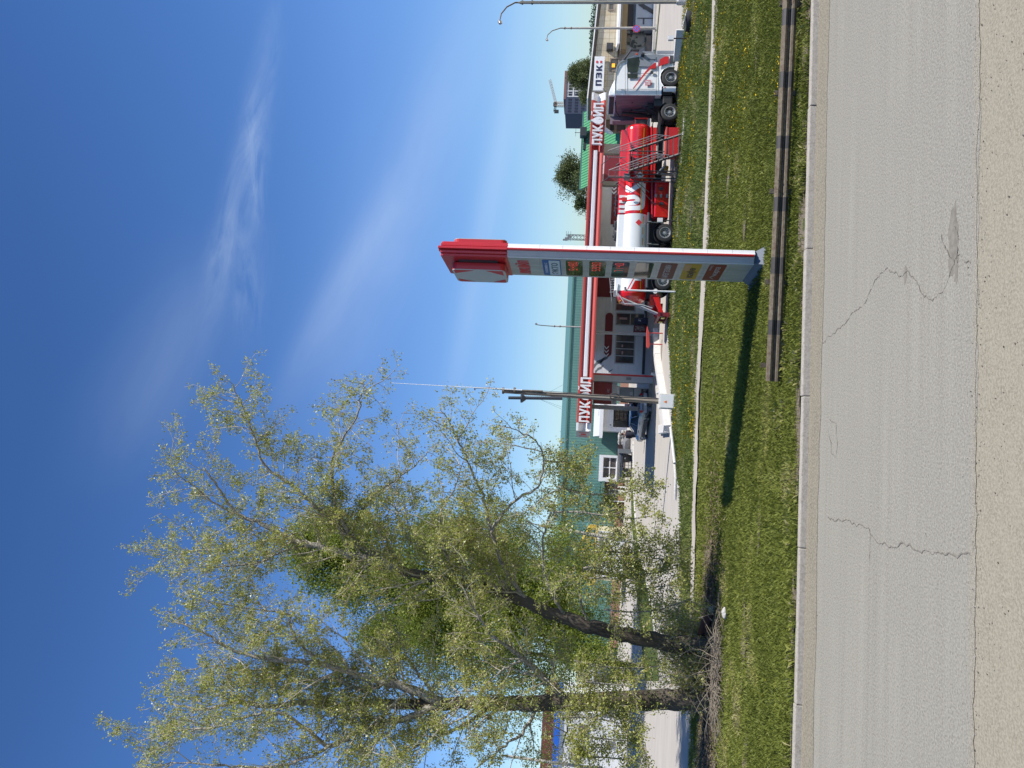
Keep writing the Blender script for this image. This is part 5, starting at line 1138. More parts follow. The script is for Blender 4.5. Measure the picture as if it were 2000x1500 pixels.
while x < tx1-.1:
    z = TZ(1256, 300) if x > xw else TZ(1255.5, 450); ribbon(e3, [(x, z), (min(x+.42, tx1), z)], .045, .012); x += .62 if x < xw else .43
obj('reflective_tape', e3, yellow, tank)
e4 = M()
for k in range(5):
    a0 = R(150-26*k); a1 = a0-R(13); kk = .8; e4.tube([(tx0-.49+.02, YC-1.0*math.cos(a0), ZC+RZ*.82*math.sin(a0)), (tx0-.49+.02, YC-1.0*math.cos(a1), ZC+RZ*.82*math.sin(a1))], .022, 4)
obj('reflective_tape', e4, yellow, tank)
def diamond(px, py, s_, m_, txt=None):
    c = (TX(py, px), TZ(px, py)); y = YC - (max(0, 1-(abs((c[1]-ZC)/RZ)**(1/.82))**2)**.5)**.82*RY - .03; mb = M(); mb.prism([(c[0]-s_, c[1]), (c[0], c[1]-s_), (c[0]+s_, c[1]), (c[0], c[1]+s_)], 'y', y-.006, y); o = obj('hazard_plate', mb, m_, tank)
    if txt: t = M(); put_text(t, txt, (c[0]-.08, y-.009, c[1]-.09), (1, 0, 0), (0, 0, 1), .16, .18, .003, .01); obj('lettering', t, navy, o)
diamond(1250, 342.5, .22, truckwhite, '2'); diamond(1247.5, 434.5, .18, signred)
# wording along the red flank
t = M(); put_text(t, 'ОГНЕОПАСНО', (TX(330), TY-.035, TZ(1251, 300)), (1, 0, 0), (0, 0, 1), 1.9, .16, .003); obj('lettering', t, maroon, tank)
# walkway casing on top
wk = M(); zc0, zc1 = TZ(1220, 400), TZ(1207.5, 400)
wk.prism([(YC-.95, zc0-.12), (YC-.92, zc1-.05), (YC-.86, zc1), (YC+.86, zc1), (YC+.92, zc1-.05), (YC+.95, zc0-.12)], 'x', xw, tx1+.0, 0); wk.prism([(YC-.95, zc0-.12), (YC-.92, zc1-.05), (YC-.86, zc1), (YC+.86, zc1), (YC+.92, zc1-.05), (YC+.95, zc0-.12)], 'x', tx0, xw-.003, 1)
wk_o = obj('top_casing', wk, [brightred, truckwhite], tk, bevel=.015)
wst = M()
for y in (402, 411, 392, 382): xx_ = TX(y); wst.bx(xx_-.08, xx_+.08, YC-.975, YC-.955, zc0-.1, zc1-.05, 0 if y in (402, 382) else 0)
obj('stripes', wst, brightred if False else truckwhite, wk_o)
for px_ in (375, 387, 402, 430, 452, 520, 548):
    h = M(); c = TX(px_); h.lathe([(.27, 0), (.27, .10), (.22, .14), (.08, .15), (.08, .22), (0, .22)], (c, YC, zc1), 'z', 16); h.tube([(c-.2, YC-.3, zc1+.1), (c+.2, YC-.3, zc1+.16)], .03, 6); obj('manhole', h, darkgrey, tk)
sr_ = M(); sr_.cb(TX(392), TX(384), YC-1.06, YC-.9, zc0-.14, zc0+.16, .02); obj('lamp_box', sr_, brightred, tk)
cw = M()
xa, xb_ = TX(540), TX(583)
cw.tube([(xa+1.6, YC-.5, zc1), (xa+1.6, YC-.5, zc1+.25), (xa, YC-.5, zc1+.28), (xb_-.1, YC-.5, zc1+.1)], .025, 6)
for k in range(6): cw.tube([(xa-.15*k, YC-.3, zc1), (xa-.15*k, YC-.2, zc1+.2+.03*(k % 2))], .03, 6)
obj('vent_piping', cw, midgrey, tk)
# underframe, running pipes, valve cabinet
un = M(); un.bx(tx0-.3, tx1-1.2, YC-.55, YC-.4, TZ(1290, 450), TZ(1275, 450)+.25); un.bx(tx0-.3, tx1-1.2, YC+.4, YC+.55, TZ(1290, 450), TZ(1275, 450)+.25); un.bx(TX(562), TX(438), YC-.7, YC+.7, .7, .95); un.bx(tx1-2.2, tx1+.1, YC-.9, YC+.9, TZ(1278, 260)-.05, TZ(1270, 260)); obj('subframe', un, MATS['chassis_black'], tk)
sk2 = M(); sk2.bx(TX(348), tx1+.05, TY+.02, TY+.1, TZ(1281, 300), TZ(1272, 300)); sk2.tube([(TX(425), TY+.03, TZ(1275, 400)), (tx1+.1, TY+.03, TZ(1272, 260))], .05, 8); obj('side_rail', sk2, brightred, tk)
pp = M(); zz = TZ(1266, 460); pp.tube([(TX(416), TY-.06, TZ(1267, 420)), (TX(562), TY-.06, TZ(1263, 560)-.02)], .085, 10); obj('hose_tube', pp, mat('hose_tube', (.05, .055, .065), .4), tk)
pb_ = M()
for y in (434, 477): pb_.bx(TX(y)-.03, TX(y)+.03, TY-.16, TY+.2, TZ(1268, y)-.11, TZ(1263, y)); pb_.tube([(TX(y), TY-.02, TZ(1268, y)), (TX(y), TY+.03, TZ(1286, y))], .035, 8)
obj('pipe_bracket', pb_, steel, tk)
vc = M(); vx0, vx1, vz0, vz1 = TX(424, 1290), TX(352.5, 1290), TZ(1306.5, 390), TZ(1277.5, 390); vc.prism([(TY+.08, vz0), (TY+.0, vz1-.1), (TY+.04, vz1), (TY+1.0, vz1), (TY+1.0, vz0)], 'x', vx0, vx1); v_o = obj('valve_cabinet', vc, brightred, tk, bevel=.02)
vd = M()
for y, px in ((368, 1291), (397, 1292)): vd.cb(TX(y)-.08, TX(y)+.08, TY-.06, TY+.04, TZ(px+4, y), TZ(px-4, y), .02)
obj('latch', vd, darkgrey, v_o)
vd = M(); 
for y, px in ((382, 1281), (382, 1291), (382, 1303)): vd.cb(TX(y)-.1, TX(y)+.1, TY-.04, TY+.06, TZ(px+2, y), TZ(px-2, y), .01)
obj('hinge', vd, steel, v_o)
sm2 = M(); sm2.bx(TX(382)-.01, TX(382)+.01, TY-.002, TY+.1, vz0, vz1-.1); obj('door_gap', sm2, darkgrey, v_o)
for y in (454, 501, 548):
    xw_ = TX(y, 1300)
    for yy in (TY+.2, TY+TW-.2): wheel(tk, (xw_, yy, .53), .53, .36, None, spokes=10, face=-1 if yy < 44 else 1)
    mg = M()
    for k in range(10):
        a0, a1 = R(20+14*k), R(20+14*(k+1)); r0 = .62
        mg.add([(xw_+r0*math.cos(a0), TY-.01, .53+r0*math.sin(a0)), (xw_+r0*math.cos(a1), TY-.01, .53+r0*math.sin(a1)), (xw_+r0*math.cos(a1), TY+.42, .53+r0*math.sin(a1)), (xw_+r0*math.cos(a0), TY+.42, .53+r0*math.sin(a0))], [(0, 1, 2, 3)])
    obj('mudguard', mg, darkgrey, tk)
lg = M(); 
for y in (300, 333): lg.bx(TX(y)-.07, TX(y)+.07, YC-.75, YC-.6, .15, TZ(1278, y)); lg.bx(TX(y)-.2, TX(y)+.2, YC-.85, YC-.5, .03, .15)
lg.tube([(TX(320), YC-.8, TZ(1300, 320)), (TX(335), YC-.8, TZ(1285, 320))], .09, 8); obj('landing_leg', lg, steel, tk)
pmp = M(); pmp.tube([(TX(330), TY+.5, TZ(1300, 330)), (TX(318), TY+.5, TZ(1302, 330))], .16, 10); obj('pump', pmp, mat('pump_ochre', (.45, .22, .02), .5), tk)
fbx = M(); fbx.cb(tx1+.52, tx1+.86, YC-.45, YC+.4, TZ(1265, 245), TZ(1241, 245), .05); fo = obj('front_housing', fbx, darkgrey, tk); fl = M(); fl.cb(tx1+.87, tx1+.93, YC-.5, YC+.45, TZ(1267, 245), TZ(1240, 245), .02); obj('cover', fl, brightred, fo)
# rear frame, ladder and hoses
rf = M(); xr0 = tx0-.62
rf.bx(xr0-.1, tx0-.1, YC-.6, YC+.6, TZ(1290, 590), TZ(1270, 590)); rf.prism([(tx0-.3, TZ(1276, 590)), (tx0-1.2, TZ(1289, 600)), (tx0-1.2, TZ(1298, 600)), (tx0-.75, TZ(1292, 590)), (tx0-.3, TZ(1288, 590))], 'y', YC-.9, YC-.75); rf.prism([(tx0-.3, TZ(1270, 590)), (tx0-1.2, TZ(1287, 600)), (tx0-1.2, TZ(1300, 600)), (tx0-.3, TZ(1302, 590))], 'y', YC+.95, YC+1.1)
obj('rear_frame', rf, brightred, tk)
rb = M()
for k in range(4): rb.bx(tx0-1.42, tx0-1.2, YC-1.2+k*.8, YC-1.2+k*.8+.06, TZ(1306, 610), TZ(1286, 610))
rb.bx(tx0-1.45, tx0-1.2, YC-1.25, YC+1.25, TZ(1290, 610), TZ(1285, 610)); rb.bx(tx0-1.45, tx0-1.2, YC-1.25, YC+1.25, TZ(1308, 610), TZ(1304, 610)); obj('rear_bumper', rb, maroon, tk)
rl = M()
for k in range(2): rl.bx(tx0-1.47, tx0-1.455, YC-1.0+1.4*k, YC-.5+1.4*k, TZ(1300, 610), TZ(1293, 610))
obj('rear_light', rl, mat('yellow_plate', (.7, .55, .02), .4), tk)
ld = M(); a0, a1 = (tx0-.15, TZ(1205, 577)), (tx0-1.35, TZ(1296, 618))
for yy in (YC-.95, YC-.5):
    ld.tube([(a0[0]+.5, yy, a0[1]-.05), (a0[0], yy, a0[1]), (a0[0]-.25, yy, a0[1]-.25), (a1[0], yy, a1[1])], .042, 6)
for k in range(10):
    t = .1+k*.09; x = a0[0]-.25+(a1[0]-a0[0]+.25)*t; z = a0[1]-.25+(a1[1]-a0[1]+.25)*t; ld.tube([(x, YC-.95, z), (x, YC-.5, z)], .02, 5)
ld.tube([(a0[0]-.2, YC-1.0, a0[1]-.2), (a0[0]-.6, YC-1.0, a0[1]-.45), (a0[0]-.62, YC-1.0, a0[1]-1.4), (a0[0]-.8, YC-1.0, a0[1]-2.0)], .03, 6)
obj('rear_ladder', ld, mat('ladder_grey', (.5, .5, .49), .5), tk)
el = M(); el.tube([(tx0-.05, TY-.1, .95), (tx0-.05, TY+.3, .75), (tx0-.2, TY+.5, .6)], .14, 10); obj('outlet_valve', el, steel, tk, smooth=True)

# ------------------------------------------------------------------ red steel box on the ground by the stairs
rb_ = M(); q = S(1302, 304, 41.9); q2 = S(1302, 250, 41.9); rb_.cb(q.x, q2.x, 41.8, 42.5, .0, S(1303, 277, 41.9).z, .03); o = obj('fire_box', rb_, red, loc=((q.x+q2.x)/2, 41.9, 0)); tag(o, 'red steel box standing beneath the loading stairs', 'box')
obj('lid', M().cb(q.x-.02, q2.x+.02, 41.77, 42.53, S(1303, 277, 41.9).z+.003, S(1300.5, 277, 41.9).z+.03, .02), salmon, o)

# ------------------------------------------------------------------ loading stairs (steel gantry)
sg_ = thing('loading_stairs', tuple(G(1330, 300)), 'grey steel loading stairs with handrails standing beside the tank', 'stairs')
A0, B0 = G(1334, 262), G(1333, 299); YT = 42.2
A1, B1 = S(1229, 295, YT), S(1231, 333, YT)
stm = mat('stairs_steel', (.06, .058, .062), .6, metal=.1, noise=(6, (.10, .09, .088), .2, (1, 1, 1)))
def bar(mb, a, b_, w_=.05, h=.14):
    a, b_ = Vector(a), Vector(b_); d = (b_-a).normalized(); n = d.cross(Vector((0, 0, 1))).normalized()*w_/2; u = n.cross(d).normalized()*h/2
    mb.add([tuple(p+s1*n+s2*u) for p in (a, b_) for s1, s2 in ((-1, -1), (1, -1), (1, 1), (-1, 1))], [(0, 1, 2, 3), (4, 5, 6, 7), (0, 1, 5, 4), (1, 2, 6, 5), (2, 3, 7, 6), (3, 0, 4, 7)])
for a, b_ in ((A0, A1), (B0, B1)): m1 = M(); bar(m1, a, b_, .06, .13); obj('stringer', m1, stm, sg_)
for k in range(10):
    t = (k+.7)/10.4; a, b_ = A0.lerp(A1, t), B0.lerp(B1, t); m1 = M(); mid = (a+b_)/2; m1.add([tuple(v) for v in (a+Vector((0, -.11, 0)), a+Vector((0, .11, 0)), b_+Vector((0, .11, 0)), b_+Vector((0, -.11, 0)), a+Vector((0, -.11, .03)), a+Vector((0, .11, .03)), b_+Vector((0, .11, .03)), b_+Vector((0, -.11, .03)))], [(0, 1, 2, 3), (4, 5, 6, 7), (0, 1, 5, 4), (1, 2, 6, 5), (2, 3, 7, 6), (3, 0, 4, 7)]); obj('step', m1, stm, sg_)
hrm = mat('handrail_steel', (.30, .27, .26), .4, metal=.5, noise=(6, (.3, .26, .24), .2, (1, 1, 1)))
YB = YT+1.0
for (p0_, p1_, back) in ((A0, A1, 0), (B0, B1, 1)):
    yy = p0_.y
    top = [p0_+Vector((0, 0, .0)) + (p1_-p0_)*.12 + Vector((.0, 0, .35)), p0_ + (p1_-p0_)*.16 + Vector((.12, 0, 1.0)), p1_ + Vector((0, 0, 1.18)), p1_ + Vector((-.0, .95, 1.18)), p1_ + Vector((0, .95, .0))]
    m1 = M(); m1.tube(top, .024, 8); 
    for hh in (.45, .75): m1.tube([p0_+(p1_-p0_)*.2+Vector((.1, 0, hh*.9)), p1_+Vector((0, 0, hh*1.1)), p1_+Vector((0, .95, hh*1.1))], .016, 6)
    for t in (.3, .62): m1.tube([p0_.lerp(p1_, t), p0_.lerp(p1_, t)+Vector((.05, 0, 1.08))], .016, 6)
    m1.tube([p1_, p1_+Vector((0, 0, 1.18))], .02, 6); obj('handrail', m1, hrm, sg_, smooth=True)
pf = M(); pf.bx(B1.x-.12, A1.x+.05, YT-.05, YB, A1.z-.1, A1.z-.04); obj('platform', pf, stm, sg_)
# swing-down gangway to the tank top
gwy = M()
for xx in (A1.x, B1.x): bar(gwy, (xx, YB-.02, A1.z-.05), (xx-.1, YB+.95, A1.z+.62), .05, .12)
for k in range(4): t = (k+.5)/4; z_ = A1.z-.05+.67*t; gwy.bx(B1.x-.1*t, A1.x-.1*t, YB-.02+.97*t-.06, YB-.02+.97*t+.06, z_, z_+.03)
gwy.tube([(A1.x, YB, A1.z+1.0), (A1.x-.1, YB+.9, A1.z+1.5), (B1.x-.4, YB+1.0, A1.z+1.5)], .022, 6); gwy.tube([(B1.x, YB, A1.z+1.0), (B1.x-.1, YB+.9, A1.z+1.5)], .022, 6); obj('gangway', gwy, stm, sg_)
cwt = M(); cwt.cb(B1.x-.42, B1.x-.12, YT+.1, YT+.5, A1.z-.12, A1.z+.22, .02); obj('counterweight', cwt, midgrey, sg_)
for xx in (A1.x, B1.x, B1.x-.42): m1 = M(); m1.tube([(xx, YT, .1), (xx, YT, A1.z + (.0 if xx > B1.x-.2 else 1.15))], .035, 8); m1.tube([(xx, YT+.55, .1), (xx, YT+.55, A1.z)], .03, 8); obj('support_post', m1, stm, sg_)
bf = M(); q0, q1, q2, q3 = G(1320, 262), G(1318, 350), A0, B0
for a, b_ in ((A0, (A1.x+.05, YT+.55, .06)), (B0, (B1.x, YT+.55, .06)), ((A1.x, YT, .06), (B1.x-.42, YT, .06)), ((A1.x, YT+.55, .06), (B1.x-.42, YT+.55, .06)), (A0, B0), ((B1.x-.42, YT, .06), (B0.x, B0.y, .06))): bar(bf, Vector(a)+Vector((0, 0, .05)), Vector(b_)+Vector((0, 0, .05)), .06, .07)
obj('base_frame', bf, hrm, sg_)
ds_ = M()
ds_.tube([(B1.x-.3, YT, A1.z-.1), (B1.x-1.15, YT+.2, A1.z-1.2)], .02, 5); ds_.tube([(B1.x-.5, YT+.1, A1.z-.1), (B1.x-.6, YT+.1, A1.z-.35), (B1.x-1.9, YT+.25, A1.z-1.6)], .016, 5); obj('brace', ds_, darksteel, sg_)
sl = M(Matrix.Translation(G(1336, 250)) @ Matrix.Rotation(R(-12), 4, 'Z')); sl.cb(-1.9, .9, -.35, .0, .0, .07, .015); tag(obj('concrete_slab', sl, concrete, loc=tuple(G(1336, 250))), 'broken concrete slab in the grass at the foot of the stairs', 'slab')
# ------------------------------------------------------------------ long green hall with brick plinth
GY = 85.0
gsheet = corr('green_sheet', (.11, .235, .195), .30, 0, .45, .014)
gx0, gx1 = S(1160, 1260, GY).x, S(1160, 508, GY).x
hall = thing('green_hall', ((gx0+gx1)/2, GY, 0), 'long green corrugated hall with a brick plinth behind the station', 'building')
zt = S(1108, 800, GY).z
w_ = M(); w_.prism([(GY, .95), (GY+.25, zt), (GY+9, zt+.9), (GY+18, zt), (GY+18, .95)], 'x', gx0, gx1); obj('wall', w_, gsheet, hall)
brick = mat('brick', (.27, .1, .06), .85, noise=[(2, (.2, .075, .05), .25, (1, 1, 1)), (14, (.4, .26, .2), .2, (1, 1, 2.4))], bump=(14, .5))
obj('plinth', M().bx(gx0-.05, gx1+.05, GY-.15, GY+18, -.03, .948), brick, hall)
obj('ridge_trim', M().bx(gx0-.1, gx1+.1, GY+.12, GY+.3, zt-.05, zt+.12), mat('trim_green', (.085, .20, .165), .5), hall)
mt_r = mat('thin_sheet', (.11, .26, .21), .5)
# window bay with a thick white surround
def bay(xa, xb, ya, yb, lab, cols=2, rows_=2, dpt=.55):
    mb = M(); X0_, X1_, Z0_, Z1_ = fb(mb, xa, xb, ya, yb, GY-dpt, dpt); f = M(); t = .42
    f.bx(X0_, X0_+t, GY-dpt, GY, Z0_, Z1_); f.bx(X1_-t*.6, X1_, GY-dpt, GY, Z0_, Z1_); f.bx(X0_+t+.001, X1_-t*.6-.001, GY-dpt, GY, Z1_-t, Z1_); f.bx(X0_+t+.001, X1_-t*.6-.001, GY-dpt, GY, Z0_, Z0_+.18)
    fr_ = obj('window_bay', f, white, hall); g_ = M(); g_.bx(X0_+t, X1_-t*.6, GY-.3, GY-.2, Z0_+.18, Z1_-t); p = obj('pane', g_, dimglass, fr_)
    q = M(); xa_, xb2 = X0_+t, X1_-t*.6
    for i in range(cols+1): x = xa_+(xb2-xa_)*i/cols; q.bx(x-.05, x+.05, GY-.36, GY-.301, Z0_+.18, Z1_-t)
    for i in range(rows_+1): z = Z0_+.18+(Z1_-t-Z0_-.18)*i/rows_; q.bx(xa_+.051, xb2-.051, GY-.355, GY-.305, z-.05, z+.05)
    obj('glazing_bar', q, white, fr_)
bay(1170, 1207, 941, 889, '')
ent = M(); X0_, X1_, Z0_, Z1_ = fb(ent, 1179, 1206, 985, 942, GY-.5, .5); ent = M().bx(X0_, X1_, GY-1.2, GY, .0, Z1_); eo = obj('porch', ent, mat('porch_brown', (.06, .022, .02), .6), hall)
f = M(); fb(f, 1189, 1222, 980, 978, GY-1.3, .08); fb(f, 1189, 1205, 967, 955, GY-1.26, .05); fb(f, 1205, 1221, 965, 957, GY-1.26, .05); fb(f, 1206, 1222, 953, 950, GY-1.3, .08); obj('porch_frame', f, white, eo)
f = M(); fb(f, 1190, 1202, 977.5, 969, GY-1.25, .03); fb(f, 1191, 1205, 950, 944, GY-1.25, .03); fb(f, 1191, 1207, 965, 957, GY-1.28, .015); obj('pane', f, glass, eo)
f = M(); fb(f, 1205.5, 1219, 977.5, 968, GY-1.28, .06); fb(f, 1205.5, 1216, 950, 943, GY-1.28, .06); obj('brick_panel', f, brick, eo)
f = M(); fb(f, 1175, 1180, 988, 940, GY-1.9, 1.9); obj('porch_roof', f, MATS['trim_green'], eo)
mast_ = S(1105, 884, GY+2); obj('vent_pipe', M().tube([(mast_.x, GY+2, zt), (mast_.x, GY+2, zt+.7)], .06, 6), darkgrey, hall)
# white roller-door lean-to at the left end of the canopy
KY = 80.0
ks = thing('white_kiosk', tuple(S(1225, 813, KY).xy)+(0,), 'small white building with a half-raised shutter left of the fuel pump', 'kiosk')
kx0, kx1 = S(1190, 842, KY).x, S(1190, 788, KY).x; kzt = S(1178, 815, KY).z
b = M(); wl = .55
b.bx(kx0, kx0+.45, KY, KY+4.5, 0, kzt); b.bx(kx1-.35, kx1, KY, KY+4.5, 0, kzt); b.bx(kx0+.451, kx1-.351, KY, KY+.3, S(1198, 815, KY).z+1.2, kzt); b.bx(kx0+.451, kx1-.351, KY+4.2, KY+4.5, 0, kzt); obj('wall', b, white, ks)
obj('ceiling', M().bx(kx0+.451, kx1-.351, KY+.3, KY+4.2, kzt-.2, kzt-.05), midgrey, ks)
b = M(); fb(b, 1175, 1198, 834.5, 796, KY-.05, .045); sh2 = obj('shutter', b, corr('shutter_white', (.72, .73, .75), .22, 2, .4, .01), ks)
hnd = M(); fb(hnd, 1191, 1194, 830.5, 829, KY-.08, .02); obj('handle', hnd, darkgrey, sh2)
b = M(); fb(b, 1169.5, 1174.5, 829, 819, KY-.06, .05); fb(b, 1169.5, 1174.5, 812, 802, KY-.06, .05); obj('vent_window', b, darkgrey, ks)
b = M(); b.prism([(KY-1.0, kzt+.0), (KY-1.0, kzt+.35), (KY+4.7, kzt+.9), (KY+4.7, kzt+.2)], 'x', kx0-.55, kx1+.2); b.bx(kx0-.75, kx0-.551, KY-1.0, KY+1, kzt+.02, kzt+.3); obj('roof', b, white, ks)
b = M(); fb(b, 1168, 1222, 800, 796.5, KY-.3, .25); obj('shutter_rail', b, white, ks)
b = M(); rg = random.Random(5)
q = S(1216, 806, KY+2)
for i in range(4):
    for j in range(3): b.cb(q.x-.8+i*.42, q.x-.42+i*.42, KY+1.8, KY+2.3, .2+j*.42, .58+j*.42, .02)
tag(obj('stacked_cartons', b, mat('cartons', (.35, .3, .26), .8, noise=(3, (.2, .16, .13), .2, (1, 1, 1))), loc=(q.x, KY+2, 0)), 'pale cartons stacked in the dark opening of the white building', 'cartons')
# cut stone and firewood stack
rg = random.Random(12); q0, q1 = S(1225, 866, 78), S(1225, 843, 78); 
for i in range(9):
    for j in range(4):
        if j == 3 and i > 6: continue
        x = q0.x + (q1.x-q0.x)*i/8; mb = M(); mb.blob((x, 78+rg.uniform(-.1, .1), .18+j*.3), (.19, .22, .16), 1, .22, rng=rg)
        tag(obj('building_stone', mb, concrete, loc=(x, 78, .02+j*.3)), 'rough grey stone in the pile between the bins and the white building', 'stone', 'stones piled beside the bin enclosure')
mb = M(); q = S(1228, 868, 77); mb.blob((q.x, 77, .35), (.75, .5, .42), 2, .14, rng=rg); tag(obj('tarpaulin', mb, midgrey, loc=(q.x, 77, 0)), 'grey crumpled tarpaulin heaped beside the bin enclosure', 'tarpaulin')
# bin enclosure and two bins
BY = 72.0
en = thing('bin_enclosure', tuple(S(1237, 908, BY).xy)+(0,), 'grey steel bin enclosure open at the front', 'enclosure')
bx0, bx1 = S(1220, 941, BY).x, S(1220, 877, BY).x; bz = S(1207.5, 908, BY).z
mb = M(); mb.bx(bx1-.4, bx1, BY, BY+2.2, 0, bz); mb.bx(bx0, bx0+.06, BY, BY+2.2, 0, bz); mb.bx(bx0+.061, bx1-.401, BY+2.1, BY+2.2, bz*.55, bz); obj('side_panel', mb, corr('enclosure_grey', (.15, .165, .175), .25, 1, .5, .02), en)
mb = M()
for k in range(10): x = bx0+.1+(bx1-bx0-.5)*k/9; mb.tube([(x, BY+2.0, 0), (x, BY+2.0, bz*.8)], .02, 5)
for z in (.3, .7, 1.1, bz-.05): mb.tube([(bx0, BY+2.0, z), (bx1-.4, BY+2.0, z)], .025, 5)
mb.tube([(bx0, BY+.05, bz-.03), (bx1-.4, BY+.05, bz-.03)], .04, 6); obj('frame', mb, steel, en)
for i, (ya, yb) in enumerate(((891, 877+9), (931, 914))): pass
binm = mat('bin_black', (.022, .023, .026), .45, noise=(4, (.035, .036, .04), .3, (1, 1, 1)))
def wbin(ya, yb, lab):
    x0, x1 = sorted((S(1225, ya, BY+.6).x, S(1225, yb, BY+.6).x)); t = thing('wheeled_bin', ((x0+x1)/2, BY+1, 0), lab, 'bin', 'wheeled bins'); h = S(1216, ya, BY+.6).z
    mb = M(); frus(mb, x0+.12, x1-.12, BY+.75, BY+1.6, .14, x0, x1, BY+.6, BY+1.75, h); obj('body', mb, binm, t, bevel=.03)
    mb = M(); mb.prism([(BY+.55, h+.002), (BY+.58, h+.08), (BY+1.2, h+.2), (BY+1.8, h+.1), (BY+1.8, h+.002)], 'x', x0-.04, x1+.04); obj('lid', mb, binm, t, bevel=.02)
    mb = M()
    for x in (x0+.2, x1-.2): mb.lathe([(.01, -.03), (.1, -.03), (.1, .03), (.01, .03)], (x, BY+.9, .1), 'x', 12)
    obj('wheel', mb, black, t); mb = M(); xm = (x0+x1)/2; mb.bx(xm-.08, xm+.08, BY+.60, BY+.64, h*.70, h*.70+.12); obj('label', mb, lightgrey, t)
wbin(904, 886, 'black wheeled bin on the right in the grey enclosure'); wbin(934, 914, 'black wheeled bin on the left in the grey enclosure')
# block of pale kerb stones by the enclosure
q = G(1238, 873); tag(obj('concrete_block', M().cb(q.x-.5, q.x+.3, q.y, q.y+.4, .0, .2, .03), whitewash, loc=tuple(q)), 'white concrete block on the ground by the bin enclosure', 'block')
# ------------------------------------------------------------------ entrance pavilion with yellow truss roof
EY = 74.0
cream = mat('cream_wall', (.60, .55, .34), .8, noise=(2, (.52, .47, .3), .3, (1, 1, 1)))
pv = thing('truss_entrance', tuple(S(1218, 1090, EY).xy)+(0,), 'cream entrance building with a yellow arched truss roof', 'building')
x0, x1 = S(1200, 1135, EY).x, S(1200, 1041, EY).x; zw = S(1165, 1090, EY).z
mb = M(); mb.bx(x0, x1, EY, EY+6, -.02, zw); obj('wall', mb, cream, pv)
mb = M(); fb(mb, 1165.5, 1169, 1136, 1036, EY-.12, .1); fb(mb, 1172, 1218, 1041.5, 1038.5, EY-.12, .1); obj('trim', mb, white, pv)
mb = M(); fb(mb, 1178, 1218, 1130, 1046, EY-.08, .06); obj('shop_front', mb, white, pv)
mb = M(); fb(mb, 1184, 1192, 1110, 1104, EY-.12, .03); obj('lamp', mb, darkgrey, pv)
ylw = mat('truss_yellow', (.55, .38, .04), .5)
mb = M(); xm = (x0+x1)/2; zr_ = S(1131, 1090, EY).z; n = 12; top = []
for i in range(n+1):
    u = i/n; top.append(Vector((x0-.4+(x1-x0+.8)*u, EY-.3, zw + (zr_-zw)*(1-(2*u-1)**2*.55)*1.0 - (zr_-zw)*.0)))
for yy in (0, 1.2, 2.4):
    o_ = Vector((0, yy, 0)); tp_ = [p+o_ for p in top]; bt = [Vector((p.x, p.y, zw+.1)) for p in tp_]
    mb.tube(tp_, .06, 5); mb.tube([bt[0], bt[-1]], .06, 5)
    for i in range(n): mb.tube([tp_[i], bt[i+1]] if i % 2 else [bt[i], tp_[i+1]], .045, 4)
    mb.tube([bt[0], tp_[0]], .06, 5); mb.tube([bt[-1], tp_[-1]], .06, 5)
obj('truss', mb, ylw, pv)
mb = M(); vs_ = [tuple(p+Vector((0, 2.45, .1))) for p in top]+[tuple(p+Vector((0, 6.2, .1))) for p in top]; mb.add(vs_, [(i, i+1, n+2+i, n+1+i) for i in range(n)]); obj('roof', mb, MATS['trim_green'], pv)
# ------------------------------------------------------------------ white shop at the far left
LY = 66.0
ws = thing('white_shop', tuple(S(1215, 1450, LY).xy)+(0,), 'white shop with a blue fascia and brown brick parapet at the far left', 'building')
x0, x1 = S(1150, 1545, LY).x, S(1150, 1392, LY).x; zz = lambda x: S(x, 1450, LY).z
obj('wall', M().bx(x0, x1, LY, LY+8, -.02, zz(1092)), white, ws)
obj('blue_fascia', M().bx(x0-.05, x1+.05, LY-.15, LY+8.05, zz(1092)+.002, zz(1080)), mat('fascia_blue', (.02, .14, .62), .5), ws)
obj('brick_parapet', M().bx(x0, x1, LY+.02, LY+8, zz(1080)+.002, zz(1057)), mat('parapet_brick', (.2, .07, .045), .85, noise=(6, (.13, .045, .03), .25, (1, 1, 2))), ws)
mb = M(); fb(mb, 1184, 1200, 1462, 1448, LY-.05, .04); mb.bx(x0+6, x0+7, LY-.04, LY-.001, .1, 2.2); obj('door', mb, midgrey, ws)
mb = M(); fb(mb, 1130, 1150, 1440, 1415, LY-.04, .03); obj('window', mb, dimglass, ws)
# second low white building between tree trunks
x0, x1 = S(1200, 1395, 88).x, S(1200, 1275, 88).x
wb = thing('low_white_building', ((x0+x1)/2, 88, 0), 'low pale building seen between the two poplar trunks', 'building')
obj('wall', M().bx(x0, x1, 88, 94, -.02, S(1160, 1330, 88).z), lightgrey, wb); obj('roof', M().bx(x0-.3, x1+.3, 87.7, 94.3, S(1160, 1330, 88).z+.002, S(1160, 1330, 88).z+.25), white, wb)
mb = M(); 
for k in range(4): xx = x0+1.2+k*1.9; mb.bx(xx, xx+.9, 87.96, 87.999, .9, 2.0)
obj('window', mb, dimglass, wb)

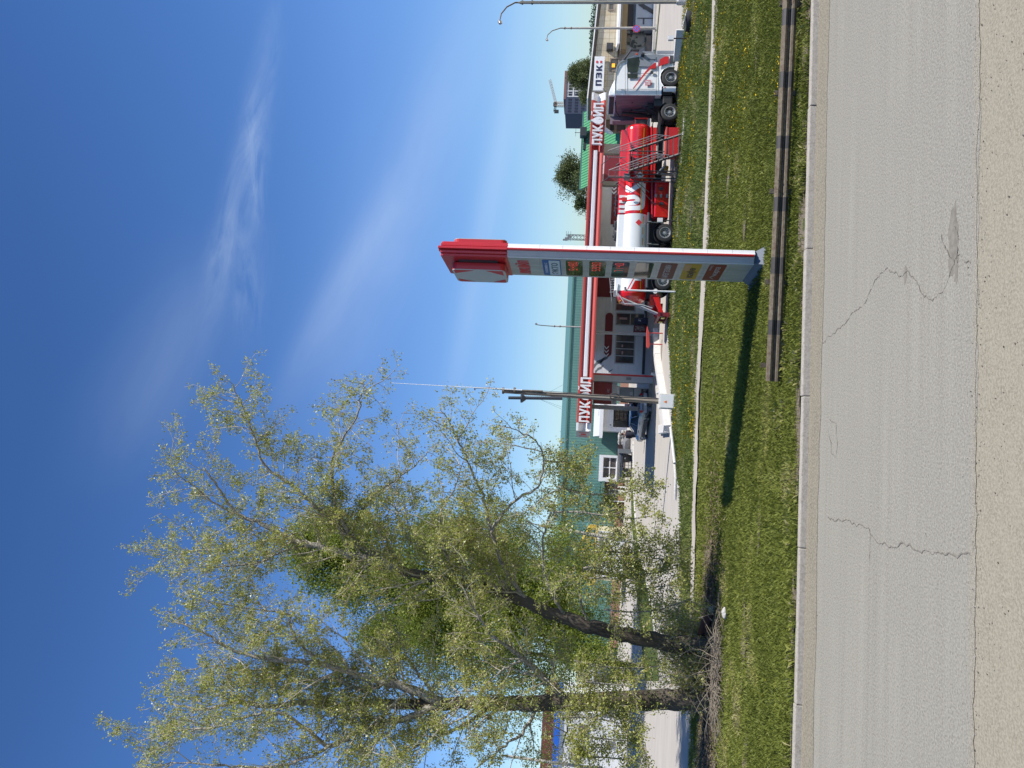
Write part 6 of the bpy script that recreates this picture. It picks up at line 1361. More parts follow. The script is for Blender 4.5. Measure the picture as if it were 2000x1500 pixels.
# ------------------------------------------------------------------ tiled two-storey building on the right with its white name board
PY = 66.0
tile = mat('beige_tile', (.52, .42, .26), .6, noise=[(3, (.46, .36, .22), .25, (1, 1, 1)), (1.0, (.56, .5, .38), .15, (1, 1, 1))])
t_ = tile.node_tree; br = t_.nodes.new('ShaderNodeTexBrick'); br.offset = 0; br.inputs['Scale'].default_value = 1; br.inputs['Brick Width'].default_value = .55; br.inputs['Row Height'].default_value = .5; br.inputs['Mortar Size'].default_value = .018
tco = t_.nodes.new('ShaderNodeTexCoord'); sp = t_.nodes.new('ShaderNodeSeparateXYZ'); cb2 = t_.nodes.new('ShaderNodeCombineXYZ'); t_.links.new(tco.outputs['Object'], sp.inputs[0]); t_.links.new(sp.outputs[0], cb2.inputs[0]); t_.links.new(sp.outputs[2], cb2.inputs[1]); t_.links.new(cb2.outputs[0], br.inputs['Vector'])
pb_n = t_.nodes['Principled BSDF']; lk = pb_n.inputs['Base Color'].links[0].from_socket; mx = t_.nodes.new('ShaderNodeMix'); mx.data_type = 'RGBA'; t_.links.new(br.outputs['Fac'], mx.inputs['Factor']); t_.links.new(lk, mx.inputs[6]); mx.inputs[7].default_value = (.3, .24, .15, 1); t_.links.new(mx.outputs[2], pb_n.inputs['Base Color'])
tb_ = thing('tiled_building', (38, PY, 0), 'beige tiled two-storey building with a white name board at the right edge', 'building')
x0, x1 = S(1160, 191, PY).x, 52
zb1 = S(1206, 100, PY).z   # bottom of the tiled storey
za, zc_ = S(1148, 190, PY).z, S(1168, 2, PY).z
ztop = lambda x: za + (zc_-za)*(x-S(1148, 190, PY).x)/(S(1168, 2, PY).x-S(1148, 190, PY).x)
mb = M(); mb.prism([(x0, zb1), (x1, zb1), (x1, ztop(x1)-.3), (x0, ztop(x0)-.3)], 'y', PY, PY+4.5); obj('upper_wall', mb, tile, tb_)
mb = M(); mb.prism([(x0-.1, ztop(x0-.1)-.3+.002), (x1, ztop(x1)-.3+.002), (x1, ztop(x1)-.04), (x0-.1, ztop(x0-.1)-.04)], 'y', PY-.05, PY+4.5); obj('eaves', mb, mat('eaves_brown', (.09, .07, .055), .6), tb_)
mb = M(); mb.prism([(x0-.2, ztop(x0-.2)-.038), (x1, ztop(x1)-.038), (x1, ztop(x1)+.06), (x0-.2, ztop(x0-.2)+.06)], 'y', PY-.3, PY+4.6); obj('roof', mb, white, tb_)
lowz = S(1281, 60, PY).z
gry = mat('render_grey', (.36, .36, .36), .85, noise=[(1.4, (.28, .28, .28), .25, (1, 1, 1))])
obj('lower_wall', M().bx(x0, x1, PY+.9, PY+4.5, -.03, zb1-.002), gry, tb_)
mb = M(); fb(mb, 1214, 1281, 60, 0, PY+.1, .8); mb2 = M(); mb2.bx(S(1250, 52, PY).x, x1, PY+.1, PY+.899, 0, S(1242, 30, PY).z); pn2 = obj('garage_panels', mb2, mat('panel_pale', (.42, .45, .48), .6, noise=(2, (.36, .38, .41), .3, (1, 1, 1))), tb_)
mb = M(); fb(mb, 1245, 1281, 36, 34.5, PY+.06, .035); 
for a, b_ in ((12, 9.5), (40, 38.5)): fb(mb, 1256, 1258.5, b_+8, b_-3, PY+.05, .04); fb(mb, 1278, 1280, b_+8, b_-3, PY+.05, .04)
mb.prism([(S(1255, 9, PY).x, 1.55), (S(1255, 9, PY).x+.35, 1.55), (S(1283, 27, PY).x+.3, .05), (S(1283, 27, PY).x-.1, .05)], 'y', PY+.04, PY+.095); obj('panel_fitting', mb, darkgrey, pn2)
# balcony awning: white edge, brown soffit
mb = M(); xa, xb_ = S(1200, 100, PY).x, x1
mb.prism([(PY-1.3, zb1-.12), (PY-1.3, zb1+.06), (PY-.002, zb1+.16), (PY-.002, zb1-.02)], 'x', xa, xb_); aw = obj('awning', mb, white, tb_)
mb = M(); mb.bx(xa+.2, xb_, PY+.0, PY+.88, zb1-.75, zb1-.101); obj('soffit', mb, mat('soffit_tan', (.3, .22, .12), .7), tb_)
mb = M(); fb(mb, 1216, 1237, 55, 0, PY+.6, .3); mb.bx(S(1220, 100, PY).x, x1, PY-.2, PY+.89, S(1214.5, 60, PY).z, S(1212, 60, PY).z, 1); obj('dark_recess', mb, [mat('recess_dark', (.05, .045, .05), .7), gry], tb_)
def twin(xa, xb2, ya, yb):
    window(tb_, xa, xb2, ya, yb, PY, 1, 1, mat('frame_brown', (.26, .2, .15), .5), dimglass, .1, .08)
twin(1193, 1207, 137, 116); twin(1190, 1197.5, 19, 8)
mb = M(); fb(mb, 1195, 1201, 131, 124, PY-.1, .05); obj('lit_lantern', mb, mat('lantern', (.7, .32, .01), .5, emit=((1, .45, .03), .8)), tb_)
mb = M(); q = S(1190, 92, PY); mb.cb(q.x-.45, q.x+.15, PY-.5, PY-.02, q.z-.35, q.z+.25, .03); obj('air_conditioner', mb, darkgrey, tb_)
mb = M(); fb(mb, 1217, 1231, 82, 66, PY+.8, .09); fb(mb, 1260, 1273, 100, 64, PY+.8, .09); gg = obj('window', mb, dimglass, tb_)
# swirling mural, as loose dark and pale shapes
mb = M(); c = S(1247, 78, PY+.88)
for k in range(9):
    a = R(20+38*k); r = .3+.07*k; mb.tube([(c.x+r*math.cos(a+q_*.16), PY+.87, c.z+r*.9*math.sin(a+q_*.16)) for q_ in range(5)], .06+.008*k, 5, k % 2)
mb.lathe([(0, 0), (.85, 0), (.85, .01), (0, .01)], (c.x, PY+.885, c.z), 'y', 26, 1)
obj('mural', mb, [mat('mural_dark', (.05, .06, .055), .8), mat('mural_pale', (.25, .24, .2), .8)], tb_)
mb = M(); 
for k, (px, py) in enumerate(((1228, 82), (1234, 86), (1240, 90), (1232, 66), (1250, 60))): q = S(px, py, PY+.86); mb.prism([(q.x-.35, q.z-.1), (q.x+.3, q.z-.2), (q.x+.4, q.z+.0), (q.x-.2, q.z+.15)], 'y', PY+.85, PY+.86)
obj('mural_figure', mb, MATS['mural_dark'], tb_)
for yy in (64, 80): pass
obj('downpipe', M().tube([S(1216, 66, PY+.7), S(1278, 66, PY+.7)], .05, 6), darkgrey, tb_)
mb = M(); mb.bx(xa-2, x1, PY-1.2, PY+.9, -.02, .22); obj('plinth', mb, concrete, tb_)
# kerb shadow painted as a dark strip in front of the building
kk = M(); a, b_ = G(1291, 0), G(1281, 110); d = (b_-a).normalized(); a -= d*15; b_ += d*4
kk.add([(a.x, a.y-.35, .05), (b_.x, b_.y-.35, .05), (b_.x, b_.y+.1, .05), (a.x, a.y+.1, .05)], [(0, 1, 2, 3)]); struct('kerb_shadow_strip', kk, mat('kerb_shadow_dark', (.05, .05, .06), .8))
gz = M(); gz.add([(a.x, a.y+.12, .055), (b_.x, b_.y+.12, .055), (b_.x, b_.y+1.3, .055), (a.x, a.y+1.3, .055)], [(0, 1, 2, 3)]); struct('grass_border', gz, gm)
# white name board: three navy letters and a red colon
bx_a, bx_b = S(1170, 180, PY).x, S(1170, 114, PY).x; z0, z1 = S(1180, 147, PY).z, S(1160, 147, PY).z
nb = M().cb(bx_a, bx_b, PY-.35, PY-.12, z0, z1, .02); no = obj('name_board', nb, white, tb_)
xl, wl_, zl_, hl_ = S(1170, 171, PY).x, (S(1170, 131, PY).x-S(1170, 171, PY).x), z0+.24*(z1-z0), (z1-z0)*.56
BL = [[(0, 0), (.08, 0), (.08, .8), (.19, .8), (.19, 0), (.27, 0), (.27, 1), (0, 1)], [(.36, 0), (.56, 0), (.63, .1), (.63, .9), (.56, 1), (.36, 1), (.36, .81), (.54, .81), (.54, .6), (.40, .6), (.40, .41), (.54, .41), (.54, .19), (.36, .19)], [(.72, 0), (.80, 0), (.80, 1), (.72, 1)], [(.801, .36), (.90, 1), (1.0, 1), (.88, .5), (1.01, 0), (.91, 0), (.801, .62)]]
BL[3] = [(.801, .42), (.91, 1), (1.0, 1), (.885, .5), (1.01, 0), (.91, 0), (.801, .58)]; BL[3] = [(.801, .40), (.82, .40), (.91, 0), (1.01, 0), (.89, .5), (1.0, 1), (.90, 1), (.82, .60), (.801, .60)]
t = M()
for pl in BL: t.prism([(xl+a*wl_, zl_+b*hl_) for a, b in pl], 'y', PY-.375, PY-.352)
obj('lettering', t, navy, no)
t = M(); xx = S(1170, 127, PY).x
for z in (.27, .66): t.bx(xx-.0, xx+.2, PY-.38, PY-.355, z0+z*(z1-z0), z0+z*(z1-z0)+.16)
obj('colon', t, signred, no)
obj('cable', M().tube([(bx_a+.2, PY-.3, z0+.1), (bx_a-.2, PY-.6, z0-.2), (bx_a-.9, PY-.8, z0-.0), (bx_a-1.0, PY-.6, z0+.4)], .03, 5), darkgrey, no)
# ------------------------------------------------------------------ green-roofed cafe behind the canopy's right half
HY = 72.0
hs = thing('green_roofed_cafe', tuple(S(1290, 250, HY).xy)+(0,), 'brown cafe with a bright green ribbed roof behind the canopy', 'building')
x0, x1 = S(1150, 331, HY).x, S(1150, 186, HY).x; zrg = S(1141, 300, HY).z; ze = S(1212, 270, HY).z
groof = corr('green_roof', (.09, .33, .15), .28, 0, .4, .06)
mb = M(); mb.prism([(HY-.6, ze-.05), (HY-.6, ze+.05), (HY+4.5, zrg+.35), (HY+4.5, zrg+.2)], 'x', x0-.4, x1+.3); obj('roof', mb, groof, hs)
obj('ridge', M().bx(x0-.45, x1+.35, HY+4.4, HY+4.7, zrg+.1, zrg+.45), MATS['trim_green'], hs)
mb = M(); mb.bx(x0, x1, HY, HY+9, -.02, ze); mb.prism([(HY+.3, ze), (HY+4.4, zrg+.1), (HY+9, ze)], 'x', x0+.01, x1-.01); obj('wall', mb, mat('cafe_brown', (.16, .09, .065), .8, noise=(2, (.2, .12, .09), .25, (1, 1, 1))), hs)
mb = M(); fb(mb, 1180, 1213, 283, 281, HY-.8, .1); obj('bargeboard', mb, maroon, hs)
gx_a, gx_b = S(1195, 263, HY-.9).x, S(1195, 222, HY-.9).x; gm_x = (gx_a+gx_b)/2
mb = M(); zg = S(1183, 243, HY-.9).z; zl = S(1196, 243, HY-.9).z
mb.prism([(gx_a, zl-.1), (gm_x-.5, zg), (gm_x+.5, zg), (gx_b, zl-.1), (gx_b, zl+.25), (gm_x+.6, zg+.35), (gm_x-.6, zg+.35), (gx_a, zl+.25)], 'y', HY-1.4, HY-.9); obj('gable_trim', mb, white, hs)
mb = M(); mb.prism([(gx_a+.3, 2.4), (gx_b-.3, 2.4), (gx_b-.3, zl), (gm_x+.5, zg-.02), (gm_x-.5, zg-.02), (gx_a+.3, zl)], 'y', HY-.9, HY-.4); obj('gable_wall', mb, mat('cafe_tan', (.26, .17, .12), .8), hs)
mb = M(); fb(mb, 1192, 1199.5, 254, 230, HY-.97, .06); sg2 = obj('sign', mb, mat('sign_black', (.02, .018, .015), .5), hs)
t = M(); put_text(t, 'ШАШЛЫК', (S(1197, 252, HY).x, HY-.98, S(1198, 243, HY-.97).z), (1, 0, 0), (0, 0, 1), .95, .22, .01, .02); obj('lettering', t, mat('sign_gold', (.6, .42, .08), .5), sg2)
mb = M(); fb(mb, 1205, 1219, 256, 231, HY-.93, .03); sg3 = obj('sign', mb, mat('sign_window', (.09, .06, .05), .3), hs)
t = M(); put_text(t, 'КАФЕ', (S(1209, 249, HY).x, HY-.94, S(1212, 243, HY-.93).z), (1, 0, 0), (0, 0, 1), .85, .32, .01, .03); obj('lettering', t, mat('neon_red', (.6, .01, .02), .5, emit=((1, .02, .04), 1.2)), sg3)
mb = M(); fb(mb, 1222, 1238, 262, 226, HY-.95, .05); bn = obj('banner', mb, mat('banner_green', (.30, .33, .17), .6, noise=(2, (.4, .36, .2), .2, (1, 1, 1))), hs)
t = M(); put_text(t, 'ВЫПЕЧКА', (S(1235, 261, HY).x, HY-.96, S(1236.5, 243, HY-.95).z), (1, 0, 0), (0, 0, 1), 1.5, .32, .01, .03); obj('lettering', t, mat('banner_dark', (.06, .12, .04), .6), bn)
mb = M()
for k in range(6):
    ya = 262-k*6; fb(mb, 1242, 1262, ya, ya-3, HY-.1, .08, k % 2)
obj('shop_front', mb, [mat('stripe_pale', (.6, .58, .55), .6), mat('stripe_rose', (.5, .22, .2), .6)], hs)
mb = M(); fb(mb, 1262, 1282, 262, 226, HY-.5, .4); tp = obj('grey_banner', mb, lightgrey, hs)
t = M(); put_text(t, 'УНИКАЛЬНЫЕ', (S(1270, 260, HY).x, HY-.52, S(1271, 243, HY-.5).z), (1, 0, 0), (0, 0, 1), 1.5, .2, .01, .01); put_text(t, 'СКИДКИ', (S(1277, 258, HY).x, HY-.52, S(1279, 243, HY-.5).z), (1, 0, 0), (0, 0, 1), 1.3, .26, .01, .02); obj('lettering', t, darkgrey, tp)
q = S(1140, 256, HY+3); mb = M(); mb.cb(q.x-.45, q.x+.45, HY+3, HY+3.8, q.z-.3, S(1133, 256, HY+3).z, .02); mb.bx(q.x-1.5, q.x+.2, HY+3.9, HY+4.2, q.z-.5, q.z+.0); obj('chimney', mb, darkgrey, hs)
obj('aerial', M().tube([(q.x, HY+3.4, q.z), (q.x, HY+3.4, q.z+.9)], .03, 5).tube([(q.x-.4, HY+3.4, q.z+.8), (q.x+.4, HY+3.4, q.z+.8)], .02, 4), darkgrey, hs)
# ------------------------------------------------------------------ tower under construction and its crane, distant woodland
DY = 330.0
x0, xm_, x1 = S(1120, 222, DY).x, S(1120, 189, DY).x, S(1120, 139, DY).x; zt2 = S(1105, 190, DY).z
tw = thing('tower_block', (xm_, DY, 0), 'unfinished high-rise with a dark blue side and white framed front', 'building')
obj('dark_wing', M().bx(x0, xm_-.01, DY, DY+16, 0, zt2), mat('wing_navy', (.035, .05, .09), .7, noise=(.3, (.05, .065, .11), .3, (1, 1, 1))), tw)
obj('front_wing', M().bx(xm_, x1, DY+.5, DY+16, 0, zt2), mat('wing_pale', (.42, .4, .4), .8), tw)
wm = M(); ws2 = M(); wh = M()
for r in range(7):
    z = zt2-2.6-2.9*r
    for k in range(8):
        x = xm_+.5+k*(x1-xm_-1)/8; wm.bx(x+.2, x+1.1, DY+.40, DY+.49, z, z+1.4)
    for k in range(5): x = x0+.6+k*(xm_-x0-1)/5; ws2.bx(x+.1, x+.9, DY-.08, DY-.01, z, z+1.4)
    for xx in (xm_+.2, xm_+2.6): wh.bx(xx, xx+.35, DY+.35, DY+.49, z-.8, z+1.9)
    wh.bx(xm_, x1, DY+.3, DY+.39, z-.9, z-.5)
obj('window', wm, mat('window_dark', (.015, .02, .04), .4), tw); obj('window', ws2, MATS['window_dark'], tw); obj('white_bands', wh, white, tw)
obj('brick_crown', M().bx(xm_-1, x1+.3, DY+.2, DY+16.1, zt2+.01, zt2+1.0), mat('crown_rose', (.25, .12, .11), .8), tw)
cr = thing('tower_crane', (S(1100, 203, DY+10).x, DY+10, 0), 'tower crane with a raised jib above the unfinished high-rise', 'crane')
c0 = S(1108, 204, DY+10); c1 = S(1082, 204, DY+10); jt = S(1074, 156, DY+10); cj = S(1083, 218, DY+10)
crm = mat('crane_tan', (.45, .3, .18), .6)
def truss(mb, a, b_, wd, n):
    a, b_ = Vector(a), Vector(b_); d = (b_-a); u = Vector((0, 1, 0))*wd; v = d.normalized().cross(Vector((0, 1, 0)))*wd
    cs = [s1*u+s2*v for s1, s2 in ((-1, -1), (1, -1), (1, 1), (-1, 1))]
    for c in cs: mb.tube([a+c, b_+c], .12, 4)
    for i in range(n):
        p, q_ = a+d*i/n, a+d*(i+1)/n
        for k in range(4): mb.tube([p+cs[k], q_+cs[(k+1) % 4]], .08, 3)
mb = M(); truss(mb, (c1.x, DY+10, 0), (c1.x, DY+10, c1.z), .8, 30); obj('mast', mb, crm, cr)
mb = M(); truss(mb, (c1.x, DY+10, c1.z-1), jt, .5, 16); obj('jib', mb, mat('jib_grey', (.5, .46, .42), .6), cr)
mb = M(); truss(mb, (c1.x, DY+10, c1.z-.8), cj, .4, 4); mb.cb(cj.x-.6, cj.x+.7, DY+9.4, DY+10.6, cj.z-1.9, cj.z+.1, .1); mb.cb(c1.x-.7, c1.x+.7, DY+9.3, DY+10.7, c1.z-1.2, c1.z+.3, .1); obj('counter_jib', mb, darkgrey, cr)
# ------------------------------------------------------------------ trees
bark = mat('poplar_bark', (.085, .068, .052), .95, noise=[(3, (.03, .022, .017), .16, (6, 6, .5)), (1.0, (.13, .11, .085), .2, (1, 1, .5))], bump=(4, 1, (6, 6, .6)))
palebark = mat('pale_bark', (.52, .49, .42), .8, noise=[(3, (.28, .26, .21), .22, (1, 1, 1)), (14, (.12, .10, .08), .12, (1, 1, 2))], bump=(14, .4))
class Wood:
    """many thin tubes gathered fast"""
    def __init__(s): s.V = []; s.F = []; s.m = []; s.o = 0
    def tube(s, pts, rs, n, mi):
        P = np.array(pts, float); D = np.gradient(P, axis=0); D /= np.linalg.norm(D, axis=1, keepdims=True)+1e-9
        ref = np.cross(D, [.37, .81, .45]); ref /= np.linalg.norm(ref, axis=1, keepdims=True)+1e-9; q = np.cross(D, ref)
        a = np.arange(n)/n*2*np.pi; ring = P[:, None]+(ref[:, None]*np.cos(a)[None, :, None]+q[:, None]*np.sin(a)[None, :, None])*np.array(rs)[:, None, None]
        s.V.append(ring.reshape(-1, 3)); L_ = len(P); i = np.arange(L_-1)[:, None]*n; k = np.arange(n)[None]; k2 = (k+1) % n
        s.F.append((np.stack([i+k, i+k2, i+n+k2, i+n+k], -1)+s.o).reshape(-1, 4)); s.m.append(np.full((L_-1)*n, mi)); s.o += L_*n
    def build(s, name, ms, parent):
        o = fast_mesh(name, np.concatenate(s.V), np.concatenate(s.F), ms[0], parent=parent, smooth=True)
        for q in ms[1:]: o.data.materials.append(q)
        o.data.polygons.foreach_set('material_index', np.concatenate(s.m).astype(np.int32)); return o
def leaf_mesh(name, P, size, ms, parent, rg_, up=.2, wid=.62, tint=None):
    n = len(P); a = rg_.normal(0, 1, (n, 3)); a[:, 2] -= .2; a /= np.linalg.norm(a, axis=1, keepdims=True); b = np.cross(a, rg_.normal(0, 1, (n, 3))); b /= np.linalg.norm(b, axis=1, keepdims=True)+1e-9
    sz = size*(.55+rg_.random((n, 1))*.8); c = np.cross(a, b)*sz*.12
    V = np.stack([P, P+a*sz*.45+b*sz*wid*.5+c, P+a*sz, P+a*sz*.45-b*sz*wid*.5+c], 1).reshape(-1, 3)
    return fast_mesh(name, V, np.arange(n*4).reshape(n, 4), ms, tint if tint is not None else rg_.random(n), parent=parent)
def curve(pts, n):
    """smooth path through points"""
    P = [Vector(p) for p in pts]; out = []
    for i in range(len(P)-1):
        p0, p1, p2, p3 = P[max(i-1, 0)], P[i], P[i+1], P[min(i+2, len(P)-1)]
        for k in range(n):
            t = k/n; out.append(.5*((2*p1)+(p2-p0)*t+(2*p0-5*p1+4*p2-p3)*t*t+(3*p1-p0-3*p2+p3)*t*t*t))
    return out+[P[-1]]
def shoot(wood, tips, p, d, L_, r, lvl, rr, trop, mi):
    n = max(3, int(L_/.28)); pts = [Vector(p)]; dd = Vector(d).normalized(); st = L_/n
    for i in range(n):
        dd = (dd + Vector((rr.gauss(0, .16), rr.gauss(0, .16), rr.gauss(0, .12)+trop))).normalized(); pts.append(pts[-1]+dd*st)
    rs = [max(.006, r*(1-.8*i/n)) for i in range(n+1)]
    wood.tube(pts, rs, 5 if lvl <= 0 else 3, mi)
    if lvl < 2:
        k = int(L_/(.36 if lvl < 0 else .27 if lvl == 0 else .16)); 
        for j in range(k):
            t = .22+.78*(j+rr.random())/max(k, 1); i = min(n-1, int(t*n)); q = pts[i].lerp(pts[i+1], t*n-i) if i < n else pts[-1]
            ax = (pts[i+1]-pts[i]).normalized(); s_ = ax.orthogonal(); s_.rotate(Matrix.Rotation(rr.random()*6.283, 3, ax)); s_.normalize()
            nd = (ax*rr.uniform(.35, .9)+s_*rr.uniform(.6, 1)).normalized(); ln = L_*rr.uniform(.28, .5)*(1.15-.6*t)
            if ln > .12: shoot(wood, tips, q, nd, ln, max(.005, rs[i]*.55), lvl+1, rr, trop, mi)
    if lvl >= 1:
        for i in range(1, n+1): tips.append((pts[i], lvl))
def poplar(name, base, limbs, lab, seed, trunk_i, dens=1.0, droop=()):
    """limbs: list of (points, r0, r1, bark kind, shoots per metre, shoot length)"""
    rr = random.Random(seed); rg_ = np.random.default_rng(seed); t = thing(name, base, lab, 'tree', 'poplars on the roadside grass'); tr = Wood(); tw_ = Wood(); tips = []
    for li, (pts, r0, r1, kind, rate, sl_) in enumerate(limbs):
        C_ = curve(pts, 6); L_ = sum((b-a).length for a, b in zip(C_, C_[1:])); n = len(C_)
        C_ = [p + Vector((rr.gauss(0, .02), rr.gauss(0, .02), rr.gauss(0, .02)))*(1 if 0 < i < n-1 else 0) for i, p in enumerate(C_)]
        rs = [(r0+(r1-r0)*(i/(n-1))**.8)*(1+rr.uniform(-.04, .04)) for i in range(n)]
        if kind == 0: rs[0] *= 1.45; rs[1] *= 1.18
        cut = n if kind != 0 else int(n*.55)
        if kind == 0:
            tr.tube(C_[:cut+1], rs[:cut+1], 14, 0); tr.tube(C_[cut:], rs[cut:], 12, 1)
        else: tr.tube(C_, rs, 9, 1)
        for j in range(int(L_*.85) if L_ > 3 else 1):
            u = (.12 if kind else .34)+(.8 if kind else .6)*(j+rr.random())/max(1, int(L_*.85)); i = min(n-2, int(u*(n-1))); q = C_[i].lerp(C_[i+1], u*(n-1)-i); ax = (C_[i+1]-C_[i]).normalized()
            s_ = ax.orthogonal(); s_.rotate(Matrix.Rotation(rr.random()*6.283, 3, ax)); s_.normalize(); nd = (ax*rr.uniform(.4, 1.0)+s_+Vector((0, 0, .2))).normalized()
            shoot(tw_, tips, q, nd, rr.uniform(2.2, 3.8)*(1-.45*u), max(.02, rs[i]*.35 if rs[i] < .12 else .045), -1, rr, .03, 2)
        k = int(L_*rate*dens*2.3)
        for j in range(k):
            u = (.1 if kind else .32)+(.9 if kind else .68)*(j+rr.random())/k; i = min(n-2, int(u*(n-1))); q = C_[i].lerp(C_[i+1], u*(n-1)-i); ax = (C_[i+1]-C_[i]).normalized()
            s_ = ax.orthogonal(); s_.rotate(Matrix.Rotation(rr.random()*6.283, 3, ax)); s_.normalize(); nd = (ax*rr.uniform(.2, .8)+s_+Vector((0, 0, .15))).normalized()
            shoot(tw_, tips, q, nd, sl_*rr.uniform(.5, 1.3)*(1-.3*u), max(.012, rs[i]*.3 if rs[i] < .12 else .035), 0, rr, .02, 2)
    for pts in droop:
        C_ = curve(pts, 5); n = len(C_); tr.tube(C_, [.03*(1-.75*i/n)+.005 for i in range(n)], 5, 1)
        for i in range(1, n):
            for _ in range(2): shoot(tw_, tips, C_[i], (rr.gauss(0, 1), rr.gauss(0, 1), rr.gauss(-.1, .6)), rr.uniform(.3, .9), .01, 1, rr, -.04, 2)
    tr.build('trunk', [bark, palebark], t)
    tw_.m = [np.zeros_like(m_) for m_ in tw_.m]; tw_.build('branches', [mat('twig_bark', (.50, .46, .38), .8, noise=(2, (.28, .24, .18), .25, (1, 1, 1)))], t)
    P = np.array([tuple(p) for p, l in tips]); print(name, 'tips', len(P), 'wood', tw_.o)
    k = 7; P = np.repeat(P, k, 0) + rg_.normal(0, .08, (len(P)*k, 3)); keep = rg_.random(len(P)) < LEAFK; P = P[keep]
    leaf_mesh('crown', P, .072, LEAF, t, rg_, tint=np.clip(rg_.normal(.5, .25, len(P)), 0, 1)); return t
LEAFK = .9
LEAF = tint_mat('poplar_leaf', [(.24, .23, .055), (.32, .34, .07), (.42, .45, .10), (.54, .55, .18), (.42, .29, .15)], .4, .45, .5)
Y1 = 26.4
def PL(pts, Y, dY=0):   # a limb measured in the picture, leaning dY metres towards/away by its end
    n = len(pts)-1; return [S(px, py, Y + dY*i/max(n, 1)) for i, (px, py) in enumerate(pts)]
T1 = PL([(1396, 1262), (1330, 1260), (1250, 1246), (1180, 1230), (1120, 1213), (1060, 1190), (1000, 1165)], Y1) + PL([(940, 1145), (877, 1135), (800, 1118), (735, 1095), (680, 1082), (620, 1066), (573, 1055), (510, 1022), (466, 1005), (430, 960), (400, 915)], Y1, -.6)
b1 = [(T1, .31, .03, 0, 1.3, 2.4),
 (PL([(745, 1098), (700, 1060), (653, 1022), (610, 985), (568, 945), (520, 913), (495, 850), (475, 800), (452, 748)], Y1, -1.5), .12, .014, 1, 2.3, 1.7),
 (PL([(680, 1040), (655, 980), (648, 913), (655, 880), (669, 860), (695, 815), (706, 775), (712, 750)], Y1-.5, -1.2), .08, .012, 1, 2.2, 1.6),
 (PL([(730, 1088), (690, 1045), (706, 999), (740, 960), (776, 935), (815, 905), (834, 881)], Y1, 1.5), .07, .012, 1, 2.0, 1.5),
 (PL([(1040, 1185), (990, 1120), (960, 1040), (946, 977), (930, 940), (915, 905), (895, 860), (877, 823), (862, 798)], Y1, -2), .085, .01, 1, 1.8, 1.3),
 (PL([(960, 1040), (985, 1000), (1015, 972), (1050, 950), (1062, 900), (1045, 862), (1010, 840), (985, 832)], Y1-1, -1.5), .06, .01, 1, 2.2, 1.3),
 (PL([(560, 1052), (500, 1060), (440, 1072), (380, 1075), (330, 1085), (272, 1076)], Y1, 1), .05, .01, 1, 2.6, 1.4),
 (PL([(466, 1005), (420, 985), (380, 950), (350, 930), (330, 905)], Y1, -1), .04, .01, 1, 2.4, 1.3),
 (PL([(620, 1066), (560, 1075), (500, 1100), (450, 1105), (400, 1110), (345, 1118)], Y1, -2), .05, .01, 1, 2.4, 1.5),
 (PL([(877, 1135), (830, 1095), (790, 1040), (770, 985), (760, 940)], Y1, 2.6), .06, .01, 1, 2.4, 1.6),
 (PL([(900, 1140), (870, 1080), (860, 1010), (890, 950), (905, 900)], Y1, -2.4), .055, .01, 1, 2.6, 1.5),
 (PL([(1010, 1168), (960, 1110), (935, 1060), (880, 1040)], Y1, 2.5), .06, .01, 1, 2.6, 1.8),
 (PL([(1110, 1210), (1070, 1140), (1060, 1060), (1080, 990), (1100, 940)], Y1, -2), .06, .01, 1, 2.4, 1.2),
 (PL([(1150, 1222), (1130, 1150), (1150, 1100), (1190, 1070)], Y1, -1.6), .045, .01, 1, 2.2, 1.0)]
dr1 = [PL([(1090, 950), (1130, 962), (1180, 965), (1230, 960), (1285, 945)], 24.6, -.4), PL([(1080, 1000), (1130, 1000), (1190, 1008), (1240, 1012), (1285, 1005)], 24.2, -.4),
       PL([(1060, 900), (1090, 902), (1120, 905), (1145, 930)], 24.5, -.2), PL([(1150, 1075), (1200, 1078), (1250, 1080), (1300, 1072), (1330, 1085)], 24.4, .3), PL([(1140, 1110), (1200, 1095), (1260, 1092), (1330, 1090)], 24.5, -.3),
       PL([(1150, 1130), (1210, 1125), (1270, 1120), (1335, 1105)], 24.9, .3), PL([(1140, 1160), (1200, 1160), (1260, 1150), (1330, 1140)], 24.6, 0), PL([(1180, 1190), (1230, 1195), (1290, 1190), (1345, 1170)], 25, 0), PL([(1180, 1050), (1210, 1090), (1240, 1100)], 24.3, 0)]
poplar('poplar_tree', tuple(G(1396, 1262)), b1, 'leaning poplar on the right with its trunk bending towards the sign pylon', 21, 0, 1.0, dr1)
Y2 = 25.9
T2 = PL([(1402, 1367), (1330, 1366), (1250, 1368), (1170, 1370), (1090, 1372), (1020, 1373), (968, 1373)], Y2) + PL([(900, 1374), (840, 1376), (780, 1376), (706, 1373), (650, 1380), (590, 1372), (530, 1380), (460, 1372), (400, 1385), (330, 1375)], Y2, 1.2)
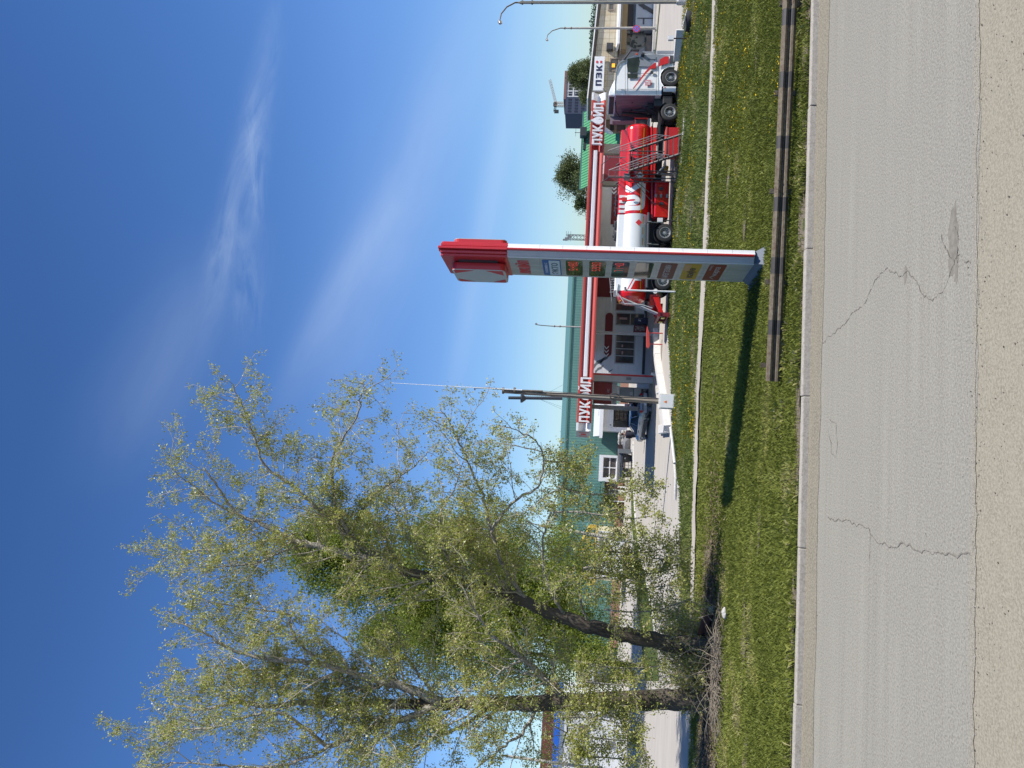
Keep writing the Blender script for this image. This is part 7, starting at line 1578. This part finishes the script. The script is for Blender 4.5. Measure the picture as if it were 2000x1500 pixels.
b2 = [(T2, .38, .03, 0, 1.3, 2.3),
 (PL([(860, 1372), (800, 1345), (733, 1329), (680, 1312), (621, 1295), (560, 1290), (500, 1282), (440, 1262), (390, 1230), (340, 1215)], Y2, -1), .17, .016, 1, 2.0, 1.9),
 (PL([(741, 1340), (700, 1345), (640, 1325), (580, 1330), (541, 1308), (480, 1310), (408, 1300), (330, 1320)], Y2, .6), .09, .012, 1, 2.0, 1.7),
 (PL([(860, 1376), (802, 1398), (750, 1412), (696, 1430), (642, 1457), (600, 1425), (546, 1393), (480, 1400), (420, 1420), (330, 1430), (270, 1450)], Y2, -1.4), .13, .012, 1, 2.0, 1.7),
 (PL([(642, 1457), (600, 1480), (520, 1500), (440, 1495), (350, 1490), (270, 1500)], Y2-1, -1), .06, .012, 1, 2.2, 1.5),
 (PL([(621, 1295), (590, 1260), (570, 1230), (560, 1200), (500, 1190), (430, 1180), (370, 1165)], Y2-.6, -1), .06, .01, 1, 2.2, 1.5),
 (PL([(1100, 1362), (1060, 1322), (1030, 1295), (990, 1262), (955, 1235), (930, 1195), (905, 1160)], Y2, -1.5), .14, .014, 1, 1.9, 1.6),
 (PL([(1020, 1290), (985, 1305), (960, 1330), (930, 1345), (900, 1350)], Y2-1, -1), .045, .01, 1, 2.2, 1.2),
 (PL([(960, 1378), (900, 1420), (830, 1450), (760, 1480), (700, 1500)], Y2, 1.5), .08, .012, 1, 2.1, 1.8),
 (PL([(1050, 1380), (1020, 1430), (980, 1460), (930, 1500), (900, 1530)], Y2, -1.5), .07, .01, 1, 2.2, 1.7),
 (PL([(860, 1372), (820, 1320), (790, 1270), (770, 1220)], Y2, 2.5), .06, .01, 1, 2.2, 1.7),
 (PL([(780, 1376), (740, 1440), (720, 1480)], Y2, -2), .05, .01, 1, 2.2, 1.7),
 (PL([(1130, 1380), (1110, 1420), (1100, 1460), (1110, 1500)], Y2, -1.5), .045, .01, 1, 2.4, 1.4),
 (PL([(1100, 1362), (1080, 1310), (1090, 1260), (1110, 1230)], Y2, 2), .045, .01, 1, 2.4, 1.4)]
dr2 = [PL([(1100, 1400), (1150, 1402), (1200, 1410), (1245, 1425)], 24.4, 0), PL([(1100, 1440), (1150, 1440), (1200, 1445), (1260, 1450)], 24.4, 0), PL([(1110, 1480), (1150, 1478), (1210, 1482), (1250, 1490)], 24.4, 0), PL([(1120, 1290), (1170, 1300), (1230, 1305), (1300, 1300)], 24.8, 0),
       PL([(1130, 1330), (1180, 1335), (1240, 1340)], 24.4, 0), PL([(1100, 1380), (1140, 1375), (1200, 1385), (1260, 1395)], 24.6, 0)]
poplar('poplar_tree', tuple(G(1402, 1367)), b2, 'upright poplar with a thick furrowed trunk on the left of the grass strip', 33, 0, 1.0, dr2)
# a third stem of the same row just outside the frame, its branches reach in
# ---- background trees
def cloud_tree(name, base, H_, W_, n, lab, seed, leafm, size, trunk=.14, lean=0, shape=1.0, gaps=.5, droopy=0, group=None, low=.2, hw=None):
    rr = random.Random(seed); rg_ = np.random.default_rng(seed); t = thing(name, base, lab, 'tree', group); b = Vector(base); wood = Wood()
    top = b+Vector((lean, 0, H_)); C_ = curve([b-Vector((0, 0, .3)), b+Vector((lean*.25, 0, H_*.35)), b+Vector((lean*.6, .1, H_*.7)), top], 5); k_ = len(C_); wood.tube(C_, [trunk*(1-.9*i/k_)+.01 for i in range(k_)], 8, 0)
    P = []; nb = 64
    for j in range(nb):
        u = low+(1-low)*(j+rr.random())/nb; i = min(k_-2, int(u*(k_-1))); q = C_[i].lerp(C_[i+1], u*(k_-1)-i); prof_ = (math.sin(math.pi*min(1, ((u-low)/(1-low))**.7*.93+.07)))**.6
        a = rr.random()*6.283; ln = W_*prof_*rr.uniform(.45, 1.08); dv = Vector((math.cos(a), math.sin(a), rr.uniform(.1, .6))); pts = [q]; d = dv.normalized(); m_ = 7
        for s_ in range(m_): d = (d+Vector((rr.gauss(0, .12), rr.gauss(0, .12), rr.gauss(0, .1)-droopy*s_*.06))).normalized(); pts.append(pts[-1]+d*ln/m_)
        wood.tube(pts, [trunk*.35*(1-.8*s_/m_)*(1-.6*u)+.008 for s_ in range(m_+1)], 4, 0)
        for s_ in range(2, m_+1):
            c = pts[s_]
            for _ in range(3):
                cc = np.array(c)+rg_.normal(0, .10*W_, 3)*np.array([1, 1, .8]); k2 = int(2.3*n/(nb*18)*rr.uniform(.3, 1.7)); 
                pp = cc+rg_.normal(0, 1, (k2, 3))*np.array([.075*W_, .075*W_, .065*W_*(1+droopy)]); P.append(pp)
    P = np.concatenate(P); keep = np.array([vnoise(P[:, 0]+200, P[:, 2]+P[:, 1]*.5+200, W_*.16, seed % 50+1)]).ravel() > gaps*.6; P = P[keep | (rg_.random(len(P)) < .3)]; P = P[P[:, 2] > .4]
    wood.build('trunk', [bark], t); leaf_mesh('crown', P, size, leafm, t, rg_); return t
GRN = tint_mat('birch_leaf', [(.11, .145, .02), (.17, .22, .03), (.24, .30, .045), (.32, .38, .075)], .5, .5)
DGR = tint_mat('dark_leaf', [(.065, .085, .03), (.10, .13, .045), (.14, .17, .06), (.18, .21, .08)], .5, .35)
q = S(1230, 1240, 52); cloud_tree('birch_tree', (q.x, 52, 0), 23.5, 5.6, 60000, 'dense bright green birch behind the leaning poplar', 41, GRN, .16, .2, S(560, 1060, 52).x-q.x, gaps=.5, droopy=.6, group='birches behind the poplars')
q = S(1230, 1130, 56); cloud_tree('birch_tree', (q.x, 56, 0), 16, 4.6, 36000, 'lower bright green birch behind the drooping poplar branches', 42, GRN, .13, .16, 2.0, gaps=.55, droopy=.6, group='birches behind the poplars', low=.24)
q = S(1230, 1300, 50); cloud_tree('birch_tree', (q.x, 50, 0), 18, 4.6, 36000, 'bright green birch seen between the two poplar trunks', 43, GRN, .12, .16, .8, gaps=.5, droopy=.5, group='birches behind the poplars', low=.12)
q = S(1150, 350, 105); cloud_tree('broadleaf_tree', (q.x, 105, 0), S(1096, 350, 105).z, 4.3, 17000, 'round dark green tree rising over the canopy beside the green roof', 51, DGR, .2, .2, .3, gaps=.75, low=.2)
q = S(1150, 395, 108); cloud_tree('broadleaf_tree', (q.x, 108, 0), S(1127, 397, 108).z, 2.2, 5000, 'small sparse tree at the left shoulder of the round dark tree', 52, DGR, .2, .12, -.3, gaps=.6, low=.3)
q = S(1140, 148, 140); cloud_tree('broadleaf_tree', (q.x, 140, 0), S(1117, 148, 140).z, 3.8, 15000, 'dark green tree in front of the unfinished high-rise', 53, DGR, .24, .2, 0, gaps=.5, low=.2)
q = S(1140, 185, 150); cloud_tree('broadleaf_tree', (q.x, 150, 0), S(1137, 185, 150).z, 3.6, 7000, 'paler tree hiding the dark foot of the unfinished high-rise', 54, DGR, .24, .2, 0, gaps=.55, low=.2)
# far wooded skyline
rg_ = np.random.default_rng(77); n = 26000; x = rg_.uniform(170, 420, n); y = 430+rg_.random(n)*40; hgt = 9+3.5*vnoise(x+400, x*0+50, 9, 3)+2.5*vnoise(x+400, x*0+20, 3.2, 4); z = hgt*rg_.random(n)**.6
P = np.c_[x, y, z]; wd_ = leaf_mesh('woodland', P, 1.3, tint_mat('far_leaf', [(.05, .075, .05), (.07, .10, .06), (.09, .12, .08)], .8, .1), None, rg_)
tag(wd_, 'distant wooded skyline beyond the buildings', 'woodland', kind='stuff')
# bushes under the poplars: pale dead brushwood, log, stone, leafy suckers
rr = random.Random(61)
bw = Wood(); c = G(1410, 1310)
for i in range(330):
    p = Vector((c.x+rr.gauss(0, .85), c.y+rr.gauss(0, .28), .12+rr.random()*.12)); d = Vector((rr.gauss(0, 1), rr.gauss(-.2, .5), rr.uniform(-.05, .5))).normalized(); L_ = rr.uniform(.35, 1.3); pts = [p]
    for s_ in range(6): d = (d+Vector((rr.gauss(0, .12), rr.gauss(0, .12), -.13))).normalized(); q = pts[-1]+d*L_/6; q.z = max(q.z, .08); pts.append(q)
    bw.tube(pts, [rr.uniform(.008, .02)*(1-.12*s_) for s_ in range(7)], 4, 0)
o = bw.build('brushwood_heap', [mat('dead_branch', (.30, .26, .2), .85, noise=(3, (.14, .11, .08), .25, (1, 1, 1)))], None); tag(o, 'heap of pale dead branches lying between the feet of the two poplars', 'brushwood', kind='stuff')
a, b_ = G(1386, 1238), G(1402, 1192); a.z = b_.z = .2; lg = M(); lg.tube([a, a.lerp(b_, .5)+Vector((0, 0, .04)), b_], [.19, .16, .13], 12); lo = obj('log', lg, mat('red_bark', (.14, .06, .05), .9, noise=(5, (.07, .035, .03), .25, (2, 2, 2)), bump=(14, .8)), loc=tuple(a), smooth=True); tag(lo, 'short reddish log lying in the grass beside the leaning poplar', 'log')
e = M(); d = (b_-a).normalized(); e.tube([b_+d*.002, b_+d*.012], .12, 12); obj('cut_end', e, palebark, lo)
q = G(1424, 1198); st_ = M(); st_.blob((q.x, q.y, .12), (.17, .12, .09), 3, .1, rng=rr); tag(obj('stone', st_, concrete, loc=tuple(q)), 'pale stone lying in the grass in front of the reddish log', 'stone')
def shrub(base, W_, H_, n, lab, seed, ms, name='shrub', sz=.07, cat='shrub', ns=70):
    rr = random.Random(seed); rg_ = np.random.default_rng(seed); t = thing(name, base, lab, cat); wd2 = Wood(); tips = []
    for i in range(ns):
        p = Vector(base)+Vector((rr.gauss(0, .12)*W_, rr.gauss(0, .12)*W_, 0)); shoot(wd2, tips, p, (rr.gauss(0, .45), rr.gauss(0, .45), 1), H_*rr.uniform(.5, 1.1), .014, 1, rr, .03, 0)
    wd2.build('stems', [MATS['twig_bark']], t); P = np.array([tuple(p) for p, l in tips]); k = max(1, n//len(P)); P = np.repeat(P, k, 0)+rg_.normal(0, .05, (len(P)*k, 3)); leaf_mesh('foliage', P, sz, ms, t, rg_)
shrub(tuple(G(1380, 1252)), 3.2, 2.0, 9000, 'leafy suckers growing around the foot of the leaning poplar', 71, LEAF, ns=80)
shrub(tuple(G(1392, 1330)), 3.0, 1.4, 3500, 'thin leafy suckers between the two poplar trunks', 72, LEAF, ns=50)
# ------------------------------------------------------------------ every separate piece of a part becomes a part of its own
def pieces(me):
    par = list(range(len(me.vertices)))
    def find(a):
        while par[a] != a: par[a] = par[par[a]]; a = par[a]
        return a
    for e in me.edges:
        a, b = find(e.vertices[0]), find(e.vertices[1])
        if a != b: par[a] = b
    isl = {}
    for v in me.vertices: isl.setdefault(find(v.index), []).append(v.index)
    bx = []
    for k, vs in isl.items():
        c = [me.vertices[i].co for i in vs]; bx.append([set([k]), [min(p[j] for p in c)-.012 for j in range(3)], [max(p[j] for p in c)+.012 for j in range(3)]])
    go = True
    while go:
        go = False
        for i in range(len(bx)):
            for j in range(i+1, len(bx)):
                if all(bx[i][1][q] <= bx[j][2][q] and bx[j][1][q] <= bx[i][2][q] for q in range(3)):
                    bx[i][0] |= bx[j][0]; bx[i][1] = [min(a, b) for a, b in zip(bx[i][1], bx[j][1])]; bx[i][2] = [max(a, b) for a, b in zip(bx[i][2], bx[j][2])]; del bx[j]; go = True; break
            if go: break
    return [b[0] for b in bx], find
RENAME = {'price_digits': 'price_digit', 'chevrons': 'chevron', 'pictograms': 'pictogram', 'marker_lights': 'marker_light', 'hub_holes': None, 'garage_panels': 'garage_panel', 'guy_wires': 'guy_wire', 'vent_window': 'vent_window'}
SPLIT = {'maroon_panel', 'clamp', 'wheel', 'window', 'latch', 'hinge', 'door_handle', 'pipe_bracket', 'vent_window', 'poster', 'landing_leg', 'glazing_bar', 'brick_panel', 'pane', 'porch_frame', 'rear_light', 'bird_decal', 'mural_figure',
         'side_advert', 'brace', 'conduit', 'grey_panel', 'trim', 'counterweight', 'fitting', 'panel_fitting', 'stripes', 'wall', 'partition_wall', 'white_bands', 'subframe', 'chassis', 'side_panel', 'rear_frame', 'strokes', 'bracket', 'side_fairing', 'dark_recess', 'door_frame', 'shop_front', 'plinth', 'handle', 'emblem', 'door', 'pump_guard', 'side_rail', 'front_bumper', 'marker'} | set(RENAME)
for o in [o for o in bpy.data.objects if o.type == 'MESH']:
    base = o.name.split('.')[0]
    if base not in SPLIT or base == 'hub_holes' or len(o.data.vertices) > 6000: continue
    me = o.data; gs, find = pieces(me)
    if len(gs) < 2 or len(gs) > 100: 
        if base in RENAME and RENAME[base] and len(gs) < 2: o.name = RENAME[base]
        continue
    new = RENAME.get(base) or base
    kids = list(o.children)
    for gi, g in enumerate(gs):
        bm = bmesh.new(); bm.from_mesh(me); bm.verts.ensure_lookup_table(); bmesh.ops.delete(bm, geom=[v for v in bm.verts if find(v.index) not in g], context='VERTS'); m2 = bpy.data.meshes.new(new)
        for q in me.materials: m2.materials.append(q)
        bm.to_mesh(m2); bm.free()
        c = o.copy(); c.data = m2; c.name = new; C.objects.link(c); ORG[c.name] = ORG.get(o.name)
        if gi == 0:
            for k in kids: k.parent = c
    bpy.data.objects.remove(o)
